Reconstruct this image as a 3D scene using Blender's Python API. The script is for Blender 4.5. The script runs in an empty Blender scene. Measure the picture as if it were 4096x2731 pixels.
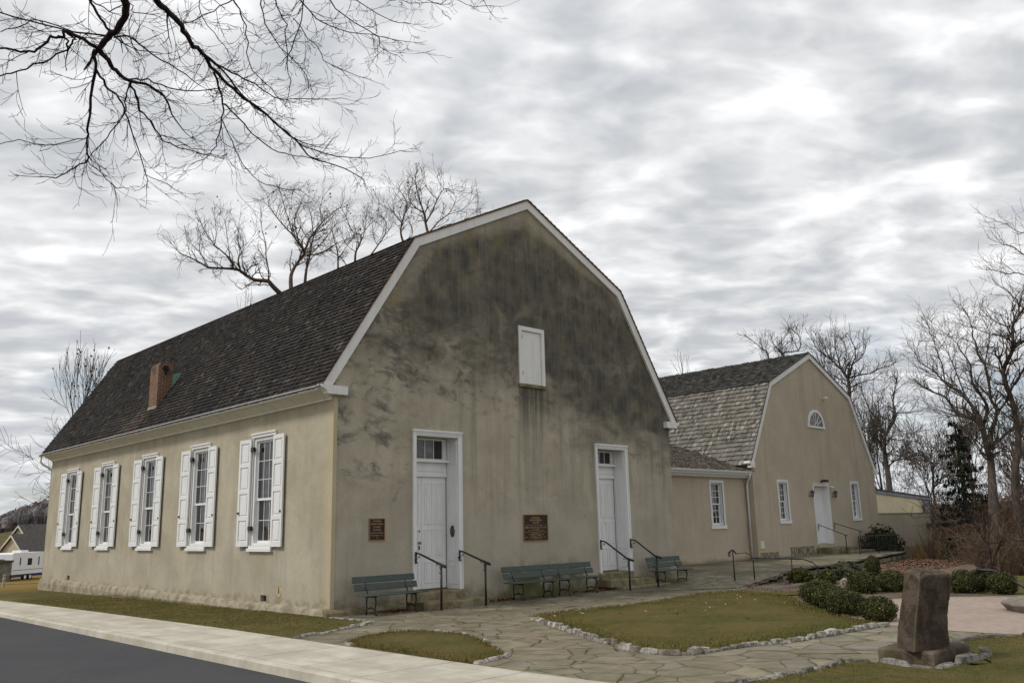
import bpy, math, random
from mathutils import Vector, Matrix, noise
R = math.radians
random.seed(11)
S = bpy.context.scene
COL = S.collection

# ------------------------------------------------------------------ camera
CAM = Vector((-11.5601, -18.5914, 1.8011))
cf = Vector((0.6760797, 0.70605241, 0.21072785)); cr = Vector((0.72544031, -0.68791575, -0.02254515)); cu = Vector((-0.12904495, -0.16811279, 0.97728475))
cam = bpy.data.objects.new('camera', bpy.data.cameras.new('camera')); COL.objects.link(cam)
cam.matrix_world = Matrix(((cr.x, cu.x, -cf.x, CAM.x), (cr.y, cu.y, -cf.y, CAM.y), (cr.z, cu.z, -cf.z, CAM.z), (0, 0, 0, 1)))
cam.data.sensor_width = 36; cam.data.lens = 30.184; cam.data.clip_end = 3000; cam.data.clip_start = .1
S.camera = cam

# ------------------------------------------------------------------ node helper
class NT:
    def __init__(s, tree): s.t = tree; s.n = tree.nodes; s.l = tree.links
    def put(s, sock, v):
        if v is None: return
        if hasattr(v, 'is_output') or hasattr(v, 'links'): s.l.new(v, sock)
        else:
            if sock.type == 'RGBA' and isinstance(v, (tuple, list)) and len(v) == 3: v = (*v, 1)
            if sock.type == 'VECTOR' and isinstance(v, (int, float)): v = (v, v, v)
            sock.default_value = v
    def node(s, ty, **kw):
        n = s.n.new(ty)
        for k, v in kw.items(): setattr(n, k, v)
        return n
    def m(s, op, a, b=None, c=None, clamp=False):
        n = s.node('ShaderNodeMath', operation=op, use_clamp=clamp); s.put(n.inputs[0], a)
        if b is not None: s.put(n.inputs[1], b)
        if c is not None: s.put(n.inputs[2], c)
        return n.outputs[0]
    def vm(s, op, a, b=None):
        n = s.node('ShaderNodeVectorMath', operation=op); s.put(n.inputs[0], a)
        if b is not None: s.put(n.inputs[1], b)
        return n.outputs[0]
    def sep(s, v):
        n = s.node('ShaderNodeSeparateXYZ'); s.put(n.inputs[0], v); return n.outputs
    def comb(s, x, y, z):
        n = s.node('ShaderNodeCombineXYZ'); s.put(n.inputs[0], x); s.put(n.inputs[1], y); s.put(n.inputs[2], z); return n.outputs[0]
    def noise(s, v, sc, det=4, rough=.55, dist=0., col=False):
        n = s.node('ShaderNodeTexNoise'); s.put(n.inputs['Vector'], v); n.inputs['Scale'].default_value = sc
        n.inputs['Detail'].default_value = det; n.inputs['Roughness'].default_value = rough; n.inputs['Distortion'].default_value = dist
        return n.outputs['Color' if col else 'Fac']
    def vor(s, v, sc, feat='F1', out='Distance', rnd=1.):
        n = s.node('ShaderNodeTexVoronoi', feature=feat); s.put(n.inputs['Vector'], v); n.inputs['Scale'].default_value = sc; n.inputs['Randomness'].default_value = rnd
        return n.outputs[out]
    def mr(s, v, a, b, c=0., d=1., smooth=True):
        n = s.node('ShaderNodeMapRange'); n.interpolation_type = 'SMOOTHSTEP' if smooth else 'LINEAR'
        s.put(n.inputs[0], v); s.put(n.inputs[1], a); s.put(n.inputs[2], b); s.put(n.inputs[3], c); s.put(n.inputs[4], d); return n.outputs[0]
    def mix(s, f, a, b, mode='MIX'):
        n = s.node('ShaderNodeMix', data_type='RGBA', blend_type=mode); s.put(n.inputs[0], f); s.put(n.inputs[6], a); s.put(n.inputs[7], b); return n.outputs[2]
    def pos(s): return s.node('ShaderNodeNewGeometry').outputs['Position']
    def obj(s): return s.node('ShaderNodeTexCoord').outputs['Object']
    def attr(s, name='col'): return s.node('ShaderNodeVertexColor', layer_name=name).outputs['Color']
    def bump(s, h, st=.3, d=.02):
        n = s.node('ShaderNodeBump'); n.inputs['Strength'].default_value = st; n.inputs['Distance'].default_value = d; s.put(n.inputs['Height'], h); return n.outputs[0]

def mat(name, fn):
    m = bpy.data.materials.new(name); m.use_nodes = True; m.node_tree.nodes.clear(); t = NT(m.node_tree)
    b = t.node('ShaderNodeBsdfPrincipled'); o = t.node('ShaderNodeOutputMaterial'); t.l.new(b.outputs[0], o.inputs[0])
    r = fn(t) or {}
    for k, v in r.items(): t.put(b.inputs[k], v)
    return m
def plain(name, c, rough=.6, var=.12, sc=6., metal=0., bump=0., bsc=60., spec=.5, dirt=None):
    def f(t):
        p = t.pos(); n = t.noise(p, sc, 5, .6)
        col = t.mix(t.mr(n, .3, .7, 0, 1), tuple(x * (1 - var) for x in c), tuple(min(1, x * (1 + var)) for x in c))
        if dirt: col = t.mix(t.mr(t.noise(p, 2.3, 6, .65), .52, .75, 0, dirt[3]), col, dirt[:3])
        d = {'Base Color': col, 'Roughness': rough, 'Metallic': metal, 'Specular IOR Level': spec}
        if bump: d['Normal'] = t.bump(t.noise(p, bsc, 5, .6), bump, .01)
        return d
    return mat(name, f)

# ------------------------------------------------------------------ world, sun, exposure
W = bpy.data.worlds.new('World'); S.world = W; W.use_nodes = True; W.node_tree.nodes.clear(); t = NT(W.node_tree)
SUN_EL, SUN_AZ = R(47), R(292)
sky = t.node('ShaderNodeTexSky', sky_type='NISHITA'); sky.sun_disc = False; sky.sun_elevation = SUN_EL; sky.sun_rotation = SUN_AZ; sky.air_density = 1.0; sky.dust_density = 1.5
d = t.node('ShaderNodeTexCoord').outputs['Generated']; x, y, z = t.sep(d)
zz = t.m('ADD', t.m('MAXIMUM', z, 0.), .16)
px, py = t.m('DIVIDE', x, zz), t.m('DIVIDE', y, zz)
# along the view (az 44) and across it, clouds drawn out across and slightly climbing to the right
A = R(56); ua = t.m('ADD', t.m('MULTIPLY', px, math.cos(A)), t.m('MULTIPLY', py, math.sin(A))); ub = t.m('SUBTRACT', t.m('MULTIPLY', py, math.cos(A)), t.m('MULTIPLY', px, math.sin(A)))
P = t.comb(ua, t.m('MULTIPLY', ub, .70), t.m('MULTIPLY', z, .6))
warp = t.vm('MULTIPLY', t.vm('SUBTRACT', t.noise(P, 3.5, 3, .5, 0, True), (.5, .5, .5)), (.16, .16, .1))
P2 = t.vm('ADD', P, warp)
n1 = t.noise(P2, 1.5, 2, .5); n2 = t.noise(P2, 7.2, 3, .45); n3 = t.noise(P2, 17., 4, .5)
h = t.m('ADD', t.m('ADD', t.m('MULTIPLY', n1, .26), t.m('MULTIPLY', n2, .54)), t.m('MULTIPLY', n3, .20))
ramp = t.node('ShaderNodeValToRGB'); t.put(ramp.inputs[0], h); cr_ = ramp.color_ramp
cr_.elements[0].position = .39; cr_.elements[0].color = (.50, .52, .545, 1)
cr_.elements[1].position = .655; cr_.elements[1].color = (1.0, 1.0, 1.01, 1)
for ps, c in ((.44, (.55, .568, .592)), (.48, (.615, .63, .65)), (.52, (.685, .697, .712)), (.575, (.80, .806, .818))):
    e = cr_.elements.new(ps); e.color = (*c, 1)
cloud = t.mix(1., ramp.outputs[0], (9.0, 9.0, 9.0), 'MULTIPLY')
gap = t.m('MULTIPLY', t.mr(t.noise(t.comb(px, py, 3.7), .9, 4, .5), .52, .64, 0, .7), t.mr(z, .05, .30, 1, .10))
skyc = t.mix(gap, cloud, t.mix(1., sky.outputs[0], (.9, .9, .9), 'MULTIPLY'))
low = t.mr(z, -.02, .14, .3, 0)                 # the far deck runs together towards the horizon
skyc = t.mix(low, skyc, (6.4, 6.7, 7.2))
skyc = t.mix(t.mr(z, -.05, -.01, 1, 0), skyc, (1.2, 1.15, 1.0))
bg = t.node('ShaderNodeBackground'); t.put(bg.inputs[0], skyc); bg.inputs[1].default_value = .1
o = t.node('ShaderNodeOutputWorld'); t.l.new(bg.outputs[0], o.inputs[0])
sl = bpy.data.lights.new('sun', 'SUN'); sl.energy = 1.5; sl.angle = R(10); sl.color = (1., .95, .86)
so = bpy.data.objects.new('sun', sl); COL.objects.link(so)
sd = Vector((math.sin(SUN_AZ) * math.cos(SUN_EL), math.cos(SUN_AZ) * math.cos(SUN_EL), math.sin(SUN_EL)))
so.rotation_euler = (-sd).to_track_quat('-Z', 'Y').to_euler(); so.location = (-30, 0, 40)
S.view_settings.view_transform = 'Standard'; S.view_settings.look = 'None'; S.view_settings.exposure = 0.3; S.view_settings.gamma = 1

# ------------------------------------------------------------------ mesh and object helpers
WL = {}
class MB:
    def __init__(s): s.v = []; s.f = []; s.c = []; s.cur = None
    def face(s, pts, col=None):
        i = len(s.v); s.v += [tuple(p) for p in pts]; s.f.append(tuple(range(i, i + len(pts)))); s.c.append(col or s.cur)
    def hexa(s, P, col=None):     # P: 8 corners, 0-3 bottom ring, 4-7 top ring
        i = len(s.v); s.v += [tuple(p) for p in P]
        for q in ((3, 2, 1, 0), (4, 5, 6, 7), (0, 1, 5, 4), (1, 2, 6, 5), (2, 3, 7, 6), (3, 0, 4, 7)):
            s.f.append(tuple(i + k for k in q)); s.c.append(col or s.cur)
    def box(s, x0, y0, z0, x1, y1, z1, col=None):
        s.hexa([(x0, y0, z0), (x1, y0, z0), (x1, y1, z0), (x0, y1, z0), (x0, y0, z1), (x1, y0, z1), (x1, y1, z1), (x0, y1, z1)], col)
    def rbox(s, x0, y0, z0, x1, y1, z1, b=.01, col=None):   # box with chamfered top and side edges
        r = [(x0 + b, y0), (x1 - b, y0), (x1, y0 + b), (x1, y1 - b), (x1 - b, y1), (x0 + b, y1), (x0, y1 - b), (x0, y0 + b)]
        rt = [(min(max(a, x0 + b), x1 - b), min(max(c, y0 + b), y1 - b)) for a, c in r]
        n = 8; i = len(s.v)
        s.v += [(a, c, z0) for a, c in r] + [(a, c, z1 - b) for a, c in r] + [(a, c, z1) for a, c in rt]
        for k in range(n):
            j = (k + 1) % n
            s.f += [(i + k, i + j, i + n + j, i + n + k), (i + n + k, i + n + j, i + 2 * n + j, i + 2 * n + k)]; s.c += [col or s.cur] * 2
        s.f.append(tuple(i + 2 * n + k for k in range(n))); s.f.append(tuple(i + k for k in reversed(range(n)))); s.c += [col or s.cur] * 2
    def prism(s, prof, fn, a, b, col=None):   # prof 2D list, fn(u, v, w) -> 3D, extruded w from a to b
        n = len(prof); i = len(s.v)
        s.v += [tuple(fn(u, v, a)) for u, v in prof] + [tuple(fn(u, v, b)) for u, v in prof]
        s.f.append(tuple(i + k for k in reversed(range(n)))); s.f.append(tuple(i + n + k for k in range(n))); s.c += [col or s.cur] * 2
        for k in range(n):
            j = (k + 1) % n; s.f.append((i + k, i + j, i + n + j, i + n + k)); s.c.append(col or s.cur)
    def tube(s, pts, rad, n=8, cap=True, col=None, flat=1.):
        pts = [Vector(p) for p in pts]; m = len(pts)
        if not isinstance(rad, (list, tuple)): rad = [rad] * m
        i = len(s.v); prev = None
        for k in range(m):
            d = (pts[min(k + 1, m - 1)] - pts[max(k - 1, 0)])
            d = d.normalized() if d.length > 1e-9 else Vector((0, 0, 1))
            a = (prev - d * prev.dot(d)) if prev is not None else d.cross(Vector((0.13, .2, 1)) if abs(d.z) < .9 else Vector((1, .1, 0)))
            if a.length < 1e-6: a = d.orthogonal()
            a.normalize(); prev = a; b = d.cross(a)
            for j in range(n):
                w = 2 * math.pi * j / n; s.v.append(tuple(pts[k] + (a * math.cos(w) + b * math.sin(w) * flat) * rad[k]))
        for k in range(m - 1):
            for j in range(n):
                jj = (j + 1) % n; s.f.append((i + k * n + j, i + k * n + jj, i + (k + 1) * n + jj, i + (k + 1) * n + j)); s.c.append(col or s.cur)
        if cap:
            s.f.append(tuple(i + j for j in reversed(range(n)))); s.f.append(tuple(i + (m - 1) * n + j for j in range(n))); s.c += [col or s.cur] * 2
    def lathe(s, c, prof, n=16, ax='z', col=None):    # prof (r, h)
        i = len(s.v); m = len(prof)
        for r, h in prof:
            for j in range(n):
                w = 2 * math.pi * j / n; a, b = r * math.cos(w), r * math.sin(w)
                s.v.append((c[0] + a, c[1] + b, c[2] + h) if ax == 'z' else (c[0] + a, c[1] + h, c[2] + b) if ax == 'y' else (c[0] + h, c[1] + a, c[2] + b))
        for k in range(m - 1):
            for j in range(n):
                jj = (j + 1) % n; s.f.append((i + k * n + j, i + k * n + jj, i + (k + 1) * n + jj, i + (k + 1) * n + j)); s.c.append(col or s.cur)
        s.f.append(tuple(i + j for j in reversed(range(n)))); s.f.append(tuple(i + (m - 1) * n + j for j in range(n))); s.c += [col or s.cur] * 2
    def build(s, name, m, parent=None, smooth=False):
        o_ = WL.get(parent.name, Vector((0, 0, 0))) if parent else Vector((0, 0, 0))
        me = bpy.data.meshes.new(name)
        me.from_pydata([(a - o_.x, b - o_.y, c - o_.z) for a, b, c in s.v] if parent and o_.length > 0 else s.v, [], s.f)
        if any(c is not None for c in s.c):
            ca = me.color_attributes.new('col', 'FLOAT_COLOR', 'CORNER'); buf = []
            for f, c in zip(s.f, s.c):
                c = c or (1, 1, 1); buf += [c[0], c[1], c[2], 1.] * len(f)
            ca.data.foreach_set('color', buf)
        if smooth: me.polygons.foreach_set('use_smooth', [True] * len(me.polygons))
        me.materials.append(m); me.update()
        o = bpy.data.objects.new(name, me); COL.objects.link(o)
        if parent: o.parent = parent
        WL[o.name] = o_
        return o
def tag(o, label=None, cat=None, group=None, kind=None):
    if label: o['label'] = label
    if cat: o['category'] = cat
    if group: o['group'] = group
    if kind: o['kind'] = kind
    return o
def empty(name, loc, label, cat, group=None):
    o = bpy.data.objects.new(name, None); COL.objects.link(o); o.location = loc; o.empty_display_size = .2; WL[o.name] = Vector(loc)
    return tag(o, label, cat, group)
def copy_thing(src, loc, rz=0., label=None, scale=None):
    def cp(a, par):
        c = a.copy(); COL.objects.link(c); c.parent = par
        for ch in a.children: cp(ch, c)
        return c
    r = cp(src, None); r.location = loc; r.rotation_euler = (0, 0, rz)
    if scale: r.scale = scale if isinstance(scale, tuple) else (scale,) * 3
    if label: r['label'] = label
    return r
def struct(o): o['kind'] = 'structure'; return o
def sm(a, b, x):
    t_ = max(0., min(1., (x - a) / (b - a))); return t_ * t_ * (3 - 2 * t_)
FY = lambda Y: (lambda u, v, w: (u, Y - w, v))      # wall facing -Y (w outwards)
FX = lambda X: (lambda u, v, w: (X - w, u, v))      # wall facing -X
def pbox(mb, F, u0, u1, v0, v1, w0, w1, col=None):
    mb.hexa([F(u0, v0, w0), F(u1, v0, w0), F(u1, v0, w1), F(u0, v0, w1), F(u0, v1, w0), F(u1, v1, w0), F(u1, v1, w1), F(u0, v1, w1)], col)
def lerp_prof(prof, u):
    for (a, b), (c, d_) in zip(prof, prof[1:]):
        if a <= u <= c: return b + (d_ - b) * (u - a) / (c - a)
    return prof[-1][1]
def wall(mb, F, prof, v0, holes, depth):
    """wall face under the profile, holes (u0,u1,v0,v1) cut through it with reveals going in by depth"""
    us = sorted(set([p[0] for p in prof] + [h[0] for h in holes] + [h[1] for h in holes]))
    for a, b in zip(us, us[1:]):
        ta, tb = lerp_prof(prof, a), lerp_prof(prof, b)
        hs = sorted([h for h in holes if h[0] <= a + 1e-6 and h[1] >= b - 1e-6], key=lambda h: h[2]); lo = v0
        for h in hs:
            mb.face([F(a, lo, 0), F(b, lo, 0), F(b, h[2], 0), F(a, h[2], 0)]); lo = h[3]
        mb.face([F(a, lo, 0), F(b, lo, 0), F(b, tb, 0), F(a, ta, 0)])
    for (a, b, c, d_) in holes:
        D = -depth
        mb.face([F(a, c, 0), F(a, c, D), F(a, d_, D), F(a, d_, 0)]); mb.face([F(b, c, 0), F(b, d_, 0), F(b, d_, D), F(b, c, D)])
        mb.face([F(a, c, 0), F(b, c, 0), F(b, c, D), F(a, c, D)]); mb.face([F(a, d_, 0), F(a, d_, D), F(b, d_, D), F(b, d_, 0)])

def hgt(x, y):
    dx, dy = x - CAM.x, y - CAM.y; s = math.hypot(dx, dy); az = math.degrees(math.atan2(dx, dy))
    rt = sm(30, 55, az)
    left = -.15 * sm(18, 45, s) - 1.85 * sm(45, 90, s) + 5.2 * sm(125, 300, s) + 13. * sm(320, 620, s) * (1 - .6 * sm(16, 12, az) if az < 16 else 1)
    if az < 16: left -= 5. * sm(320, 620, s) * sm(16, 12, az)
    right = -1.7 * sm(34, 50, s) + 2.0 * sm(62, 120, s) + 6 * sm(150, 400, s)
    near = sm(9, 30, s)
    h_ = -.2 + (left * (1 - rt) + right * rt) * near
    if x < -2.95 and y < 45: h_ -= .35 * sm(-2.95, -3.2, x)
    if s < 300: h_ += .03 * sm(20, 40, s) * noise.noise((x * .15, y * .15, 0))
    return h_

# ------------------------------------------------------------------ materials
def stucco(t, base, lite, amount=.5):
    p = t.pos(); x, y, z = t.sep(p)
    st = t.noise(t.comb(t.m('MULTIPLY', t.m('ADD', x, y), 2.2), 0., t.m('MULTIPLY', z, .22)), 1.6, 5, .6)
    bl = t.noise(p, .75, 6, .6, .4); fi = t.noise(p, 22, 4, .6)
    c = t.mix(t.mr(bl, .34, .68), base, lite)
    c = t.mix(t.m('MULTIPLY', t.mr(st, .45, .75), .45 * amount), c, tuple(v * .55 for v in base))
    c = t.mix(t.mr(fi, .3, .7, 0, .22), c, tuple(v * .72 for v in base))
    c = t.mix(t.mr(t.noise(p, 6, 5, .6), .45, .75, 0, .28), c, tuple(v * .8 for v in base))
    return p, x, y, z, st, bl, fi, c
def m_side(t):
    p, x, y, z, st, bl, fi, c = stucco(t, (.395, .355, .265), (.505, .46, .36), .5)
    edge = t.m('ADD', z, t.m('MULTIPLY', bl, .8))
    c = t.mix(t.mr(edge, .95, .35, 0, .55), c, (.42, .37, .28))       # damp pale foot of the wall
    c = t.mix(t.m('MULTIPLY', t.mr(edge, .62, .42, 0, .6), t.mr(t.noise(p, 2.5, 4), .4, .6)), c, (.19, .17, .09))
    g = t.m('MULTIPLY', t.mr(t.noise(t.comb(0., t.m('MULTIPLY', y, 1.3), t.m('MULTIPLY', z, .18)), 1.7, 4), .52, .72), t.mr(z, 2.2, 1.2))
    c = t.mix(t.m('MULTIPLY', g, .5), c, (.33, .325, .31))
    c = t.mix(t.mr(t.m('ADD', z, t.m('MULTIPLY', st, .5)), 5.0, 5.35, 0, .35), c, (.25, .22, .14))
    c = t.mix(t.m('MULTIPLY', t.mr(y, .5, .1), .5), c, (.50, .42, .26))
    return {'Base Color': c, 'Roughness': .93, 'Specular IOR Level': .2, 'Normal': t.bump(t.m('ADD', t.m('MULTIPLY', fi, .4), t.m('MULTIPLY', t.noise(p, 5, 5, .6), 1.0)), .35, .02)}
def m_gable(t):
    p, x, y, z, st, bl, fi, c = stucco(t, (.38, .34, .265), (.495, .445, .35), .7)
    c = t.mix(t.mr(z, 3.2, .4, 0, .45), c, (.40, .37, .30))
    wisp = t.noise(t.comb(t.m('MULTIPLY', x, .8), 0., t.m('MULTIPLY', z, 1.5)), 1.25, 9, .66, 1.1)
    warp = t.noise(t.comb(t.m('MULTIPLY', x, .45), 1., z), .55, 5, .6, .5)
    # soot and lichen: the top of the gable is nearly black, breaking up towards the eaves
    lev = t.m('ADD', z, t.m('MULTIPLY', t.m('SUBTRACT', warp, .5), 5.2))
    lev = t.m('ADD', lev, t.m('MULTIPLY', t.m('SUBTRACT', wisp, .5), 2.6))
    lev = t.m('ADD', lev, t.mr(x, 3.0, 12.0, -.8, 1.5, False))
    dk = t.mr(lev, 4.7, 7.2)
    rake = t.m('SUBTRACT', t.m('SUBTRACT', 12.0, t.m('MULTIPLY', t.m('ABSOLUTE', t.m('SUBTRACT', x, 7.)), .5)), z)      # distance below the upper rake
    rake = t.m('ADD', rake, t.m('MULTIPLY', t.m('SUBTRACT', warp, .5), 1.6))
    clean = t.mr(rake, .15, .75, .7, 0)
    rk2 = t.m('ADD', t.m('SUBTRACT', x, t.m('MULTIPLY', t.m('SUBTRACT', z, 5.3), .64)), t.m('MULTIPLY', t.m('SUBTRACT', wisp, .5), 1.2))   # distance from the left rake
    clean2 = t.m('MULTIPLY', t.mr(rk2, .1, .8, .5, 0), t.mr(z, 5.5, 6.5))
    dk = t.m('MULTIPLY', dk, t.m('SUBTRACT', 1., t.m('MAXIMUM', clean, clean2)))
    fine = t.noise(t.comb(t.m('MULTIPLY', x, 7.), 0., t.m('MULTIPLY', z, .45)), 1.3, 6, .6)
    dk = t.m('MULTIPLY', dk, t.mr(fine, .25, .6, .84, 1.))
    dk = t.m('MULTIPLY', dk, t.mr(t.noise(p, .9, 6, .6, .8), .30, .55, .74, 1.))
    soot = t.mix(t.mr(t.noise(p, 1.7, 5), .35, .65), (.060, .059, .055), (.12, .11, .085))
    c = t.mix(t.m('MULTIPLY', dk, .96), c, soot)
    mid = t.m('MULTIPLY', t.mr(z, 4.3, 6.0), t.mr(z, 9.4, 7.2))
    mot = t.mr(t.noise(t.comb(t.m('MULTIPLY', x, .9), 3., t.m('MULTIPLY', z, 1.4)), 2.1, 9, .68, .8), .5, .66)
    c = t.mix(t.m('MULTIPLY', t.m('MULTIPLY', mot, mid), .7), c, (.085, .08, .07))
    # wispy black lichen on the left part
    lo = t.m('MULTIPLY', t.m('MULTIPLY', t.mr(x, 3.4, 1.8), t.mr(z, 2.6, 3.5)), t.mr(t.noise(p, .9, 3), .36, .52))
    ws = t.mr(t.noise(t.comb(t.m('MULTIPLY', t.m('ADD', x, t.m('MULTIPLY', z, .35)), .85), 7., t.m('MULTIPLY', z, 1.5)), 1.5, 9, .68, .35), .46, .64)
    c = t.mix(t.m('MULTIPLY', t.m('MULTIPLY', lo, ws), .78), c, (.075, .073, .068))
    lo2 = t.m('MULTIPLY', t.mr(t.noise(t.comb(x, 5., t.m('MULTIPLY', z, 1.6)), 1.1, 8, .62, 1.2), .62, .75), t.mr(z, .8, 2.))
    c = t.mix(t.m('MULTIPLY', lo2, .55), c, (.13, .125, .11))
    # vertical run-off streaks below the loft door and in the middle
    sx = t.noise(t.comb(t.m('MULTIPLY', x, 3.2), 2., t.m('MULTIPLY', z, .12)), 1.1, 6, .6)
    run = t.m('MULTIPLY', t.mr(sx, .5, .72), t.m('MULTIPLY', t.mr(z, 1.2, 4.2), t.mr(x, 2.8, 5.)))
    c = t.mix(t.m('MULTIPLY', run, .5), c, (.15, .145, .125))
    box = t.m('MULTIPLY', t.m('MULTIPLY', t.mr(x, 6.4, 6.55), t.mr(x, 7.9, 7.7)), t.m('MULTIPLY', t.mr(z, 4.2, 5.9), t.mr(z, 6.1, 5.99)))
    c = t.mix(t.m('MULTIPLY', box, t.mr(sx, .4, .6, .2, .85)), c, (.075, .072, .06))
    # ochre and green algae
    och = t.m('MULTIPLY', t.mr(t.noise(t.comb(x, 9., t.m('MULTIPLY', z, .6)), 1.1, 5, .6), .48, .68), t.m('MAXIMUM', t.mr(rk2, 1.9, .4), t.mr(rake, 1.5, .4)))
    c = t.mix(t.m('MULTIPLY', t.m('MULTIPLY', och, t.mr(z, 5.2, 6.4)), .6), c, (.22, .175, .075))
    ft = t.m('ADD', z, t.m('MULTIPLY', t.noise(p, 1.6, 6, .65), 1.5))
    c = t.mix(t.mr(ft, 1.05, .5, 0, .85), c, (.12, .11, .05))
    gr = t.m('MULTIPLY', t.m('MULTIPLY', t.mr(x, 5.3, 6.5), t.mr(x, 9.8, 8.4)), t.m('MULTIPLY', t.mr(z, 1.1, .2), t.mr(t.noise(p, 1.9, 4), .42, .55)))
    c = t.mix(t.m('MULTIPLY', gr, .8), c, (.13, .135, .035))
    c = t.mix(t.mr(t.m('ADD', x, t.m('MULTIPLY', bl, .35)), .36, .16, 0, .5), c, (.17, .155, .12))
    return {'Base Color': c, 'Roughness': .94, 'Specular IOR Level': .15, 'Normal': t.bump(t.m('ADD', t.m('MULTIPLY', fi, .4), t.m('MULTIPLY', t.noise(p, 4, 6, .6), 1.3)), .45, .025)}
def m_hall(t):
    p, x, y, z, st, bl, fi, c = stucco(t, (.455, .395, .30), (.515, .45, .35), .4)
    run = t.m('MULTIPLY', t.mr(t.noise(t.comb(t.m('MULTIPLY', x, 1.3), 0., t.m('MULTIPLY', z, .06)), 1.2, 5), .52, .68), t.mr(z, .6, 2.5))
    c = t.mix(t.m('MULTIPLY', run, .26), c, (.25, .215, .155))
    c = t.mix(t.mr(t.m('ADD', z, t.m('MULTIPLY', bl, 1.)), 1.25, .85, 0, .5), c, (.50, .42, .29))
    c = t.mix(t.mr(t.m('ADD', z, t.m('MULTIPLY', bl, .6)), .62, .42, 0, .6), c, (.14, .12, .08))
    return {'Base Color': c, 'Roughness': .92, 'Specular IOR Level': .2, 'Normal': t.bump(t.m('ADD', t.m('MULTIPLY', fi, .4), t.noise(p, 6, 5, .6)), .25, .015)}
def m_paint(base, dirt=.25):
    def f(t):
        p = t.pos(); x, y, z = t.sep(p)
        n = t.noise(t.comb(t.m('MULTIPLY', x, 3), t.m('MULTIPLY', y, 3), t.m('MULTIPLY', z, .7)), 1.5, 6, .6)
        c = t.mix(t.mr(n, .42, .72, 0, dirt), base, tuple(v * k for v, k in zip(base, (.66, .64, .58))))
        c = t.mix(t.mr(t.noise(p, 14, 4), .5, .75, 0, dirt * .6), c, tuple(v * .75 for v in base))
        return {'Base Color': c, 'Roughness': .5, 'Specular IOR Level': .35, 'Normal': t.bump(t.noise(p, 30, 4), .08, .005)}
    return f
def m_shingle(t):
    c = t.attr(); p = t.pos()
    g = t.noise(t.vm('MULTIPLY', p, (9., 9., 1.6)), 6, 4, .6)
    c = t.mix(t.mr(g, .35, .7, 0, .5), c, t.mix(1., c, (.55, .53, .5), 'MULTIPLY'))
    c = t.mix(t.mr(t.noise(p, 1.3, 5), .52, .72, 0, .4), c, t.mix(1., c, (.8, .85, .6), 'MULTIPLY'))
    return {'Base Color': c, 'Roughness': .9, 'Specular IOR Level': .2, 'Normal': t.bump(g, .4, .01)}
def m_vcol(rough=.85, nv=.25, nsc=30, bump=.3, spec=.3, bd=.01):
    def f(t):
        c = t.attr(); p = t.pos(); n = t.noise(p, nsc, 5, .6)
        c = t.mix(t.mr(n, .3, .7, 0, 1), t.mix(1., c, (1 - nv,) * 3, 'MULTIPLY'), t.mix(1., c, (1 + nv,) * 3, 'MULTIPLY'))
        return {'Base Color': c, 'Roughness': rough, 'Specular IOR Level': spec, 'Normal': t.bump(n, bump, bd)}
    return f
def m_rock(t):
    c = t.attr(); p = t.pos(); n = t.noise(p, 24, 6, .7); k = t.noise(p, 7, 5, .65, .5)
    c = t.mix(t.mr(n, .3, .7, 0, 1), t.mix(1., c, (.62, .60, .56), 'MULTIPLY'), t.mix(1., c, (1.2, 1.19, 1.16), 'MULTIPLY'))
    c = t.mix(t.mr(k, .46, .60, 0, .8), c, (.11, .095, .065))
    return {'Base Color': c, 'Roughness': .9, 'Specular IOR Level': .2, 'Normal': t.bump(t.m('ADD', n, t.m('MULTIPLY', k, 1.5)), .9, .02)}
def m_leaf(t): return {'Base Color': t.attr(), 'Roughness': .75, 'Specular IOR Level': .12}
def m_brick(t):
    p = t.obj(); x, y, z = t.sep(p)
    n = t.node('ShaderNodeTexBrick'); t.put(n.inputs['Vector'], t.comb(t.m('ADD', x, y), z, 0.)); n.inputs['Scale'].default_value = 1.
    n.inputs['Brick Width'].default_value = .21; n.inputs['Row Height'].default_value = .075; n.inputs['Mortar Size'].default_value = .009; n.inputs['Mortar Smooth'].default_value = .2; n.inputs['Bias'].default_value = 0.
    t.put(n.inputs['Color1'], (.12, .038, .022)); t.put(n.inputs['Color2'], (.20, .075, .038)); t.put(n.inputs['Mortar'], (.36, .30, .22))
    c = t.mix(t.m('MULTIPLY', t.mr(t.noise(p, 2.2, 5), .42, .62), t.mr(z, 7.2, 7.8, .25, .9)), n.outputs[0], (.07, .05, .03))
    return {'Base Color': c, 'Roughness': .9, 'Normal': t.bump(t.m('ADD', t.m('MULTIPLY', n.outputs['Fac'], -1.), t.noise(p, 30, 3)), .5, .01)}
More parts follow.
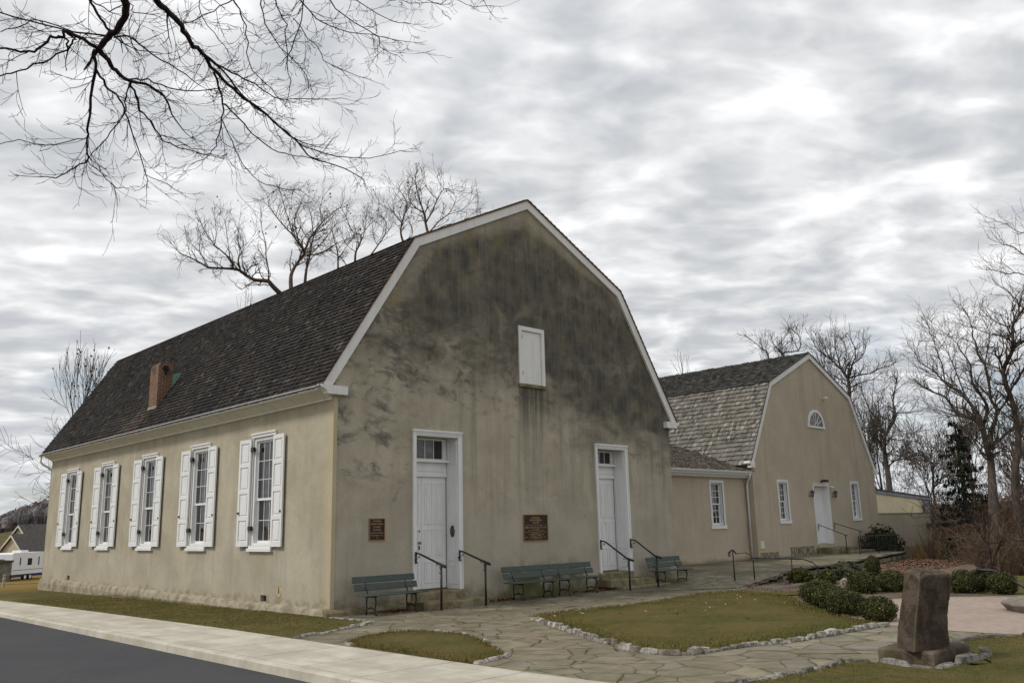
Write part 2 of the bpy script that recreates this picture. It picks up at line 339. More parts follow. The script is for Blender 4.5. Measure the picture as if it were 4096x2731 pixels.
def m_flag(t):
    p = t.pos(); x, y, z = t.sep(p); q = t.comb(x, y, 0.)
    wq = t.vm('ADD', q, t.vm('MULTIPLY', t.vm('SUBTRACT', t.noise(q, 1.1, 2, .5, 0, True), (.5, .5, .5)), (.30, .30, 0.)))
    wq = t.vm('ADD', wq, t.vm('MULTIPLY', t.vm('SUBTRACT', t.noise(q, 9, 2, .5, 0, True), (.5, .5, .5)), (.03, .03, 0.)))
    S1 = 1.5
    e = t.vor(wq, S1, 'DISTANCE_TO_EDGE'); cc = t.vor(wq, S1, 'F1', 'Color'); r, g, b = t.sep(cc)
    c = t.mix(r, (.225, .19, .125), (.315, .275, .19)); c = t.mix(t.mr(g, .6, .85, 0, .6), c, (.225, .215, .18)); c = t.mix(t.mr(b, .82, .92, 0, .5), c, (.25, .20, .15)); c = t.mix(t.mr(t.noise(p, 1.3, 6, .7, .3), .40, .62, 0, .5), c, (.17, .145, .085))
    c = t.mix(t.mr(t.noise(p, 2.6, 7, .65, .4), .40, .66, 0, .6), c, (.115, .105, .065))
    c = t.mix(t.mr(t.noise(p, 28, 5, .7), .35, .75, 0, .45), c, (.12, .11, .085))
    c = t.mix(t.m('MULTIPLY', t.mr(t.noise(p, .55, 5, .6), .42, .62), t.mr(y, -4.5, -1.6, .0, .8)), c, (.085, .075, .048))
    w = t.m('ADD', -.010, t.m('MULTIPLY', t.noise(p, 2.6, 3), .048))
    j = t.m('LESS_THAN', e, w); jc = t.mix(t.mr(t.noise(p, 5, 4), .42, .6), (.040, .028, .018), (.06, .055, .02))
    c = t.mix(t.m('MULTIPLY', j, .92), c, jc)
    c = t.mix(t.m('MULTIPLY', t.mr(e, .09, .02, 0, .4), t.mr(t.noise(p, 2.1, 5), .45, .6)), c, (.10, .095, .035))
    hh = t.m('ADD', t.m('ADD', t.mr(e, .0, .06, 0, 1), t.m('MULTIPLY', t.noise(p, 10, 5), .4)), t.m('MULTIPLY', g, .5))
    return {'Base Color': c, 'Roughness': t.mr(t.noise(p, 3, 4), .3, .7, .62, .9), 'Specular IOR Level': .35, 'Normal': t.bump(hh, .5, .02)}
def m_lawn(t):
    p = t.pos(); x, y, z = t.sep(p)
    n = t.noise(p, .8, 6, .62, .3); f = t.noise(p, 45, 4, .7); k = t.noise(p, 7, 5, .65)
    c = t.mix(t.mr(n, .34, .64), (.150, .118, .042), (.078, .083, .022))
    c = t.mix(t.mr(k, .42, .68, 0, .6), c, (.17, .130, .055)); c = t.mix(t.mr(t.noise(p, 2.6, 5, .7), .60, .72, 0, .7), c, (.115, .085, .05)); c = t.mix(t.mr(f, .35, .7, 0, .5), c, (.05, .045, .018))
    # golden meadow and bare wood floor further out
    far = t.vm('DISTANCE', p, tuple(CAM)); far = far.node.outputs['Value']
    c = t.mix(t.mr(far, 40, 47), c, t.mix(t.mr(t.noise(p, .12, 5, .6), .4, .6), (.26, .16, .04), (.22, .155, .05)))
    c = t.mix(t.m('MULTIPLY', t.mr(far, 56, 75), t.mr(x, 14, 28)), c, t.mix(t.mr(t.noise(p, .09, 4), .4, .6), (.075, .085, .025), (.12, .08, .045)))
    return {'Base Color': c, 'Roughness': .95, 'Specular IOR Level': .1, 'Normal': t.bump(t.m('ADD', f, k), .7, .03)}
def m_mulch(t):
    p = t.pos(); v = t.vor(p, 26, 'F1', 'Color'); r, g, b = t.sep(v)
    c = t.mix(r, (.09, .055, .033), (.17, .115, .072)); c = t.mix(t.mr(g, .8, .95), c, (.34, .24, .15)); c = t.mix(t.mr(t.noise(p, 1.1, 4), .45, .62, 0, .7), c, (.075, .06, .035))
    return {'Base Color': c, 'Roughness': .9, 'Normal': t.bump(t.vor(p, 26), .8, .02)}
def m_asphalt(t):
    p = t.pos(); a = t.noise(p, 48, 5, .8); b = t.noise(p, .5, 5, .6)
    c = t.mix(t.mr(a, .38, .64), (.028, .029, .033), (.072, .074, .082)); c = t.mix(t.mr(b, .42, .64, 0, .35), c, (.075, .073, .072))
    c = t.mix(t.mr(t.vor(p, 60), .07, .03, 0, .5), c, (.20, .19, .18))
    return {'Base Color': c, 'Roughness': .88, 'Specular IOR Level': .3, 'Normal': t.bump(a, .35, .006)}
def m_conc(t):
    p = t.pos(); x, y, z = t.sep(p); a = t.noise(p, 90, 3, .7); b = t.noise(p, 1.1, 6, .65)
    c = t.mix(t.mr(b, .35, .65), (.43, .395, .325), (.58, .545, .46)); c = t.mix(t.mr(a, .4, .8, 0, .3), c, (.36, .33, .27))
    wet = t.m('MULTIPLY', t.mr(t.noise(t.comb(x, t.m('MULTIPLY', y, .25), 0.), 2.0, 6, .65), .46, .66), .6); c = t.mix(wet, c, (.38, .33, .25))
    c = t.mix(t.mr(t.noise(p, 17, 3), .70, .76, 0, .4), c, (.2, .17, .13))
    return {'Base Color': c, 'Roughness': .85, 'Specular IOR Level': .3, 'Normal': t.bump(a, .2, .004)}
def m_paver(t):
    p = t.pos(); x, y, z = t.sep(p); n = t.node('ShaderNodeTexBrick')
    rr = t.m('MULTIPLY', t.m('ADD', x, y), .7071); ss = t.m('MULTIPLY', t.m('SUBTRACT', x, y), .7071)
    t.put(n.inputs['Vector'], t.comb(rr, ss, 0.)); n.inputs['Scale'].default_value = 1.; n.inputs['Brick Width'].default_value = .22; n.inputs['Row Height'].default_value = .11; n.inputs['Mortar Size'].default_value = .006
    t.put(n.inputs['Color1'], (.34, .245, .195)); t.put(n.inputs['Color2'], (.41, .32, .26)); t.put(n.inputs['Mortar'], (.20, .17, .15))
    c = t.mix(t.mr(t.noise(p, .9, 5), .38, .64, 0, .6), n.outputs[0], (.38, .31, .25)); c = t.mix(t.mr(t.noise(p, 9, 3), .4, .7, 0, .3), c, (.22, .17, .14))
    return {'Base Color': c, 'Roughness': .85, 'Normal': t.bump(n.outputs['Fac'], -.3, .01)}
def m_sand(t):      # brown sandstone of the old monument
    p = t.pos(); x, y, z = t.sep(p); a = t.noise(p, 55, 6, .7); b = t.noise(p, 4, 7, .65, .5)
    c = t.mix(t.mr(b, .40, .60), (.065, .048, .036), (.145, .108, .082)); c = t.mix(t.mr(a, .4, .65, 0, .8), c, (.045, .035, .027))
    c = t.mix(t.m('MULTIPLY', t.mr(t.noise(p, 2.6, 5), .5, .68), t.mr(z, .5, -.15, .25, .8)), c, (.10, .10, .04))
    c = t.mix(t.mr(t.vor(p, 38), .12, .06, 0, .5), c, (.30, .22, .16))
    c = t.mix(t.mr(t.node('ShaderNodeNewGeometry').outputs['Pointiness'], .52, .60, 0, .5), c, (.30, .24, .18))
    return {'Base Color': c, 'Roughness': .93, 'Specular IOR Level': .2, 'Normal': t.bump(t.m('ADD', a, t.m('MULTIPLY', b, 2.)), .9, .02)}
def m_stone(t):     # rubble foot and step stone
    p = t.pos(); a = t.noise(p, 40, 5, .7); b = t.noise(p, 3, 6, .65, .4)
    c = t.mix(t.mr(b, .36, .64), (.155, .125, .07), (.30, .255, .165)); c = t.mix(t.mr(t.noise(p, 1.8, 5), .5, .68, 0, .6), c, (.10, .095, .04)); c = t.mix(t.mr(a, .4, .7, 0, .35), c, (.12, .10, .07))
    return {'Base Color': c, 'Roughness': .93, 'Specular IOR Level': .2, 'Normal': t.bump(t.m('ADD', a, t.m('MULTIPLY', b, 2.)), .5, .015)}
def m_glass(t):
    p = t.pos(); n = t.noise(p, 1.6, 2)
    return {'Base Color': (.018, .02, .021), 'Roughness': .025, 'Specular IOR Level': .75, 'Normal': t.bump(n, .10, .03)}
def m_bench(t):
    p = t.obj(); n = t.noise(t.vm('MULTIPLY', p, (1., 8., 8.)), 5, 5, .6)
    c = t.mix(t.mr(n, .35, .7), (.042, .062, .053), (.062, .085, .073)); c = t.mix(t.mr(t.noise(p, 12, 4), .6, .72, 0, .5), c, (.11, .12, .11))
    return {'Base Color': c, 'Roughness': .6, 'Normal': t.bump(n, .15, .004)}
def m_bark(base, tip):
    def f(t):
        p = t.obj(); n = t.noise(t.vm('MULTIPLY', p, (1., 1., .3)), 9, 5, .65)
        c = t.mix(t.mr(n, .35, .65), base, tip)
        return {'Base Color': c, 'Roughness': .95, 'Specular IOR Level': .15, 'Normal': t.bump(n, .6, .02)}
    return f
def m_foot(t):
    p = t.pos(); a = t.noise(p, 40, 5, .7); b = t.noise(p, 3, 6, .65, .4)
    c = t.mix(t.mr(b, .36, .6), (.25, .215, .15), (.41, .365, .275)); c = t.mix(t.mr(t.noise(p, 1.8, 5), .54, .68, 0, .7), c, (.14, .12, .065)); c = t.mix(t.mr(a, .42, .72, 0, .4), c, (.16, .13, .09))
    return {'Base Color': c, 'Roughness': .95, 'Specular IOR Level': .2, 'Normal': t.bump(t.m('ADD', a, b), .5, .012)}
M = dict(foot=mat('crumbling_render', m_foot), side=mat('stucco_side', m_side), gable=mat('stucco_gable', m_gable), hall=mat('stucco_hall', m_hall),
    white=mat('white_paint', m_paint((.78, .785, .79), .22)), board=mat('white_board', m_paint((.74, .74, .735), .3)), cream=mat('cream_paint', m_paint((.68, .65, .55), .4)),
    shingle=mat('wood_shingle', m_shingle), brick=mat('brick', m_brick), flag=mat('flagstone', m_flag), lawn=mat('lawn', m_lawn), mulch=mat('mulch', m_mulch), asphalt=mat('asphalt', m_asphalt),
    conc=mat('concrete', m_conc), paver=mat('paver', m_paver), sand=mat('sandstone', m_sand), stone=mat('fieldstone', m_stone), glass=mat('window_glass', m_glass), bench=mat('bench_paint', m_bench),
    quartz=mat('border_stone', m_rock), leaf=mat('leaf', m_leaf), twig=mat('dead_leaf', m_leaf),
    iron=plain('black_iron', (.012, .012, .013), .45, .3, 20, 0, .15, 80), dark=plain('dark_hole', (.012, .011, .010), .9), copper=plain('copper_green', (.16, .27, .22), .6, .2, 12),
    bronze=plain('bronze', (.028, .013, .008), .5, .2, 20, .3), brass=plain('brass_edge', (.30, .17, .07), .45, .15, 20, .3), brassy=plain('plaque_letters', (.42, .29, .13), .5),
    bark=mat('bark', m_bark((.045, .034, .028), (.095, .075, .06))), barkr=mat('bark_reddish', m_bark((.075, .05, .038), (.13, .095, .075))), barkg=mat('bark_grey', m_bark((.065, .054, .047), (.12, .10, .085))),
    barkn=mat('bark_near', m_bark((.022, .014, .016), (.05, .034, .034))), rust=plain('rusty_iron', (.16, .09, .045), .8, .4, 25), drape=plain('drape', (.45, .43, .40), .9),
    metal=plain('grey_roof_metal', (.30, .31, .34), .5, .2, 3), yellow=plain('cream_wall', (.92, .80, .54), .9, .06, 1.5), van=plain('trailer_white', (.80, .81, .83), .35, .05, 3), blue=plain('tarp', (.02, .02, .16), .6),
    rubber=plain('rubber', (.015, .015, .016), .8), houseroof=plain('asphalt_shingle', (.075, .066, .062), .9, .25, 3), housewall=plain('house_siding', (.50, .45, .33), .9, .1, 1.2), redbrick=plain('red_brick', (.17, .07, .05), .9, .3, 3),
    wire=plain('fence_wire', (.06, .055, .05), .6), post=plain('fence_post', (.42, .40, .33), .8, .2, 6), lantern=plain('lantern_metal', (.035, .032, .035), .5, .2, 20), lglass=plain('lantern_glass', (.20, .18, .17), .2, .1, 5))

# ------------------------------------------------------------------ ground, road, paving
def axis(lo, hi, fine_lo, fine_hi, step, grow=1.16):
    v = []; a = fine_lo
    while a <= fine_hi: v.append(a); a += step
    s_ = step; a = v[-1]
    while a < hi: s_ *= grow; a += s_; v.append(min(a, hi))
    s_ = step; a = v[0]
    while a > lo: s_ *= grow; a -= s_; v.insert(0, max(a, lo))
    return sorted(set(v))
gx = sorted(set(axis(-700, 900, -20, 60, 1.) + [-3.2, -3.1, -2.95])); gy = axis(-700, 900, -24, 60, 1.)
gm = MB(); gm.v = [(x, y, hgt(x, y)) for y in gy for x in gx]; nx = len(gx)
gm.f = [(j * nx + i, j * nx + i + 1, (j + 1) * nx + i + 1, (j + 1) * nx + i) for j in range(len(gy) - 1) for i in range(nx - 1)]; gm.c = [None] * len(gm.f)
struct(gm.build('ground', M['lawn'], smooth=True))
m_ = MB(); m_.face([(-16.5, -60, -.34), (-4.62, -60, -.34), (-4.62, 42, -.34), (-16.5, 42, -.34)]); struct(m_.build('road', M['asphalt']))
INNER = [(-3.9, 60), (-3.62, 30), (-3.34, 15.5), (-3.0, 8.2), (-2.78, -1.0), (-2.76, -5.2), (-2.70, -8.3), (-2.68, -10.1), (-2.5, -12), (-2.4, -14)]
def kx(y): return -4.47 - .0065 * (y + 3)
# sidewalk slabs with joints
m_ = MB(); y = -14.; js = []
def ix(yy):
    for (a, b), (c, d_) in zip(INNER, INNER[1:]):
        if d_ <= yy <= b: return a + (c - a) * (yy - b) / (d_ - b)
    return INNER[0][0]
while y < 58:
    y2 = y + 1.52; g_ = .011
    A0, A1, B0, B1 = kx(y) + .005, ix(y), kx(y2) + .005, ix(y2)
    z0 = -.2 - .0035 * max(0, y); z1 = -.2 - .0035 * max(0, y2)
    m_.hexa([(A0, y + g_, -.5), (A1, y + g_, -.5), (B1, y2 - g_, -.5), (B0, y2 - g_, -.5), (A0 + .01, y + g_, z0 + .012), (A1, y + g_, z0 + .012), (B1, y2 - g_, z1 + .012), (B0 + .01, y2 - g_, z1 + .012)])
    y = y2
struct(m_.build('sidewalk', M['conc']))
m_ = MB(); y = -14.
while y < 56:
    y2 = y + 3.04; z0 = -.2 - .0035 * max(0, y); z1 = -.2 - .0035 * max(0, y2); a, b = kx(y), kx(y2); g_ = .004
    pr = [(-.20, -.5), (-.185, -.235), (-.15, -.02), (-.12, .004), (-.004, .008), (-.004, -.5)]
    n = len(pr); i = len(m_.v)
    m_.v += [(a + u, y + g_, z0 + v if v > -.3 else v) for u, v in pr] + [(b + u, y2 - g_, z1 + v if v > -.3 else v) for u, v in pr]
    for k in range(n): m_.f.append((i + k, i + (k + 1) % n, i + n + (k + 1) % n, i + n + k)); m_.c.append(None)
    m_.f.append(tuple(i + k for k in range(n))); m_.f.append(tuple(i + n + k for k in range(n))); m_.c += [None, None]
    y = y2
struct(m_.build('kerb', M['conc']))

def sheet(name, pts, z, m, res=None):
    b = MB(); b.face([(x, y, z) for x, y in pts]); return b.build(name, m)
ISL1 = [(-2.66, -4.98), (-2.45, -4.55), (-1.85, -4.1), (-1.04, -3.94), (-.63, -4.23), (-.43, -4.93), (-.39, -5.46), (-.78, -6.4), (-1.39, -7.47), (-1.75, -8.11), (-2.19, -8.26), (-2.66, -8.33)]
ISL2B = [(2.4, -4.42), (1.49, -6.09), (.65, -7.64), (.27, -8.49), (-.13, -9.15), (-.24, -9.79), (-.06, -10.24), (.66, -10.4), (1.44, -10.47), (2.06, -10.75), (3.33, -10.88), (4.6, -10.98), (5.3, -11.1)]
ISL2T = [(2.45, -4.30), (3.1, -4.03), (3.91, -4.0), (5.87, -4.2), (7.07, -4.21), (8.6, -3.9), (10.12, -3.75), (11.2, -4.3)]
LEFT = [(-2.8, -3.21), (-2.29, -3.01), (-1.46, -2.71), (-.69, -2.35), (-.19, -2.21)]
LEFT2 = [(-.08, -1.4), (-.11, -.6), (-.15, -.25)]
FORE = [(-2.4, -12.15), (-1.32, -12.28), (-.49, -12.42), (-.04, -12.47), (.66, -12.41), (.81, -12.53), (1.03, -12.82)]
PC = (9.1, -12.4); PR = 3.9
flag = LEFT[::1] + LEFT2 + [(-.15, 3.2), (24.2, 3.2), (24.2, -2), (15.5, -3.45), (11.3, -4.6), (9.2, -7.4), (9.9, -8.0), (12.4, -8.5), (13.9, -11.5), (13, -15.5), (6, -16), (5.2, -13.5), (2.9, -13.25), (1.0, -12.85)] + FORE[:-1][::-1] + [(-2.4, -14), (-2.52, -12), (-2.68, -10.1), (-2.72, -8.3), (-2.77, -5.2)]
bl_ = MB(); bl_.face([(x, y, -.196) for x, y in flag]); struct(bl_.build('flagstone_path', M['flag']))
m_ = MB(); m_.face([(PC[0] + PR * math.cos(a * math.pi / 32), PC[1] + PR * math.sin(a * math.pi / 32), -.190) for a in range(64)]); struct(m_.build('brick_plaza', M['paver']))
def mound(name, pts, z, hump, m):
    """lawn patch: outline ring, an inner ring and a centre, gently domed"""
    cx = sum(p[0] for p in pts) / len(pts); cy = sum(p[1] for p in pts) / len(pts); b = MB(); n = len(pts)
    rings = [(0, 0), (.15, .6), (.4, .9), (.7, 1.)]
    for k, hh in rings: b.v += [(x + (cx - x) * k, y + (cy - y) * k, z + hump * hh) for x, y in pts]
    b.v.append((cx, cy, z + hump))
    for r_ in range(3): b.f += [(r_ * n + i, r_ * n + (i + 1) % n, (r_ + 1) * n + (i + 1) % n, (r_ + 1) * n + i) for i in range(n)]
    b.f += [(3 * n + i, 3 * n + (i + 1) % n, 4 * n) for i in range(n)]; b.c = [None] * len(b.f)
    return b.build(name, m, smooth=True)
ISL2 = ISL2B + [(6.3, -9.9), (7.2, -8.9), (8.3, -7.8), (9.6, -6.9), (10.8, -5.6)] + ISL2T[::-1]
struct(mound('lawn', ISL1, -.188, .05, M['lawn'])); struct(mound('lawn', ISL2, -.188, .06, M['lawn']))
FORE2 = [(1.06, -12.95), (.74, -13.62), (1.8, -13.75), (2.7, -13.74), (2.97, -13.28), (3.84, -12.97), (4.31, -13.03), (5.25, -13.44), (6.2, -15), (6.2, -22), (-2.2, -22), (-2.3, -12.3)]
struct(mound('lawn', FORE[1:] + FORE2, -.188, .012, M['lawn']))
struct(mound('garden_bed', [(5.4, -11.0), (6.3, -10.2), (7.0, -9.2), (7.9, -8.0), (9.3, -7.0), (10.6, -5.7), (11.0, -4.2), (13.0, -3.5), (15, -3.35), (17.3, -2.65), (21, -2.25), (26, -1.55), (31, -.6), (33, -3), (24, -6.5), (17, -8), (13.4, -9.7), (13.3, -10.8), (12.2, -9.3), (10.6, -8.45), (8.4, -8.55), (6.6, -9.9), (5.9, -10.9)], -.184, .015, M['mulch']))
m_ = MB(); m_.face([(10.3, -5.0, -.150), (13.3, -6.6, -.150), (14.4, -6.9, -.150), (14.1, -7.9, -.150), (12.3, -7.6, -.150), (10.2, -6.2, -.150)]); struct(m_.build('garden_lawn', M['lawn']))

# ------------------------------------------------------------------ church
CH = empty('church', (0, 0, -.2), 'large old stucco church with a dark gambrel shingle roof and soot stained gable', 'church')
CW, CL = 14.0, 22.9; HE = 5.30
OUT = [(-.42, 5.36), (2.46, 9.83), (7., 12.10), (11.54, 9.83), (14.42, 5.36)]
WP = [(0., 5.05), (.02, 5.72), (2.56, 9.66), (7., 11.88), (11.44, 9.66), (13.98, 5.72), (14., 5.05)]
WINY = [3.56, 7.62, 11.68, 15.75, 19.82]
F0, X0 = FY(0), FX(0)
D1 = (2.55, 4.05, .16, 4.33); D2 = (9.96, 11.40, .26, 4.30)
b = MB(); wall(b, F0, [(0., 5.3), (.02, 5.72)] + WP[2:5] + [(13.98, 5.72), (14., 5.3)], -.35, [D1, D2, (6.56, 7.56, 6.10, 7.82)], .56); b.build('front_wall', M['gable'], CH)
b = MB(); wall(b, X0, [(0., 5.3), (CL, 5.3)], -.55, [(y - .60, y + .60, 1.46, 4.42) for y in WINY] + [(3.15, 3.47, .0, .17)] + [(19.3, 19.6, .13, .30)], .25)
b.face([(14, 0, -.5), (14, 0, 5.3), (14, CL, 5.3), (14, CL, -.5)]); b.face([(0, CL, -.7), (14, CL, -.7), (14, CL, 5.3), (13.9, CL, 5.7), (11.4, CL, 9.66), (7, CL, 11.88), (2.56, CL, 9.66), (.1, CL, 5.7), (0, CL, 5.3)])
b.face([(.0, 0, 5.3), (.02, 0, 5.72), (.02, CL, 5.72), (0, CL, 5.3)])
b.build('side_wall', M['side'], CH)
# dark behind the small vents
for y in (3.31, 19.45): b = MB(); b.box(.12, y - .2, -.05, .16, y + .2, .35); b.build('crawl_vent', M['dark'], CH)
# quoin edge of the corner, slightly proud render bead
b = MB(); b.prism([(-.012, -.3), (.05, -.3), (.05, 5.1), (-.012, 5.1)], lambda u, v, w: (-.012 if u < 0 else .10, w, v), -.012, .008); b.build('corner_bead', M['side'], CH)
# rough projecting foundation
def rubble(pts, zt_fn, out, seed, name, par):
    b = MB(); rnd = random.Random(seed); n = 5; P_ = []
    L = []
    for (x0, y0), (x1, y1) in zip(pts, pts[1:]):
        k = max(2, int(math.hypot(x1 - x0, y1 - y0) / .14)); L += [(x0 + (x1 - x0) * i / k, y0 + (y1 - y0) * i / k, x1 - x0, y1 - y0) for i in range(k)]
    L.append((*pts[-1], pts[-1][0] - pts[-2][0], pts[-1][1] - pts[-2][1])); rows = []
    for x, y, dx, dy in L:
        l = math.hypot(dx, dy); nx_, ny_ = -dy / l, dx / l; zt = zt_fn(x, y)
        w1, w2, w3 = [noise.noise((x * .7, y * .7, q)) * .8 + noise.noise((x * 2.6, y * 2.6, q)) * .35 for q in (0, 5, 9)]
        o_ = out * (1 + .25 * w1)
        rows.append([(x + nx_ * (o_ + .03), y + ny_ * (o_ + .03), -.75), (x + nx_ * (o_ + .03 + .02 * w2), y + ny_ * (o_ + .03 + .02 * w2), zt - .16), (x + nx_ * (o_ + .02 * w3), y + ny_ * (o_ + .02 * w3), zt - .05 + .03 * w2), (x + nx_ * (o_ * .7), y + ny_ * (o_ * .7), zt + .02 * w3), (x - nx_ * .05, y - ny_ * .05, zt + .05 + .02 * w2)])
    for r_ in rows: b.v += r_
    for i in range(len(rows) - 1):
        for k in range(4): b.f.append((i * 5 + k, (i + 1) * 5 + k, (i + 1) * 5 + k + 1, i * 5 + k + 1)); b.c.append(None)
    b.f.append(tuple(range(5))); b.f.append(tuple((len(rows) - 1) * 5 + k for k in range(5))); b.c += [None, None]
    return b.build(name, M['foot' if seed == 1 else 'stone'], par)
rubble([(0, -.02), (0, CL)], lambda x, y: -.09 + .0085 * y + .03 * noise.noise((y * .3, 0, 0)), .10, 1, 'foundation', CH)
rubble([(2.2, 0), (-.19, 0)], lambda x, y: -.07 + .02 * noise.noise((x * 2, 0, 3)), .16, 2, 'foundation', CH)
# iron tie patch and rusty ring on the long wall
b = MB(); b.lathe((0, 2.48, .27), [(.0, -.012), (.12, -.012), (.13, 0.)], 20, 'x'); b.build('tie_plate', plain('patch_plaster', (.50, .40, .26), .9, .2, 12), CH)
b = MB(); b.tube([(-.02, 2.47 + .03 * math.cos(a), .30 + .05 * math.sin(a)) for a in [i * math.pi / 6 for i in range(12)]], .008, 5); b.tube([(-.02, 2.47, .34), (-.02, 2.46, .42)], .008, 5); b.build('tie_ring', M['rust'], CH)

# ---- shingled slopes: every shingle a slab
def shingles(p0, p1, L0, L1, expo, wid, seed, cols, thick=.022, over=.05, pale=None, name='roof_slope', par=None, axisfn=None, gapc=None, jit=.012, m='shingle', under=True):
    """p0 eaves (a, z), p1 top (a, z) in the cross-section, laid from L0 to L1; axisfn(a, l, z) -> 3D"""
    rnd = random.Random(seed); b = MB(); da, dz = p1[0] - p0[0], p1[1] - p0[1]; S_ = math.hypot(da, dz); da /= S_; dz /= S_
    na, nz = -dz, da
    if nz < 0: na, nz = -na, -nz
    rows = int(S_ / expo) + 1
    for r_ in range(rows):
        s0 = r_ * expo; s1 = min(s0 + expo * 1.25, S_ + .01); l = L0 - rnd.random() * wid
        while l < L1:
            w = wid * rnd.uniform(.6, 1.35); a_, c_ = max(l, L0), min(l + w - .006, L1); l += w
            if c_ - a_ < .02: continue
            q0 = s0 + rnd.uniform(-jit, jit) - (.0 if r_ else over); lift = thick * rnd.uniform(.8, 1.5) + (rnd.random() < .03) * .015
            col = cols(rnd, (s0 / S_), (a_ + c_) / 2, r_)
            def pt(s_, off, l_): return axisfn(p0[0] + da * s_ + na * off, l_, p0[1] + dz * s_ + nz * off)
            b.hexa([pt(q0, lift * .5, a_), pt(q0, lift * .5, c_), pt(s1, .001, c_), pt(s1, .001, a_), pt(q0, lift + .006, a_), pt(q0, lift + .006, c_), pt(s1, .006, c_), pt(s1, .006, a_)], col)
    if under:
        b.face([axisfn(p0[0], L0, p0[1]), axisfn(p0[0], L1, p0[1]), axisfn(p1[0], L1, p1[1]), axisfn(p1[0], L0, p1[1])], (.02, .018, .016))
    return b.build(name, M[m], par)
def dcol(rnd, s_, l, r_):
    v = rnd.uniform(.018, .042) * (1 + .35 * noise.noise((s_ * 5, l * .5, 3))); q = rnd.random()
    if q < .035: v = rnd.uniform(.06, .13)
    elif q < .16: v *= 1.6
    if .0 < s_ < .17 and 12.2 < l < 13.2 + (.17 - s_) * 6 and rnd.random() < .75: return (.095, .072, .056)     # paler strip washed clean below the chimney
    w = rnd.uniform(0, .12)
    return (v * (1.06 + w), v * (.96 + w * .4), v * .92)
axY = lambda a, l, z: (a, l, z)
shingles((-.46, 5.32), (2.46, 9.85), -.10, CL + .15, .152, .095, 3, dcol, par=CH, axisfn=axY, thick=.03)
b = MB()
for p, q in (((2.46, 9.85), (7., 12.13)), ((7., 12.13), (11.54, 9.85)), ((11.54, 9.85), (14.46, 5.32))):
    n_ = 16 if q[0] != 11.54 else 14
    da, dz = q[0] - p[0], q[1] - p[1]; S_ = math.hypot(da, dz); na, nz = -dz / S_, da / S_
    if nz < 0: na, nz = -na, -nz
    k_ = int(S_ / .2)
    for i in range(k_):      # laid in courses, each lapping the next
        t0, t1 = i / k_, (i + 1.08) / k_; u0, u1 = (.03, .004) if dz > 0 else (.004, .03)
        b.hexa([(p[0] + da * t0, -.10, p[1] + dz * t0), (p[0] + da * t1, -.10, p[1] + dz * t1), (p[0] + da * t1, CL + .15, p[1] + dz * t1), (p[0] + da * t0, CL + .15, p[1] + dz * t0),
                (p[0] + da * t0 + na * u0, -.11, p[1] + dz * t0 + nz * u0), (p[0] + da * t1 + na * u1, -.11, p[1] + dz * t1 + nz * u1), (p[0] + da * t1 + na * u1, CL + .15, p[1] + dz * t1 + nz * u1), (p[0] + da * t0 + na * u0, CL + .15, p[1] + dz * t0 + nz * u0)], (.075, .045, .035))
b.build('upper_roof', M['shingle'], CH)
# rake boards following the gambrel
def rake(out, wid, y0, y1, name, m, par):
    b = MB(); inn = []
    n = len(out)
    def off(p, q, d):
        dx, dz = q[0] - p[0], q[1] - p[1]; l = math.hypot(dx, dz); return (dz / l * d, -dx / l * d)
    for i in range(n):
        if i == 0: o_ = off(out[0], out[1], wid); inn.append((out[0][0] + o_[0] * 1.0 + .0, out[0][1] + o_[1] * 0)); inn[-1] = (out[0][0] + wid / (math.sin(math.atan2(out[1][1] - out[0][1], out[1][0] - out[0][0]))), out[0][1])
        elif i == n - 1: inn.append((out[i][0] - wid / (math.sin(math.atan2(out[i - 1][1] - out[i][1], out[i][0] - out[i - 1][0]))), out[i][1]))
        else:
            a = off(out[i - 1], out[i], 1); c = off(out[i], out[i + 1], 1); bx, bz = a[0] + c[0], a[1] + c[1]; l2 = (bx * bx + bz * bz) / 2; k = wid / l2; inn.append((out[i][0] + bx * k, out[i][1] + bz * k))
    for i in range(n - 1):
        P_ = [out[i], out[i + 1], inn[i + 1], inn[i]]
        b.prism(P_, lambda u, v, w: (u, w, v), y0, y1)
    return b.build(name, m, par), inn
rk, INN = rake([(a, c - .01) for a, c in OUT], .25, -.075, .02, 'rake_board', M['board'], CH)
b = MB()      # brown edging strip between board and shingles
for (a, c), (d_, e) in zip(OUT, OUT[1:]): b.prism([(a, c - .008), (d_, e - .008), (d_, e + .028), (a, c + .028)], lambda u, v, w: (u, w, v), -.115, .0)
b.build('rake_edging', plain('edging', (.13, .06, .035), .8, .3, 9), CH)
# cornice return blocks
def ret(x0, sgn, name):
    b = MB(); P_ = [(-.47, 5.37), (.30, 5.37), (.30, 5.15), (-.28, 5.15), (-.30, 5.21), (-.34, 5.25), (-.41, 5.28), (-.455, 5.31)]
    b.prism([(x0 + sgn * u, v) for u, v in P_], lambda u, v, w: (u, w, v), -.16, .06); return b.build(name, M['board'], CH)
ret(0, 1, 'cornice_return'); ret(14, -1, 'cornice_return')
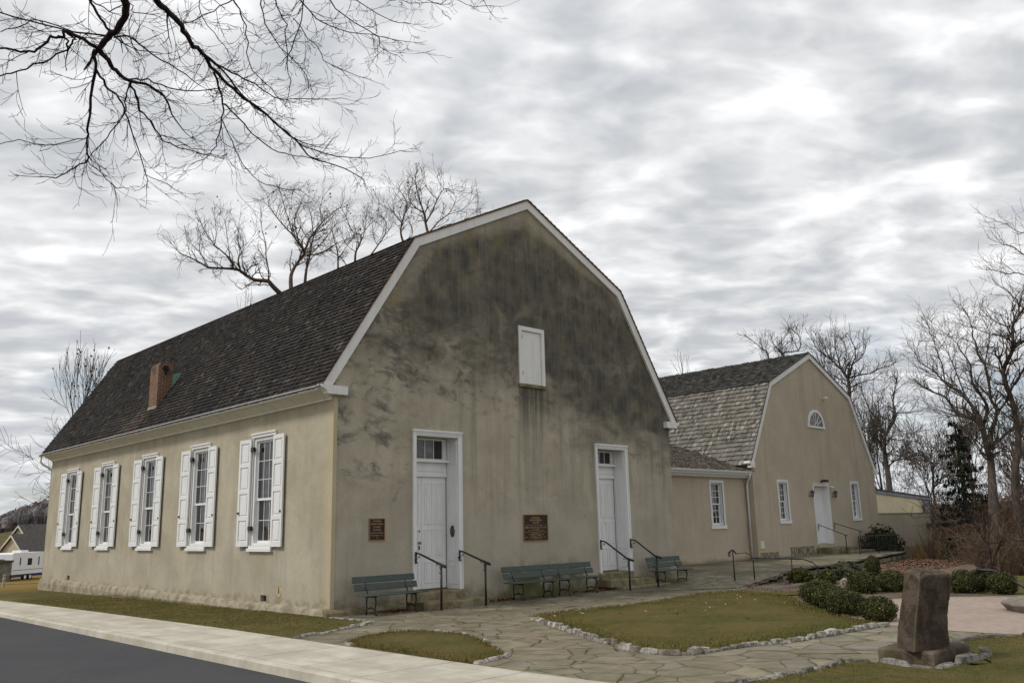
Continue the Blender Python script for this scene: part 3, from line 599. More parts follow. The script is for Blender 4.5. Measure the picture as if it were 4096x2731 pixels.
# cornice under the eaves, gutter, downspout
b = MB(); b.prism([(.0, 5.34), (-.36, 5.34), (-.36, 5.27), (-.31, 5.24), (-.31, 5.21), (-.20, 5.19), (-.12, 5.14), (-.07, 5.10), (-.05, 5.09), (-.05, 5.04), (0, 5.04)], lambda u, v, w: (u, w, v), .05, CL + .02); b.build('cornice', M['cream'], CH)
b = MB(); pr = [(-.42 + .075 * math.cos(a), 5.33 + .085 * math.sin(a)) for a in [math.pi + math.pi * i / 8 for i in range(9)]]; pr2 = [(-.42 + .065 * math.cos(a), 5.335 + .075 * math.sin(a)) for a in [math.pi + math.pi * i / 8 for i in range(9)]]
b.prism(pr + pr2[::-1], lambda u, v, w: (u, w, v), .02, CL + .25); b.tube([(-.50, .02, 5.335), (-.50, CL + .25, 5.335)], .012, 6)
b.lathe((-.42, -.0, 5.33), [(.0, -.02), (.05, -.01), (.07, .03)], 10, 'y'); gut = b.build('gutter', M['board'], CH)
b = MB(); b.tube([(-.42, CL + .18, 5.27), (-.42, CL + .18, 5.05), (-.34, CL + .15, 4.93), (-.08, CL + .1, 4.78), (.05, CL + .08, 4.7), (.06, CL + .08, -.4)], .045, 8); b.build('downspout', M['cream'], CH, True)
b = MB(); b.tube([(14.36, -.05, 5.30), (14.50, .1, 5.30), (14.5, .5, 5.30)], .055, 8); b.tube([(14.40, .25, 5.25), (14.38, .25, 5.1), (14.06, .2, 4.86), (14.05, .2, 4.4)], .045, 8); b.build('downspout', M['white'], CH, True)

# chimney
b = MB(); arch = [(.05, 5.6), (.56, 5.6), (.56, 7.62)] + [(.305 + .255 * math.cos(a), 7.62 + .22 * math.sin(a)) for a in [math.pi * i / 8 for i in range(1, 8)]] + [(.05, 7.62)]
b.prism(arch, lambda u, v, w: (u, w, v), 11.66, 12.38); chm = b.build('chimney', M['brick'], CH)
b = MB(); b.lathe((.305, 11.655, 7.58), [(.0, -.004), (.115, -.004), (.12, .01)], 16, 'y'); b.box(.27, 11.648, 7.36, .34, 11.66, 7.5); b.build('flue_opening', M['dark'], chm)
b = MB(); b.box(.03, 11.64, 5.85, .09, 12.40, 6.24); b.build('flashing_apron', plain('mortar', (.30, .27, .20), .9, .25, 12), chm)
b = MB(); b.face([(.56, 11.64, 6.86), (.56, 11.64, 7.42), (.92, 11.64, 7.48)]); b.face([(.56, 11.62, 7.42), (.92, 11.62, 7.48), (.92, 12.4, 7.48), (.56, 12.4, 7.42)]); b.prism([(.56, 6.9), (.92, 7.44), (.92, 7.48), (.56, 7.42)], lambda u, v, w: (u, w, v), 11.60, 12.40); b.build('copper_saddle', M['copper'], chm)

# ---- tall windows of the long wall
def sash_window(par, F, u0, u1, v0, v1, cols, rt, rb, meet, d=.12, fr=.075, name='window', head=True, sill=True, m='white', lab=None, mun=.011, sst=.045):
    b = MB()
    pbox(b, F, u0, u0 + fr, v0, v1, -d - .08, -.02); pbox(b, F, u1 - fr, u1, v0, v1, -d - .08, -.02); pbox(b, F, u0 + fr, u1 - fr, v1 - fr, v1, -d - .08, -.02); pbox(b, F, u0 + fr, u1 - fr, v0, v0 + fr * .7, -d - .08, -.02)
    w = b.build(name, M[m], par)
    if lab: w['label'] = lab
    def sash(a, c, e, f_, dd, rows):
        b = MB(); s_ = sst
        pbox(b, F, a, a + s_, e, f_, dd - .035, dd); pbox(b, F, c - s_, c, e, f_, dd - .035, dd); pbox(b, F, a + s_, c - s_, e, e + s_ * 1.2, dd - .035, dd); pbox(b, F, a + s_, c - s_, f_ - s_, f_, dd - .035, dd)
        for i in range(1, cols): u = a + s_ + (c - a - 2 * s_) * i / cols; pbox(b, F, u - mun, u + mun, e + s_ * 1.2, f_ - s_, dd - .03, dd - .006)
        for j in range(1, rows):
            v = e + s_ * 1.2 + (f_ - e - s_ * 2.2) * j / rows
            for i in range(cols):
                ua = a + s_ + (c - a - 2 * s_) * i / cols + (mun if i else 0); ub = a + s_ + (c - a - 2 * s_) * (i + 1) / cols - (mun if i < cols - 1 else 0); pbox(b, F, ua, ub, v - mun, v + mun, dd - .03, dd - .007)
        b.build('sash', M[m], w)
        g = MB(); g.face([F(a + s_ - .01, e + s_, dd - .022), F(c - s_ + .01, e + s_, dd - .022), F(c - s_ + .01, f_ - s_ + .01, dd - .022), F(a + s_ - .01, f_ - s_ + .01, dd - .022)]); g.build('pane', M['glass'], w)
    sash(u0 + fr, u1 - fr, meet - .03, v1 - fr, -d, rt); sash(u0 + fr, u1 - fr, v0 + fr * .7, meet + .03, -d - .045, rb)
    return w
hingeM = M['iron']
for k, yc in enumerate(WINY):
    w = sash_window(CH, X0, yc - .60, yc + .60, 1.46, 4.42, 3, 3, 2, 2.70, d=.085, fr=.09, mun=.008, sst=.055)
    b = MB(); pbox(b, X0, yc - .68, yc + .68, 1.30, 1.385, -.02, .085); pbox(b, X0, yc - .62, yc + .62, 1.385, 1.455, -.02, .055); b.build('sill', M['white'], w)
    b = MB(); pbox(b, X0, yc - .69, yc + .69, 4.425, 4.50, -.01, .035); pbox(b, X0, yc - .71, yc + .71, 4.503, 4.55, -.01, .065); pbox(b, X0, yc - .66, yc - .603, 1.46, 4.422, -.01, .02); pbox(b, X0, yc + .603, yc + .66, 1.46, 4.422, -.01, .02); b.build('casing', M['white'], w)
    for sgn in (-1, 1):       # panelled shutters, opened a little off the wall
        b = MB(); c0 = yc + sgn * .64; ang = R(3 if sgn > 0 else 2); Wd = .62
        def Fs(u, v, w_, c0=c0, sgn=sgn, ang=ang): return (-.035 - u * math.sin(ang) - w_ * math.cos(ang), c0 + sgn * (u * math.cos(ang)) - sgn * w_ * math.sin(ang), v)
        z0, z1 = 1.43, 4.40; st = .09; rails = [z0, z0 + .76, z0 + 1.50, z0 + 2.24, z1]
        pbox(b, Fs, 0, st, z0, z1, 0, .045); pbox(b, Fs, Wd - st, Wd, z0, z1, 0, .045)
        for i, rz in enumerate(rails):
            a0 = rz - (.0 if i == 0 else .055 if i < 4 else .11); a1 = rz + (.13 if i == 0 else .055 if i < 4 else 0); pbox(b, Fs, st, Wd - st, a0, a1, 0, .045)
        for i in range(4):
            lo = rails[i] + (.13 if i == 0 else .055); hi = rails[i + 1] - (.055 if i < 3 else .11)
            pbox(b, Fs, st, Wd - st, lo, hi, .006, .018); pbox(b, Fs, st + .05, Wd - st - .05, lo + .05, hi - .05, .018, .036)
        sh = b.build('shutter', M['white'], CH)
        for zz in (1.86, 4.04):
          b = MB(); pbox(b, X0, min(yc + sgn * .47, yc + sgn * .65), max(yc + sgn * .47, yc + sgn * .65), zz, zz + .12, .02, .085) if sgn > 0 else pbox(b, X0, yc - .67, yc - .62, zz, zz + .10, .02, .04)
          b.build('hinge', hingeM, sh)
        b = MB(); pbox(b, Fs, Wd - .12, Wd - .01 if sgn > 0 else Wd - .04, 2.32, 2.375, .046, .06) ; b.build('latch', hingeM, sh)
        b = MB(); b.tube([(-.0, c0 + sgn * .18, 1.41), (-.1, c0 + sgn * .18, 1.40), (-.105, c0 + sgn * .19, 1.33)], .012, 5); b.build('shutter_dog', hingeM, sh)

# ---- loft door in the gable
b = MB(); u0, u1, v0, v1 = 6.56, 7.56, 6.10, 7.82
pbox(b, F0, u0 - .06, u0 + .07, v0 - .02, v1 + .07, -.05, .045); pbox(b, F0, u1 - .07, u1 + .06, v0 - .02, v1 + .07, -.05, .045); pbox(b, F0, u0 + .07, u1 - .07, v1 - .06, v1 + .07, -.05, .045)
lf = b.build('loft_door', M['board'], CH)
b = MB(); pbox(b, F0, u0 + .078, u1 - .078, v0, v1 - .07, -.04, -.005); pbox(b, F0, u0 + .58, u0 + .586, v0 + .01, v1 - .08, -.004, -.001); b.build('door_leaf', M['board'], lf)
b = MB(); pbox(b, F0, u0 - .08, u1 + .10, v0 - .12, v0 - .022, -.05, .07); b.build('sill', M['stone'], lf)
for zz in (6.36, 7.50): b = MB(); pbox(b, F0, u0 + .07, u0 + .095, zz, zz + .12, .0, .04); b.build('hinge', M['iron'], lf)

# ---- church doors
def church_door(u0, u1, zt, H, steps, key):
    """u0..u1 outer opening, recessed half a metre: casing, panelled reveals, transom light and panelled leaf"""
    b = MB(); f = .10
    for a, c in ((u0 - f, u0 + .015), (u1 - .015, u1 + f)):
        pbox(b, F0, a, c, zt, H + .0, -.03, .035); q = (a + .0, a + .03) if a < u0 - .05 else (c - .03, c); pbox(b, F0, q[0], q[1], zt, H + .0, .036, .06)
    pbox(b, F0, u0 - f, u1 + f, H + .002, H + .055, -.03, .05); pbox(b, F0, u0 - f - .015, u1 + f + .015, H + .057, H + .105, -.03, .08); pbox(b, F0, u0 + .0, u1 - .0, H - .05, H, -.03, .03)
    dr = b.build('door_surround', M['white'], CH)
    b = MB(); D = .52
    for s_, x in ((1, u0), (-1, u1)):          # panelled jambs
        def Fj(u, v, w, x=x, s_=s_): return (x + s_ * w, u, v)
        pbox(b, Fj, .0, D, zt, H, .0, .012)
        for lo, hi in ((zt + .12, zt + .62), (zt + .74, zt + 1.62), (zt + 1.74, zt + 2.85), (zt + 3.38, H - .12)):
            for a, c, e, g_ in ((.05, .09, lo, hi), (D - .12, D - .08, lo, hi), (.09, D - .12, lo, lo + .035), (.09, D - .12, hi - .035, hi)): pbox(b, Fj, a, c, e, g_, .012, .026)
    pbox(b, F0, u0 + .03, u1 - .03, H - .03, H - .004, -D, -.03); b.build('jamb', M['white'], dr)
    b = MB(); zl = zt + 3.02; sx = u0 + (u1 - u0) * .41
    pbox(b, F0, u0 + .03, u1 - .03, zl, zl + .10, -D - .02, -D + .05); pbox(b, F0, u0 + .03, u1 - .03, zl + .103, zl + .40, -D - .02, -D + .02)
    for k in range(int((u1 - u0 - .1) / .035)): pbox(b, F0, u0 + .05 + k * .035, u0 + .068 + k * .035, zl + .14, zl + .17, -D + .02, -D + .035)
    pbox(b, F0, u0 + .03, u1 - .03, zl + .40, zl + .455, -D - .02, -D + .16); b.build('transom_bar', M['white'], dr)
    tz0, tz1 = zl + .46, H - .05; b = MB(); a, c = u0 + .05, u1 - .08
    pbox(b, F0, a - .02, a + .05, tz0, tz1, -D - .02, -D + .03); pbox(b, F0, c - .09, c + .05, tz0, tz1, -D - .02, -D + .03); pbox(b, F0, a + .05, c - .09, tz1 - .06, tz1, -D - .02, -D + .03); pbox(b, F0, a + .05, c - .09, tz0, tz0 + .04, -D - .02, -D + .03)
    for k in range(1, 4): x = a + .05 + (c - a - .14) * k / 4; pbox(b, F0, x - .012, x + .012, tz0 + .04, tz1 - .06, -D - .015, -D + .01)
    tr = b.build('transom_light', M['white'], dr); b = MB(); b.face([F0(a, tz0, -D - .005), F0(c, tz0, -D - .005), F0(c, tz1, -D - .005), F0(a, tz1, -D - .005)]); b.build('pane', M['glass'], tr)
    # leaves
    b = MB(); g0, g1 = sx - .004, sx + .004
    for a, c in ((u0 + .03, g0), (g1, u1 - .03)):
        pbox(b, F0, a, c, zt + .03, zl - .006, -D - .05, -D - .015)
        n_ = 2 if c - a > .7 else 1; pw = (c - a - .09 * (n_ + 1)) / n_
        for lo, hi in ((zt + .18, zt + .74), (zt + .90, zt + 1.60), (zt + 1.74, zl - .16)):
            for i in range(n_):
                p0_ = a + .09 + i * (pw + .09); p1_ = p0_ + pw
                for e, f_, g_, h_ in ((p0_, p0_ + .028, lo, hi), (p1_ - .028, p1_, lo, hi), (p0_ + .028, p1_ - .028, lo, lo + .028), (p0_ + .028, p1_ - .028, hi - .028, hi)): pbox(b, F0, e, f_, g_, h_, -D - .015, -D + .003)
                pbox(b, F0, p0_ + .07, p1_ - .07, lo + .07, hi - .07, -D - .015, -D - .002)
    lf = b.build('door_leaf', M['white'], dr)
    b = MB(); b.lathe((sx - .10, D + .0, zt + 1.24), [(.03, -.0), (.012, -.015), (.012, -.03), (.036, -.045), (.042, -.065), (.03, -.088), (.0, -.095)], 14, 'y'); b.build('knob', M['brass' if key else 'iron'], lf, True)
    b = MB(); pbox(b, F0, sx - .115, sx - .07, zt + 1.06, zt + 1.16, -D + .0, -D + .012); b.build('lock_plate', M['iron'], lf)
    if key: b = MB(); b.lathe((sx - .085, D - .0, zt + 1.55), [(.028, -.0), (.028, -.012), (.0, -.016)], 12, 'y'); b.build('keyhole', M['brass'], lf)
    b = MB(); pbox(b, F0, u0 + .0, u1 - .0, zt - .0, zt + .026, -D - .05, -D + .04); b.build('threshold', M['rust'], dr)
church_door(D1[0], D1[1], .19, D1[3], 2, True)
church_door(D2[0], D2[1], .30, D2[3], 3, False)

# oval medallion on the right jamb of the near door
md = empty('oval_medallion', (4.02, .26, 1.72), 'small dark oval cast medallion on the white jamb of the left church door', 'medallion')
b = MB(); n = 24; b.v = [(4.05 - .012, .26 + .095 * math.cos(a * math.pi / 12), 1.72 + .165 * math.sin(a * math.pi / 12)) for a in range(n)] + [(4.05 - .03, .26 + .088 * math.cos(a * math.pi / 12), 1.72 + .158 * math.sin(a * math.pi / 12)) for a in range(n)]
b.f = [(i, (i + 1) % n, n + (i + 1) % n, n + i) for i in range(n)] + [tuple(range(n, 2 * n))]; b.c = [None] * len(b.f); b.build('plate', plain('dark_metal', (.05, .055, .055), .5, .3, 40, .3), md)
b = MB(); lo = [(4.05 - .034, .26 + .07 * math.cos(a * math.pi / 12), 1.72 + .138 * math.sin(a * math.pi / 12)) for a in range(25)]; b.tube(lo, .005, 5, False)
b.tube([(4.016, .25, 1.66), (4.016, .27, 1.70), (4.016, .24, 1.74), (4.016, .28, 1.77)], .012, 5); b.tube([(4.016, .225, 1.70), (4.016, .295, 1.72)], .007, 5); b.build('relief', plain('grey_relief', (.16, .17, .17), .5), md)

# ---- plaques
def text_mesh(txt, size, x, y, z, par, m, name='lettering'):
    c = bpy.data.curves.new('t', 'FONT'); c.body = txt; c.size = size; c.align_x = 'CENTER'; c.align_y = 'CENTER'; c.extrude = .002; c.space_line = 1.0
    o = bpy.data.objects.new('t', c); COL.objects.link(o); bpy.context.view_layer.update()
    me = bpy.data.meshes.new_from_object(o.evaluated_get(bpy.context.evaluated_depsgraph_get())); bpy.data.objects.remove(o); bpy.data.curves.remove(c)
    return [(x + v.co.x, y - v.co.z, z + v.co.y) for v in me.vertices], [tuple(p.vertices) for p in me.polygons]
def plaque(x0, x1, z0, z1, lines, label, edge=.018):
    root = empty('bronze_plaque', ((x0 + x1) / 2, 0, z0), label, 'plaque', 'bronze plaques on the gable wall')
    b = MB(); b.box(x0 + edge, -.022, z0 + edge, x1 - edge, .0, z1 - edge); b.build('plate', M['bronze'], root)
    b = MB()
    for a, c, e, f_ in ((x0, x1, z0, z0 + edge), (x0, x1, z1 - edge, z1)): b.box(a, -.034, e, c, .0, f_)
    for a, c in ((x0, x0 + edge), (x1 - edge, x1)): b.box(a, -.034, z0 + edge, c, .0, z1 - edge)
    b.build('rim', M['brass'], root)
    b = MB(); cx = (x0 + x1) / 2; H = z1 - z0 - 2 * edge
    for txt, sz, fz in lines:
        if txt is None:      # worn lines that cannot be read: rows of small raised strokes
            rn = random.Random(int(fz * 999)); xx = cx - sz * (x1 - x0) / 2; zc = z0 + edge + H * fz; hh = .026 if .5 < fz < .53 else .013
            while xx < cx + sz * (x1 - x0) / 2:
                b.box(xx, -.026, zc - hh, xx + rn.uniform(.006, .016), -.022, zc + hh * rn.uniform(.6, 1)); xx += rn.choice((.024, .026, .03, .05))
            continue
        v, f = text_mesh(txt, sz, cx, -.024, z0 + edge + H * fz, root, None); i = len(b.v); b.v += v; b.f += [tuple(i + k for k in q) for q in f]; b.c += [None] * len(f)
    b.build('lettering', M['brassy'], root); return root
plaque(1.08, 1.56, 1.54, 2.09, [('DONEGAL', .056, .90), ('PRESBYTERIAN', .056, .755), ('CHURCH', .056, .61), ('COMPLEX', .056, .47), ('NATIONAL REGISTER', .040, .33), ('OF HISTORIC PLACES', .040, .205), ('1985', .036, .09)],
       'small upright dark bronze plaque with raised lettering left of the left church door')
plaque(6.52, 7.54, 1.38, 2.15, [('DONEGAL', .075, .89), ('PRESBYTERIAN', .075, .79), ('CHURCH', .07, .69)] + [(None, w_, f_) for w_, f_ in ((.80, .60), (.86, .51), (.30, .445), (.62, .39), (.84, .33), (.36, .28), (.60, .23), (.46, .18), (.86, .125), (.52, .07))],
       'wide bronze plaque crowded with lettering on the gable wall above the two joined benches')

# ------------------------------------------------------------------ steps in front of the doors
def slab_step(b, x0, x1, y0, y1, z0, z1, seed, bev=.025):
    """worn stone step with a rounded, wavering front edge"""
    rnd = random.Random(seed); n = 14; rows = []
    for i in range(n + 1):
        x = x0 + (x1 - x0) * i / n; w = .012 * noise.noise((x * 3, seed, 0)) + .008 * rnd.uniform(-1, 1); e = .02 if i in (0, n) else 0; sag = -.012 * math.sin(math.pi * i / n)
        rows.append([(x, y1, z1), (x, y0 + .12, z1 + sag), (x, y0 + bev + w + e, z1 + sag - .002), (x, y0 + w + e * 2, z1 - bev + sag), (x, y0 + w * .4 + e * 2, z0)])
    for r_ in rows: b.v += r_
    o_ = len(b.v) - 5 * (n + 1)
    for i in range(n):
        for k in range(4): b.f.append((o_ + i * 5 + k, o_ + (i + 1) * 5 + k, o_ + (i + 1) * 5 + k + 1, o_ + i * 5 + k + 1)); b.c.append(None)
    b.face([(x0, y1, z0), (x0, y1, z1), (x0, y0 + .12, z1), rows[0][3], rows[0][4]]); b.face([(x1, y1, z0), (x1, y1, z1), (x1, y0 + .12, z1), rows[-1][3], rows[-1][4]])
ST1 = empty('door_steps', (3.4, -.5, -.2), 'two worn stone steps below the left church door', 'steps', 'stone steps of the church doors')
b = MB(); slab_step(b, 2.42, 4.18, -.10, .60, -.03, .185, 5); b.build('step', M['stone'], ST1); b = MB(); slab_step(b, 2.26, 4.48, -.78, .02, -.22, -.02, 6); b.build('step', M['stone'], ST1)
ST2 = empty('door_steps', (10.7, -.5, -.2), 'three stone steps below the right church door', 'steps', 'stone steps of the church doors')
for q, (a, c, y0, z0, z1) in enumerate(((9.84, 11.52, -.10, .10, .295), (9.72, 12.0, -.62, -.09, .10), (9.9, 12.35, -.95, -.25, -.10))):
    b = MB(); slab_step(b, a, c, y0, .6 if q == 0 else 0.02, z0 - .02, z1, 7 + q); b.build('step', M['stone'], ST2)

# ------------------------------------------------------------------ wrought handrails
def spiral(c, r, a0, turns, ax='y', n=18, sgn=1):
    pts = []
    for i in range(n + 1):
        t_ = i / n; rr = r * (1 - .75 * t_); a = a0 + sgn * turns * 2 * math.pi * t_
        pts.append((c[0], c[1] + rr * math.cos(a), c[2] + rr * math.sin(a)) if ax == 'y' else (c[0] + rr * math.cos(a), c[1], c[2] + rr * math.sin(a)))
    return pts
def handrail(x, zt, zp, yp, zg, label, drop):
    """plate on the door casing, rail running out and down to a round post with scrolls"""
    r_ = empty('handrail', (x, yp, zg), label, 'handrail', 'wrought iron handrails of the church doors')
    b = MB(); b.box(x - .022, -.085, zt - .27, x + .022, -.06, zt + .03); b.box(x - .010, -.075, zt - .20, x + .010, -.0, zt - .16); b.build('wall_plate', M['iron'], r_)
    b = MB(); pts = [(x, -.07, zt - .01), (x, -.20, zt - .015), (x, -.28, zt - .04), (x, yp + .08, zp + .03), (x, yp - .02, zp), (x, yp - .15, zp - .035)]
    b.tube(pts, [.022, .023, .025, .027, .038, .040], 10); b.lathe((x, yp - .17, zp - .04), [(.0, -.035), (.03, -.02), (.04, .0), (.03, .02), (0, .035)], 10, 'y'); b.build('rail', M['iron'], r_, True)
    b = MB(); b.tube([(x, yp, zg - .05), (x, yp, zp + .005)], .029, 10); b.lathe((x, yp, zg), [(.05, -.01), (.045, .012), (.026, .02)], 10); b.build('post', M['iron'], r_, True)
    b = MB()
    b.tube([(x, -.08, zt - .20)] + [(x, -.12, zt - .15), (x, -.22, zt - .07)], .007, 5)
    b.tube(spiral((x, -.235, zt - .11), .035, math.pi / 2, .9, sgn=-1), .007, 5); b.tube(spiral((x, -.12, zt - .235), .032, math.pi * .9, .9), .007, 5)
    b.tube([(x, yp + .03, zp - .17), (x, yp + .05, zp - .10), (x, yp + .12, zp + .03)], .007, 5)
    b.tube(spiral((x, yp + .17, zp + .01), .035, math.pi / 2, .9, sgn=-1), .007, 5); b.tube(spiral((x, yp + .06, zp - .20), .032, 0, .9), .007, 5)
    b.build('scroll', M['iron'], r_); return r_
handrail(2.52, 1.19, .90, -1.12, -.2, 'black iron handrail on the left side of the left church door', .2)
handrail(4.01, 1.19, .90, -1.12, -.2, 'black iron handrail on the right side of the left church door', .2)
handrail(9.90, 1.30, .74, -1.18, -.2, 'black iron handrail on the left side of the right church door', .3)
handrail(11.42, 1.30, .76, -1.10, -.2, 'black iron handrail on the right side of the right church door', .3)

# ------------------------------------------------------------------ benches: slatted plank benches on cast iron legs
def make_bench(L, sup):
    r_ = empty('garden_bench', (0, 0, 0), '', 'bench', 'green plank benches along the gable wall')
    def plank(y0, z0, y1, z1, th, a0, a1, name):
        b = MB(); dy, dz = y1 - y0, z1 - z0; l = math.hypot(dy, dz); ny, nz = -dz / l * th, dy / l * th; e = .008
        pr = [(y0 + dy / l * e, z0 + dz / l * e), (y1 - dy / l * e, z1 - dz / l * e), (y1 + ny * .3, z1 + nz * .3), (y1 + ny * .8, z1 + nz * .8), (y1 - dy / l * e + ny, z1 - dz / l * e + nz), (y0 + dy / l * e + ny, z0 + dz / l * e + nz), (y0 + ny * .8, z0 + nz * .8), (y0 + ny * .3, z0 + nz * .3)]
        b.prism(pr, lambda u, v, w: (w, u, v), a0, a1); return b.build(name, M['bench'], r_)
    plank(.135, .905, .105, .755, .026, -L / 2 - .03, L / 2 - .03, 'back_plank')
    plank(.095, .725, .055, .575, .026, -L / 2, L / 2 + .02, 'back_plank')
    for i in range(4): plank(-.385 + i * .108, .468 - (3 - i) * .004, -.285 + i * .108, .466 - (3 - i) * .004, .026, -L / 2 - .04, L / 2 + .04, 'seat_plank')
    for s_ in sup:
        b = MB(); yl = [(-.34, .455), (-.345, .40), (-.365, .30), (-.33, .18), (-.345, .08), (-.39, .0)]
        b.tube([(s_, y, z) for y, z in yl], [.020, .024, .019, .017, .018, .026], 8); yb = [(.0, .455), (.03, .38), (.035, .28), (.015, .17), (.03, .08), (.06, .0)]
        b.tube([(s_, y, z) for y, z in yb], [.020, .022, .019, .017, .018, .026], 8)
        b.tube([(s_, -.345, .165), (s_, -.26, .15), (s_, -.20, .175), (s_, -.155, .185), (s_, -.10, .175), (s_, -.06, .15), (s_, .02, .165)], [.014, .017, .014, .022, .014, .017, .014], 8)
        b.tube([(s_, -.40, .448), (s_, -.30, .432), (s_, -.16, .44), (s_, -.05, .43), (s_, .06, .445)], [.016, .02, .018, .022, .018], 8)
        b.build('leg_frame', M['iron'], r_, True)
        b = MB(); b.tube([(s_, .03, .45), (s_, .0, .50), (s_, .03, .57), (s_, .085, .66), (s_, .125, .78), (s_, .165, .88)], [.02, .022, .02, .017, .015, .012], 8); b.build('back_bracket', M['iron'], r_, True)
    return r_
BN = make_bench(1.86, (-.60, .60))
BN.location = (1.33, -.50, -.2); BN['label'] = 'green plank bench left of the left church door, nearest the building corner'
copy_thing(BN, (6.24, -.50, -.2), 0, 'green plank bench below the wide plaque, left one of the two joined benches')
copy_thing(BN, (8.11, -.50, -.2), 0, 'green plank bench just left of the right church door, right one of the joined pair')
copy_thing(BN, (12.75, -.50, -.2), 0, 'green plank bench behind the handrail, right of the right church door')

# ------------------------------------------------------------------ link building
LK = empty('link_building', (18, 3.0, .0), 'low stucco connecting wing with a shallow shingle roof between the church and the smaller hall', 'building')
F3 = FY(3.0); Wk = (20.9, 21.80, 1.66, 3.50)
b = MB(); wall(b, F3, [(13.5, 3.98), (24.3, 3.98)], -.3, [Wk], .24); b.build('wall', M['hall'], LK)
def hall_window(par, F, o_, name='window'):
    u0, u1, v0, v1 = o_; fr = .11; b = MB()
    for q in ((u0 - fr, u0, v0 - .0, v1 + fr), (u1, u1 + fr, v0 - .0, v1 + fr), (u0, u1, v1, v1 + fr)): pbox(b, F, *q, -.05, .03)
    for q in ((u0 - fr + .02, u0 - fr + .045, v0, v1 + fr - .045), (u1 + fr - .045, u1 + fr - .02, v0, v1 + fr - .045), (u0 - fr + .02, u1 + fr - .02, v1 + fr - .045, v1 + fr - .02)): pbox(b, F, *q, .03, .045)
    w = b.build(name, M['white'], par)
    b = MB(); pbox(b, F, u0 - fr - .02, u1 + fr + .02, v0 - .14, v0 - .003, -.05, .055); pbox(b, F, u0 - fr - .03, u1 + fr + .03, v0 - .16, v0 - .142, -.05, .02); b.build('sill', M['white'], w)
    b = MB()
    for x in (u0, u1 - .012): pbox(b, F, x, x + .012, v0, v1, -.235, -.05)
    pbox(b, F, u0 + .012, u1 - .012, v0, v0 + .02, -.235, -.05); b.build('jamb', M['white'], w)
    s = sash_window(w.parent, F, u0 + .012, u1 - .012, v0 + .02, v1, 3, 3, 3, (v0 + v1) / 2, d=.13, fr=.035, name='sashes', mun=.010)
    # keep thing > part > sub-part: the sash pieces hang on the window itself
    for ch in list(s.children): ch.parent = w; ch.location = s.location
    s.parent = w; s.name = 'sash_frame'; return w
hall_window(LK, F3, Wk)
def lcol(rnd, s_, l, r_):
    v = rnd.uniform(.17, .30); q = rnd.random()
    if q < .10: v = rnd.uniform(.34, .44)
    elif q < .25: v *= .6
    w = rnd.uniform(-.03, .09); return (v * (1.03 + w), v * (.95 + w * .3), v * (.84 - w))
shingles((2.62, 4.02), (6.6, 5.42), 13.9, 23.9, .14, .13, 21, lcol, par=LK, axisfn=lambda a, l, z: (l, a, z), thick=.055, jit=.02, name='roof')
b = MB(); prf = [(2.72, 3.96), (2.62, 3.97), (2.62, 3.86), (2.72, 3.84), (2.80, 3.74), (3.0, 3.72), (3.0, 3.97)]; b.prism(prf, lambda u, v, w: (w, u, v), 13.9, 23.72); b.build('cornice', M['white'], LK)
b = MB(); pr = [(2.58 + .07 * math.cos(a), 4.00 + .085 * math.sin(a)) for a in [math.pi + math.pi * i / 7 for i in range(8)]]; pr2 = [(2.58 + .06 * math.cos(a), 4.005 + .075 * math.sin(a)) for a in [math.pi + math.pi * i / 7 for i in range(8)]]
b.prism(pr + pr2[::-1], lambda u, v, w: (w, u, v), 14.0, 23.60); b.tube([(14.0, 2.505, 4.004), (23.6, 2.505, 4.004)], .011, 5); b.build('gutter', M['white'], LK)
b = MB(); b.tube([(23.52, 2.58, 3.95), (23.55, 2.62, 3.75), (23.64, 2.80, 3.6), (23.66, 2.86, 3.4), (23.66, 2.86, .1)], .045, 8); b.tube([(23.66, 2.86, .16), (23.66, 2.80, .06), (23.66, 2.66, .03)], .048, 8); b.build('downspout', M['white'], LK, True)
b = MB(); b.prism([(13.9, 3.02), (24.1, 3.02), (24.1, 3.10), (13.9, 3.10)], lambda u, v, w: (u, v, w), 3.5, 3.97)
b.box(14.0, 2.965, -.3, 23.74, 2.998, .42); b.build('plinth', M['hall'], LK)

# ------------------------------------------------------------------ the smaller gambrel hall
HL = empty('hall', (30, 2.6, .1), 'smaller stucco hall with weathered grey gambrel roof, fanlight and white door', 'hall')
F2 = FY(2.6); hx = 23.75; hw = 12.7
HO = [(hx - .17, 4.42), (hx + 2.09, 8.37), (hx + hw / 2, 10.29), (hx + hw - 2.09, 8.37), (hx + hw + .17, 4.42)]
HPf = [(hx, 4.55), (hx + .06, 4.60), (hx + 2.15, 8.24), (hx + hw / 2, 10.10), (hx + hw - 2.15, 8.24), (hx + hw - .06, 4.60), (hx + hw, 4.55)]
D3 = (29.36, 30.84, .62, 3.46); WB = (25.96, 26.76, 1.80, 3.58); WC = (33.48, 34.24, 1.86, 3.64)
b = MB(); wall(b, F2, HPf, -1.2, [D3, WB, WC], .32); b.face([(hx, 2.6, -1), (hx, 2.6, 4.55), (hx, 22, 4.55), (hx, 22, -1)]); b.face([(hx + hw, 2.6, -2), (hx + hw, 22, -2), (hx + hw, 22, 4.55), (hx + hw, 2.6, 4.55)]); b.build('wall', M['hall'], HL)
hall_window(HL, F2, WB); hall_window(HL, F2, WC)
def hcol(rnd, s_, l, r_):
    v = rnd.uniform(.16, .235); q = rnd.random()
    if q < .10: v = rnd.uniform(.27, .36)
    elif q < .22: v *= .6
    w = rnd.uniform(-.02, .12); return (v * (1.0 + w * .6), v * (.955 + w * .25), v * (.88 - w * .4))
def hcol2(rnd, s_, l, r_): c = hcol(rnd, s_, l, r_); k = rnd.uniform(.5, .85); v = min(c[1], .2) * k; return (v * 1.02, v, v * .93)
axH = lambda a, l, z: (a, l, z)
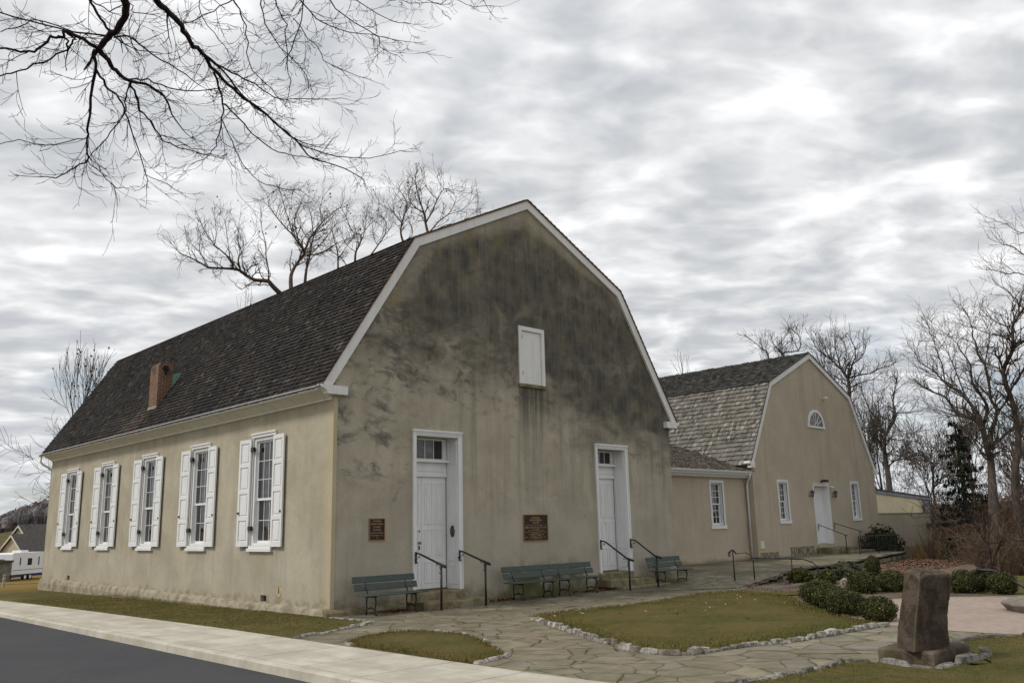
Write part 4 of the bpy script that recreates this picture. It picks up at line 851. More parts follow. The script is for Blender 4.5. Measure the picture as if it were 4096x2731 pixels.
shingles((hx - .22, 4.36), (hx + 2.09, 8.40), 2.50, 23, .245, .13, 31, hcol, par=HL, axisfn=axH, thick=.05, jit=.02, name='roof_slope')
shingles((hx + 2.02, 8.365), (hx + hw / 2 + .02, 10.33), 2.50, 23, .19, .17, 32, hcol2, par=HL, axisfn=axH, thick=.045, jit=.05, name='roof_slope')
b = MB(); b.face([(hx + hw / 2, 2.5, 10.31), (hx + hw - 2.09, 2.5, 8.39), (hx + hw - 2.09, 23, 8.39), (hx + hw / 2, 23, 10.31)], (.1, .09, .08)); b.face([(hx + hw - 2.09, 2.5, 8.39), (hx + hw + .2, 2.5, 4.38), (hx + hw + .2, 23, 4.38), (hx + hw - 2.09, 23, 8.39)], (.1, .09, .08))
b.face([(hx, 23, 0), (hx + hw, 23, 0), (hx + hw, 23, 4.5), (hx + hw - 2.1, 23, 8.3), (hx + hw / 2, 23, 10.2), (hx + 2.1, 23, 8.3), (hx, 23, 4.5)], (.3, .25, .2)); b.build('far_slope', M['shingle'], HL)
rk2, _ = rake(HO, .24, 2.52, 2.62, 'rake_board', M['board'], HL)
b = MB()
for (a, c), (d_, e) in zip(HO, HO[1:]): b.prism([(a, c + .002), (d_, e + .002), (d_, e + .05), (a, c + .05)], lambda u, v, w: (u, w, v), 2.49, 2.6)
b.build('rake_edging', plain('edging_grey', (.09, .075, .065), .9, .3, 9), HL)
b = MB(); b.rbox(hx - .24, 2.46, 4.20, hx + .12, 2.68, 4.46, .02); b.build('cornice_return', M['board'], HL); b = MB(); b.rbox(hx + hw - .12, 2.46, 4.20, hx + hw + .24, 2.68, 4.46, .02); b.build('cornice_return', M['board'], HL)
b = MB(); b.lathe((hx - .28, 2.5, 4.42), [(.0, -.02), (.06, -.01), (.07, .0), (.07, .02), (.07, .3)], 10, 'y'); b.build('gutter_end', M['white'], HL)
# fanlight
b = MB(); cx, cz = 30.28, 6.50; n = 14; ro, ri = .86, .72
for i in range(n):
    a0, a1 = math.pi * i / n, math.pi * (i + 1) / n
    b.hexa([F2(cx + ri * math.cos(a0), cz + ri * math.sin(a0), -.05), F2(cx + ro * math.cos(a0), cz + ro * math.sin(a0), -.05), F2(cx + ro * math.cos(a0), cz + ro * math.sin(a0), .045), F2(cx + ri * math.cos(a0), cz + ri * math.sin(a0), .045),
            F2(cx + ri * math.cos(a1), cz + ri * math.sin(a1), -.05), F2(cx + ro * math.cos(a1), cz + ro * math.sin(a1), -.05), F2(cx + ro * math.cos(a1), cz + ro * math.sin(a1), .045), F2(cx + ri * math.cos(a1), cz + ri * math.sin(a1), .045)])
pbox(b, F2, cx - ro - .02, cx + ro + .02, cz - .10, cz - .002, -.05, .06); fl = b.build('fanlight', M['white'], HL)
b = MB()
for a in (30, 60, 90, 120, 150):
    A_ = R(a); u, v = math.cos(A_), math.sin(A_); b.tube([F2(cx + .16 * u, cz + .16 * v, .018), F2(cx + .73 * u, cz + .73 * v, .018)], .018, 6)
b.tube([F2(cx + .17 * math.cos(a * math.pi / 8), cz + .17 * math.sin(a * math.pi / 8), .018) for a in range(9)], .02, 6); b.build('glazing_bar', M['white'], fl)
b = MB(); b.face([F2(cx + .73 * math.cos(a * math.pi / 12), cz + .73 * math.sin(a * math.pi / 12), .008) for a in range(13)]); b.build('pane', M['glass'], fl)
# hall door
b = MB(); a, c, zb, zt = D3
pbox(b, F2, a - .09, a + .005, zb, zt + .09, -.05, .035); pbox(b, F2, c - .005, c + .09, zb, zt + .09, -.05, .035); pbox(b, F2, a + .005, c - .005, zt, zt + .09, -.05, .035); pbox(b, F2, a - .12, c + .12, zt + .092, zt + .13, -.05, .07); ds = b.build('door_surround', M['white'], HL)
b = MB(); pbox(b, F2, a, a + .02, zb, zt, -.31, -.05); pbox(b, F2, c - .02, c, zb, zt, -.31, -.05); pbox(b, F2, a + .02, c - .02, zt - .02, zt, -.31, -.05); b.build('jamb', M['white'], ds)
b = MB(); pbox(b, F2, a + .022, c - .022, zb + .02, zt - .6, -.33, -.29)
for k in range(7): pbox(b, F2, a + .1, c - .1, zb + .12 + k * .3, zb + .14 + k * .3, -.289, -.282)
pbox(b, F2, a + .022, c - .022, zt - .595, zt - .54, -.33, -.27); lf = b.build('door_leaf', M['white'], ds)
b = MB(); b.face([F2(a, zt - .54, -.30), F2(a + .30, zt - .54, -.30), F2(a + .30, zt, -.30), F2(a, zt, -.30)]); b.build('transom_pane', M['glass'], ds); b = MB(); pbox(b, F2, a + .30, c - .02, zt - .538, zt - .02, -.33, -.29); b.build('transom_panel', M['white'], ds)
for zz in (.95, 1.62, 2.55): b = MB(); pbox(b, F2, a + .16, a + .22, zz, zz + .13, -.288, -.27); b.build('hinge', M['iron'], lf)
b = MB(); pbox(b, F2, a - .08, c + .08, zb - .16, zb - .004, -.3, .07); b.build('door_sill', plain('sill_cream', (.42, .37, .27), .9, .2, 8), ds)
b = MB(); pbox(b, F2, 23.98, 24.28, .62, .92, -.01, .02); pbox(b, F2, 23.95, 24.31, .58, .615, -.01, .035); b.build('wall_vent', M['cream'], HL)
b = MB(); pbox(b, F2, 23.9, 25.5, -.3, .40, -.01, .015); pbox(b, F2, 26.6, 28.9, -.3, .56, -.01, .012); b.build('plinth', mat('damp_plinth', lambda t: {'Base Color': t.mix(t.mr(t.noise(t.comb(t.m('MULTIPLY', t.sep(t.pos())[0], 2.), 0., t.sep(t.pos())[2]), 4, 6), .4, .6), (.33, .28, .19), (.10, .085, .06)), 'Roughness': .9}), HL)
# lanterns beside the hall door
def lantern(x, label):
    r_ = empty('wall_lantern', (x, 2.6, 3.05), label, 'lantern', 'wall lanterns beside the hall door')
    b = MB(); b.lathe((x, 2.59, 2.95), [(.05, 0), (.05, -.02), (.0, -.03)], 10, 'y'); b.tube([(x, 2.57, 2.93), (x, 2.47, 2.88), (x, 2.42, 2.92)], .014, 6); b.build('bracket', M['lantern'], r_)
    b = MB(); y = 2.40; b.lathe((x, y, 2.98), [(.02, -.14), (.05, -.12), (.07, -.05), (.06, -.03)], 6); b.lathe((x, y, 3.18), [(.15, -.0), (.15, .02), (.09, .08), (.03, .11), (.03, .15), (.0, .18)], 6)
    for k in range(6): A_ = math.pi / 3 * k; b.tube([(x + .062 * math.cos(A_), y + .062 * math.sin(A_), 2.94), (x + .12 * math.cos(A_), y + .12 * math.sin(A_), 3.18)], .009, 4)
    b.build('cage', M['lantern'], r_)
    b = MB(); b.lathe((x, y, 2.95), [(.05, 0), (.105, .22)], 6); b.build('glass', M['lglass'], r_); r_.scale = (.78, .78, .78); return r_
lantern(28.93, 'dark hexagonal wall lantern left of the white hall door'); lantern(31.36, 'dark hexagonal wall lantern right of the white hall door')
fd = empty('floodlight', (30.25, 2.5, 3.68), 'small black twin floodlight on the wall above the hall door', 'floodlight')
b = MB(); b.box(30.20, 2.52, 3.66, 30.32, 2.6, 3.76); b.build('mount', M['lantern'], fd)
for s_ in (-1, 1): b = MB(); b.tube([(30.26, 2.52, 3.72), (30.26 + s_ * .12, 2.42, 3.74), (30.26 + s_ * .17, 2.30, 3.70)], [.02, .05, .075], 8); b.build('lamp_head', M['lantern'], fd)
sc = empty('security_light', (31.3, 2.5, 8.0), 'small white round light high on the hall gable', 'light')
b = MB(); b.box(31.28, 2.54, 7.96, 31.36, 2.6, 8.06); b.tube([(31.3, 2.54, 8.02), (31.2, 2.44, 8.02)], .03, 6); b.build('mount', M['white'], sc); b = MB(); b.lathe((31.2, 2.40, 8.02), [(.0, -.10), (.06, -.08), (.08, -.0), (.05, .05)], 10, 'y'); b.build('lamp_head', M['white'], sc)
sc2 = empty('security_light', (31.1, 2.5, 3.42), 'tiny white spotlight at the upper right corner of the hall door frame', 'light'); b = MB(); b.tube([(31.02, 2.58, 3.44), (31.08, 2.5, 3.44), (31.16, 2.42, 3.40)], [.02, .04, .05], 8); b.build('lamp_head', M['white'], sc2)

# steps and handrails at the hall door
hs = empty('door_steps', (30.3, 2, .15), 'low dark stone steps below the white hall door', 'steps')
b = MB(); slab_step(b, 29.1, 31.9, 1.75, 2.62, .05, .46, 41); b.build('step', M['stone'], hs); b = MB(); slab_step(b, 29.9, 32.7, 1.25, 2.4, .05, .28, 42); b.build('step', M['stone'], hs)
def light_rail(x, y0, y1, z0, z1, zg, label):
    r_ = empty('handrail', (x, y1, zg), label, 'handrail', 'thin iron handrails of the hall door')
    b = MB(); b.tube([(x, y0, z0), (x, y1, z1), (x, y1 - .12, z1 - .03)], .020, 6); b.build('rail', M['iron'], r_); b = MB(); b.box(x - .015, y0 - .02, z0 - .33, x + .015, y0, z0 + .03); b.tube([(x, y0 - .02, z0 - .2), (x, y0 - .12, z0 - .05)], .01, 4); b.build('wall_plate', M['iron'], r_)
    b = MB(); b.tube([(x, y1, zg), (x, y1, z1)], .022, 6); b.build('post', M['iron'], r_)
light_rail(29.30, 2.5, 1.15, 1.58, 1.05, .12, 'thin black handrail on the left side of the hall door'); light_rail(30.98, 2.5, 1.2, 1.62, 1.22, .12, 'thin black handrail on the right side of the hall door')

# ------------------------------------------------------------------ extension beyond the hall
EX = empty('extension', (40, 2.6, -1), 'cream walled flat roofed extension with grey metal roof edge right of the hall', 'building')
b = MB(); b.box(36.46, 2.62, -3, 43.75, 9, 2.02); b.build('lower_wall', M['hall'], EX)
b = MB(); b.box(36.46, 2.60, 2.024, 43.5, 3.0, 2.08); b.build('coping', plain('coping', (.22, .20, .15), .9, .2, 5), EX)
b = MB(); b.prism([(36.46, 2.0), (42.75, 2.0), (42.75, 2.84), (36.46, 3.16)], lambda u, v, w: (u, w, v), 2.63, 9); b.build('upper_wall', M['yellow'], EX)
b = MB(); b.prism([(36.46, 3.164), (43.85, 2.80), (43.85, 2.98), (36.46, 3.36)], lambda u, v, w: (u, w, v), 2.57, 9.2); b.build('roof_edge', M['metal'], EX)
b = MB(); b.prism([(36.46, 3.365), (43.9, 2.985), (43.9, 3.03), (36.46, 3.42)], lambda u, v, w: (u, w, v), 2.52, 9.3); b.build('roof', plain('dark_roof', (.06, .065, .075), .6), EX)
b = MB(); b.box(42.75, 2.6, 2.084, 43.72, 2.9, 2.8); b.build('end_panel', M['metal'], EX)
b = MB(); b.tube([(43.75, 2.45, 2.85), (43.3, 2.5, 2.62), (42.62, 2.52, 2.45), (42.62, 2.52, 2.1)], .05, 6); b.build('downspout', plain('brown_pipe', (.12, .08, .06), .6), EX)
b = MB(); b.box(43.0, 2.45, 1.25, 43.35, 2.62, 1.45); b.build('wall_lamp', M['lantern'], EX)

# ------------------------------------------------------------------ terrace in front of the hall
TP = [(12.2, -3.45), (14.9, -3.30), (17.2, -2.62), (19.0, -2.36), (20.9, -2.24), (23.4, -1.9), (25.8, -1.52), (28.6, -1.02), (31.6, -.42), (33.0, -.1)]
def tz(x): return -.196 + .30 * sm(11.5, 16.5, x) + .06 * sm(19, 30, x)
b = MB(); back = 3.05; TPs = []
for (x0, y0), (x1, y1) in zip(TP, TP[1:]):
    k = max(1, int((x1 - x0) / .6)); TPs += [(x0 + (x1 - x0) * i / k, y0 + (y1 - y0) * i / k) for i in range(k)]
TPs.append(TP[-1])
for (x0, y0), (x1, y1) in zip(TPs, TPs[1:]):
    a, c = tz(x0), tz(x1); b.face([(x0, y0, a), (x1, y1, c), (x1, back, c), (x0, back, a)])
b.face([(9.5, -1.5, -.192), (12.2, -3.45, tz(12.2)), (12.2, back, tz(12.2)), (11.5, -.0, -.192)])
b.face([(33, -.1, tz(33)), (33, back, tz(33)), (33, back, -1), (33, -.1, -1)]); struct(b.build('terrace', M['flag']))
tw = MB(); rnd = random.Random(8)      # dry stone edge of the terrace
for lay in range(3):
    for (x0, y0), (x1, y1) in zip(TPs, TPs[1:]):
        z1 = tz(x0) + .012 - lay * .15; z0 = z1 - (.06 if lay == 0 else .145); o_ = .05 - lay * .02 + rnd.uniform(-.015, .015)
        if z1 < -.19: continue
        dx, dy = x1 - x0, y1 - y0; l = math.hypot(dx, dy); nx_, ny_ = dy / l, -dx / l; c = rnd.uniform(.75, 1.2); co = (.27 * c, .245 * c, .19 * c) if rnd.random() < .7 else (.12 * c, .11 * c, .085 * c)
        tw.hexa([(x0 + nx_ * o_ + .01, y0 + ny_ * o_, z0), (x1 + nx_ * o_ - .01, y1 + ny_ * o_, z0), (x1 - nx_ * .3, y1 - ny_ * .3, z0), (x0 - nx_ * .3, y0 - ny_ * .3, z0), (x0 + nx_ * o_ + .01, y0 + ny_ * o_, z1), (x1 + nx_ * o_ - .01, y1 + ny_ * o_, z1), (x1 - nx_ * .3, y1 - ny_ * .3, z1), (x0 - nx_ * .3, y0 - ny_ * .3, z1)], co)
o = tw.build('terrace_wall', M['quartz']); tag(o, 'low pale stone retaining wall edging the raised terrace before the hall', 'retaining wall')
# stone slabs stepping down into the garden
b = MB(); cs = [(9.6, 11.9, -2.9, -3.7, -.17, -.192), (12.2, 13.5, -4.0, -4.9, -.21, -.14), (13.6, 14.6, -4.5, -5.4, -.24, -.12)]
for x0, x1, y0, y1, z0, z1 in cs[1:]: b.rbox(x0, y1, z0 - .05, x1, y0, z1, .02, (.16, .155, .14))
o = b.build('garden_steps', M['quartz']); tag(o, 'two dark stone slabs stepping down from the path beside the ramp railing', 'steps')

# ------------------------------------------------------------------ railings
RL = empty('ramp_railing', (14, -2.5, 0), 'black iron pipe railing with scroll ends on three posts along the garden edge', 'railing')

def post(b, x, y, z0, z1, r=.022): b.tube([(x, y, z0 - .05), (x, y, z1)], r, 8); b.lathe((x, y, z0), [(r + .02, -.01), (r + .02, .008), (r, .015)], 8)
for x, y, z0, z1 in ((13.67, -2.5, -.03, .89), (14.02, -3.02, -.05, .62), (14.25, -4.25, -.1, .60)): b = MB(); post(b, x, y, z0, z1); b.build('post', M['iron'], RL, True)
b = MB(); b.tube([(13.30, -2.62, .83), (13.5, -2.56, .90), (13.67, -2.5, .90), (13.82, -2.48, .82), (13.95, -2.45, .765)], .024, 8); b.tube([(13.95, -2.45, .765), (15.1, -2.1, .755)], .013, 6); b.tube([(15.1, -2.1, .755), (14.6, -2.6, .68), (14.02, -3.02, .62), (14.25, -4.25, .61)], .018, 8); b.tube([(14.25, -4.25, .61), (14.35, -4.6, .60), (14.3, -4.95, .50), (14.1, -5.2, .38)], .022, 8)
b.tube(spiral((13.25, -2.64, .77), .085, math.pi / 2, 1.1, 'x', sgn=1), .016, 6); b.tube(spiral((14.0, -5.25, .30), .09, math.pi / 2, 1.1, 'x', sgn=-1), .016, 6); b.build('rail', M['iron'], RL, True)
def baluster_rail(name, P0, P1, n, z0f, z1, label):
    r_ = empty(name, (*P0, z0f), label, 'railing'); b = MB(); b.box(0, 0, 0, .001, .001, .001); b = MB()
    b.tube([(*P0, z1), (*P1, z1)], .022, 6); b.tube([(*P0, z0f + .12), (*P1, z0f + .12)], .014, 6); b.build('rail', M['iron'], r_)
    for i in range(n + 1):
        t_ = i / n; x, y = P0[0] + (P1[0] - P0[0]) * t_, P0[1] + (P1[1] - P0[1]) * t_; b = MB()
        if i % 9 == 0 or i == n: b.tube([(x, y, z0f - .05), (x, y, z1 + .01)], .024, 6); b.build('post', M['iron'], r_)
        else: b.tube([(x, y, z0f + .12), (x, y, z1)], .012, 5); b.build('baluster', M['iron'], r_)
baluster_rail('terrace_railing', (28.95, .35), (32.75, .05), 20, .13, .98, 'black iron baluster railing along the terrace end before the evergreen bush')
GR = empty('stair_handrail', (18, -14, -.3), 'curved black iron handrail going down between round bushes at the right edge', 'handrail')
b = MB()
def az_pt(az, dist, z): return (CAM.x + dist * math.sin(R(az)), CAM.y + dist * math.cos(R(az)), z)
ga, gb, gc = az_pt(71.15, 27.2, .38), az_pt(71.95, 27.0, .36), az_pt(73.9, 25.4, -.12)
b.tube([ga, gb, gc, (gc[0] + .12, gc[1] - .25, gc[2] - .14)], [.03, .032, .030, .028], 8); b.lathe(ga, [(.0, -.08), (.06, -.05), (.075, .0), (.05, .05), (0, .07)], 8); b.build('rail', M['iron'], GR)
b = MB(); b.tube([(gb[0] - .1, gb[1] + .1, .34), (gb[0] - .05, gb[1] + .05, .12), (gb[0] - .1, gb[1] + .1, -.25)], .02, 6); b.build('post', M['iron'], GR)
b = MB(); b.tube([gc, (gc[0] - .08, gc[1] + .1, gc[2] - .1), (gc[0] - .02, gc[1] + .05, gc[2] - .22), (gc[0] - .15, gc[1] + .2, gc[2] - .4)], .022, 6); b.build('post', M['iron'], GR)
b = MB(); p_ = az_pt(72.5, 25.2, 0)
for k in range(3): q = az_pt(73.6, 25.4 + k * .35, 0); b.rbox(q[0] - 1.3, q[1] - .8, -.5, q[0] + 1.6, q[1] + .2, -.165 - k * .01, .02, (.33, .31, .22))
o = b.build('landing_slab', M['quartz']); tag(o, 'pale stone landing at the head of the stair beside the round bushes', 'slab')

# ------------------------------------------------------------------ rough white edging stones of the lawns
def border(name, pts, label, seed, h=.085, wd=.14, lo=.16, hi=.42, tone=.40):
    rnd = random.Random(seed); r_ = empty(name, (pts[0][0], pts[0][1], -.19), label, 'stone edging', 'rough stone edgings of the lawns'); acc = []
    for (x0, y0), (x1, y1) in zip(pts, pts[1:]):
        l = math.hypot(x1 - x0, y1 - y0); k = max(1, round(l / .03)); acc += [(x0 + (x1 - x0) * i / k, y0 + (y1 - y0) * i / k) for i in range(k)]
    acc.append(pts[-1]); i = 0
    while i < len(acc) - 4:
        j = min(len(acc) - 1, i + max(4, int(rnd.uniform(lo, hi) / .03))); (x0, y0), (x1, y1) = acc[i], acc[j]; i = j
        L = math.hypot(x1 - x0, y1 - y0); 
        if L < .05: continue
        dx, dy = (x1 - x0) / L, (y1 - y0) / L; cx, cy = (x0 + x1) / 2, (y0 + y1) / 2; W_ = wd * rnd.uniform(.7, 1.2); H = h * rnd.uniform(.45, 1.15); v = rnd.uniform(.75, 1.25) * tone; col = (v, v * .975, v * .90)
        if rnd.random() < .25: col = (v * .6, v * .56, v * .5)
        b = MB(); sq = rnd.uniform(0, 50); nu, nv = 7, 4
        # a lumpy block: chipped superellipsoid
        for a in range(nv + 1):
            ph = -math.pi / 2 + math.pi * a / nv
            for c in range(nu * 2):
                th = 2 * math.pi * c / (nu * 2); ex = .62
                def sg(w, e): return math.copysign(abs(w) ** e, w)
                X = sg(math.cos(th), ex) * sg(math.cos(ph), ex); Y = sg(math.sin(th), ex) * sg(math.cos(ph), ex); Z = sg(math.sin(ph), ex)
                f = 1.04 + .34 * noise.noise((X * 1.7 + sq, Y * 1.7, Z * 1.7)); X *= f * L * .5; Y *= f * W_ * .5; Z *= f * H * .8
                b.v.append((cx + dx * X - dy * Y, cy + dy * X + dx * Y, -.205 + Z + H * .3))
        n_ = nu * 2
        for a in range(nv):
            for c in range(n_): b.f.append((a * n_ + c, a * n_ + (c + 1) % n_, (a + 1) * n_ + (c + 1) % n_, (a + 1) * n_ + c)); b.c.append(col)
        b.build('stone', M['quartz'], r_)
border('stone_edging', ISL1, 'rough whitish stone edging round the small half moon lawn by the sidewalk', 1, .055, .105, .14, .40, .42)
border('stone_edging', ISL2B, 'chunky whitish stone edging along the front of the large lawn', 2, .095, .145, .13, .40, .42)
border('stone_edging', ISL2T, 'low thin stone edging on the church side of the large lawn', 3, .045, .10, .25, .6, .34)
border('stone_edging', LEFT + LEFT2, 'low stone edging of the lawn strip at the church corner', 4, .06, .13, .2, .5, .38)
border('stone_edging', FORE, 'mossy stone edging curving below the brown monument', 5, .08, .12, .15, .35, .30)
border('stone_edging', [(2.97, -13.15), (3.84, -12.85), (4.31, -12.95), (5.25, -13.44), (6.2, -14.6)], 'low dark stone edging between plaza and the front right lawn', 6, .05, .12, .2, .4, .18)
r_ = border('stone_edging', [(1.0, -12.86), (.86, -13.25), (.74, -13.60), (1.3, -13.72), (2.0, -13.80), (2.72, -13.80), (2.95, -13.5)], 'large squared stones boxing in the foot of the brown monument', 7, .105, .15, .4, .75, .34)

# ------------------------------------------------------------------ brown stone monument on its plinth
MO = empty('stone_monument', (1.9, -13.0, -.2), 'leaning brown sandstone monument block on a square mossy plinth in the foreground', 'monument')
rows = dict(LB=[[1.26,-12.98,-.01],[1.28,-13.02,.27],[1.31,-13.08,.54],[1.33,-13.13,.81],[1.35,-13.19,1.07]], LN=[[.99,-13.34,-.01],[1.0,-13.38,.25],[1.02,-13.42,.5],[1.04,-13.47,.76],[1.06,-13.51,1.01]], RN=[[1.63,-13.6,-.01],[1.62,-13.59,.22],[1.63,-13.61,.45],[1.65,-13.66,.7],[1.67,-13.72,1.01]])
b = MB(); NR = 34; SEG = 14
def _lrp(tab, f):
    f *= len(tab) - 1; i = min(int(f), len(tab) - 2); k = f - i; return [tab[i][j] + (tab[i + 1][j] - tab[i][j]) * k for j in range(3)]
for r_ in range(NR + 1):
    f = r_ / NR; A_, B_, C_ = _lrp(rows['LB'], f), _lrp(rows['LN'], f), _lrp(rows['RN'], f); D_ = [A_[0] + C_[0] - B_[0], A_[1] + C_[1] - B_[1] + .02, (A_[2] + C_[2]) / 2 + .02]
    Q = [A_, B_, C_, D_]; ring = []
    for e in range(4):
        P_, N_ = Q[e], Q[(e + 1) % 4]
        for k in range(SEG):
            t_ = k / SEG; ring.append([P_[j] + (N_[j] - P_[j]) * t_ for j in range(3)])
    cx = sum(q[0] for q in ring) / len(ring); cy = sum(q[1] for q in ring) / len(ring)
    for k, q in enumerate(ring):
        e = k % SEG; cor = .975 if e == 0 else .995 if e in (1, SEG - 1) else 1.
        w = 1 + .03 * noise.noise((q[0] * 3.1, q[1] * 3.1, q[2] * 2.4)) + .02 * noise.noise((q[0] * 9, q[1] * 9, q[2] * 9)) + .018 * noise.noise((q[0] * 27, q[1] * 27, q[2] * 27))
        if SEG <= k < 2 * SEG: w -= .10 * math.exp(-((k - SEG - 7.4) / 2.8) ** 2) * (1 - f * .4)
        s_ = cor * w * (.95 if r_ == NR else 1.); b.v.append((cx + (q[0] - cx) * s_, cy + (q[1] - cy) * s_, q[2] - (.035 if r_ == NR - 0 and e == 0 else 0)))
n_ = SEG * 4
for r_ in range(NR):
    for k in range(n_): b.f.append((r_ * n_ + k, r_ * n_ + (k + 1) % n_, (r_ + 1) * n_ + (k + 1) % n_, (r_ + 1) * n_ + k))
top = [b.v[NR * n_ + k] for k in range(n_)]; cx, cy, cz = [sum(q[j] for q in top) / n_ for j in range(3)]
i = len(b.v); b.v += [(cx + (q[0] - cx) * .7, cy + (q[1] - cy) * .7, cz * .5 + q[2] * .5 + .025 + .02 * noise.noise((q[0] * 6, q[1] * 6, 1))) for q in top]; b.v.append((cx, cy, cz + .03))
for k in range(n_): b.f += [(NR * n_ + k, NR * n_ + (k + 1) % n_, i + (k + 1) % n_, i + k), (i + k, i + (k + 1) % n_, i + n_)]
b.c = [None] * len(b.f); b.build('block', M['sand'], MO, False)
b = MB()
def roughbox(b, P, z0, z1, n, amp, seed):
    ring0 = []
    for e in range(4):
        A_, B_ = P[e], P[(e + 1) % 4]
        for k in range(n): t_ = k / n; ring0.append((A_[0] + (B_[0] - A_[0]) * t_, A_[1] + (B_[1] - A_[1]) * t_))
    cx = sum(q[0] for q in ring0) / len(ring0); cy = sum(q[1] for q in ring0) / len(ring0); L = [(z0, 1.), (z0 + (z1 - z0) * .5, 1.), (z1 - .03, 1.), (z1, .965)]; m = len(ring0); i0 = len(b.v)
    for z, s_ in L:
        for x, y in ring0: w = s_ + amp * noise.noise((x * 4 + seed, y * 4, z * 4)); b.v.append((cx + (x - cx) * w, cy + (y - cy) * w, z + amp * .3 * noise.noise((x * 5, y * 5, seed))))
    for r_ in range(3):
        for k in range(m): b.f.append((i0 + r_ * m + k, i0 + r_ * m + (k + 1) % m, i0 + (r_ + 1) * m + (k + 1) % m, i0 + (r_ + 1) * m + k)); b.c.append(None)
    b.f.append(tuple(i0 + 3 * m + k for k in range(m))); b.c.append(None)
roughbox(b, [(1.13, -12.78), (1.08, -13.56), (2.28, -13.62), (2.30, -12.80)], -.26, .0, 8, .05, 3); b.build('plinth', M['sand'], MO)
# flat stone disc of the plaza
b = MB(); n = 40; c = (9.75, -12.75); R_ = 1.0; i = 0
for z, s_ in ((-.2, .86), (-.12, .93), (-.05, 1.), (-.02, 1.), (.0, .97), (.015, .6)):
    b.v += [(c[0] + R_ * s_ * (1 + .05 * noise.noise((math.cos(a * 2 * math.pi / n) * 2, math.sin(a * 2 * math.pi / n) * 2, z * 3))) * math.cos(a * 2 * math.pi / n), c[1] + R_ * s_ * (1 + .05 * noise.noise((math.cos(a * 2 * math.pi / n) * 2, math.sin(a * 2 * math.pi / n) * 2, z * 3))) * math.sin(a * 2 * math.pi / n), z) for a in range(n)]
for r_ in range(5): b.f += [(r_ * n + k, r_ * n + (k + 1) % n, (r_ + 1) * n + (k + 1) % n, (r_ + 1) * n + k) for k in range(n)]
b.f.append(tuple(5 * n + k for k in range(n))); b.c = [None] * len(b.f)
o = b.build('millstone', plain('grey_disc', (.20, .17, .145), .9, .25, 5, 0, .5, 30)); tag(o, 'flat round brown grey stone slab lying in the middle of the brick plaza', 'stone slab')

# ------------------------------------------------------------------ evergreen shrubs
def leafball(seed, n, sx, sy, sz, leaf=.035, cols=((.020, .024, .008), (.042, .048, .014), (.085, .085, .028), (.03, .036, .012)), lump=.09, pale=.05):
    rnd = random.Random(seed); b = MB()
    for _ in range(n):
        u = rnd.uniform(-1, 1); th = rnd.uniform(0, 2 * math.pi); q = math.sqrt(1 - u * u); d = Vector((q * math.cos(th), q * math.sin(th), u))
        if d.z < -.75: continue
        k = 1 + lump * noise.noise(d * 2.2 + Vector((seed, 0, 0))) * 1.6 + .06 * noise.noise(d * 7 + Vector((0, seed, 0)))
        rr = rnd.uniform(.80, 1.04) * k; p = Vector((d.x * sx, d.y * sy, d.z * sz)) * rr + Vector((0, 0, sz * .92))
        if p.z < .01: continue
        o_ = (d + Vector((rnd.uniform(-.7, .7), rnd.uniform(-.7, .7), rnd.uniform(-.3, .9)))).normalized(); s_ = o_.orthogonal().normalized(); s_ = (Matrix.Rotation(rnd.uniform(0, 6.28), 3, o_) @ s_); w = o_.cross(s_); L = leaf * rnd.uniform(.6, 1.3)
        c = rnd.choice(cols); v = rnd.uniform(.7, 1.3)
        if rnd.random() < pale: c = (.20, .17, .07)
        b.face([p - s_ * L, p + w * L * .45, p + s_ * L, p - w * L * .45], (c[0] * v, c[1] * v, c[2] * v))
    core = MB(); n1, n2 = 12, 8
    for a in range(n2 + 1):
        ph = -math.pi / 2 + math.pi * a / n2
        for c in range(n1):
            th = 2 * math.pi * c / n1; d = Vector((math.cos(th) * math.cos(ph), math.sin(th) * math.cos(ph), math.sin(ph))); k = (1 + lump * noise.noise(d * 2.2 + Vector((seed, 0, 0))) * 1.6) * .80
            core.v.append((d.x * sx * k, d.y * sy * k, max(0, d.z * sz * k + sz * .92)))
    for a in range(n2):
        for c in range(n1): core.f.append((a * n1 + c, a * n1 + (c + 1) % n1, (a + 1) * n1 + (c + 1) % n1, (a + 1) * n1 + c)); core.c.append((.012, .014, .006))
    return b, core
def bush(name, loc, w, h, seed, label, n=5200, leaf=.024, grp='clipped round bushes of the garden', **kw):
    r_ = empty(name, (0, 0, 0), label, 'bush', grp); f, c = leafball(seed, n, w / 2, w / 2 * .95, h / 1.92, leaf, **kw); f.build('foliage', M['leaf'], r_); c.build('branches', M['leaf'], r_); r_.location = loc; return r_
BUSH = [((8.5, -8.1, -.22), .98, .64, 'clipped round bush at the back left of the cluster beside the large lawn'), ((7.75, -8.72, -.22), .80, .58, 'clipped round bush in the middle of the cluster beside the large lawn'),
    ((6.7, -9.6, -.22), .86, .60, 'clipped round bush at the front of the cluster beside the large lawn'), ((6.05, -10.6, -.22), .76, .50, 'lone small round bush between the large lawn and the brick plaza, nearest the monument'),
    ((12.1, -7.5, -.22), .92, .64, 'clipped round bush behind the brick plaza, left one of two touching'), ((12.9, -8.0, -.22), .84, .62, 'clipped round bush behind the brick plaza, right one of two touching, beside the monument top'),
    ((13.6, -9.6, -.24), .76, .66, 'round bush just right of the monument behind the plaza'), ((14.4, -9.7, -.24), .62, .62, 'round bush half hidden in the middle of the row right of the monument'),
    ((13.7, -10.5, -.24), .76, .62, 'round bush left of the curved stair handrail'), ((13.75, -12.25, -.24), .80, .66, 'round bush at the right picture edge beyond the curved stair handrail')]
for i, (l, w, h, lab) in enumerate(BUSH): bush('round_bush', l, w, h, i * 3 + 1, lab)
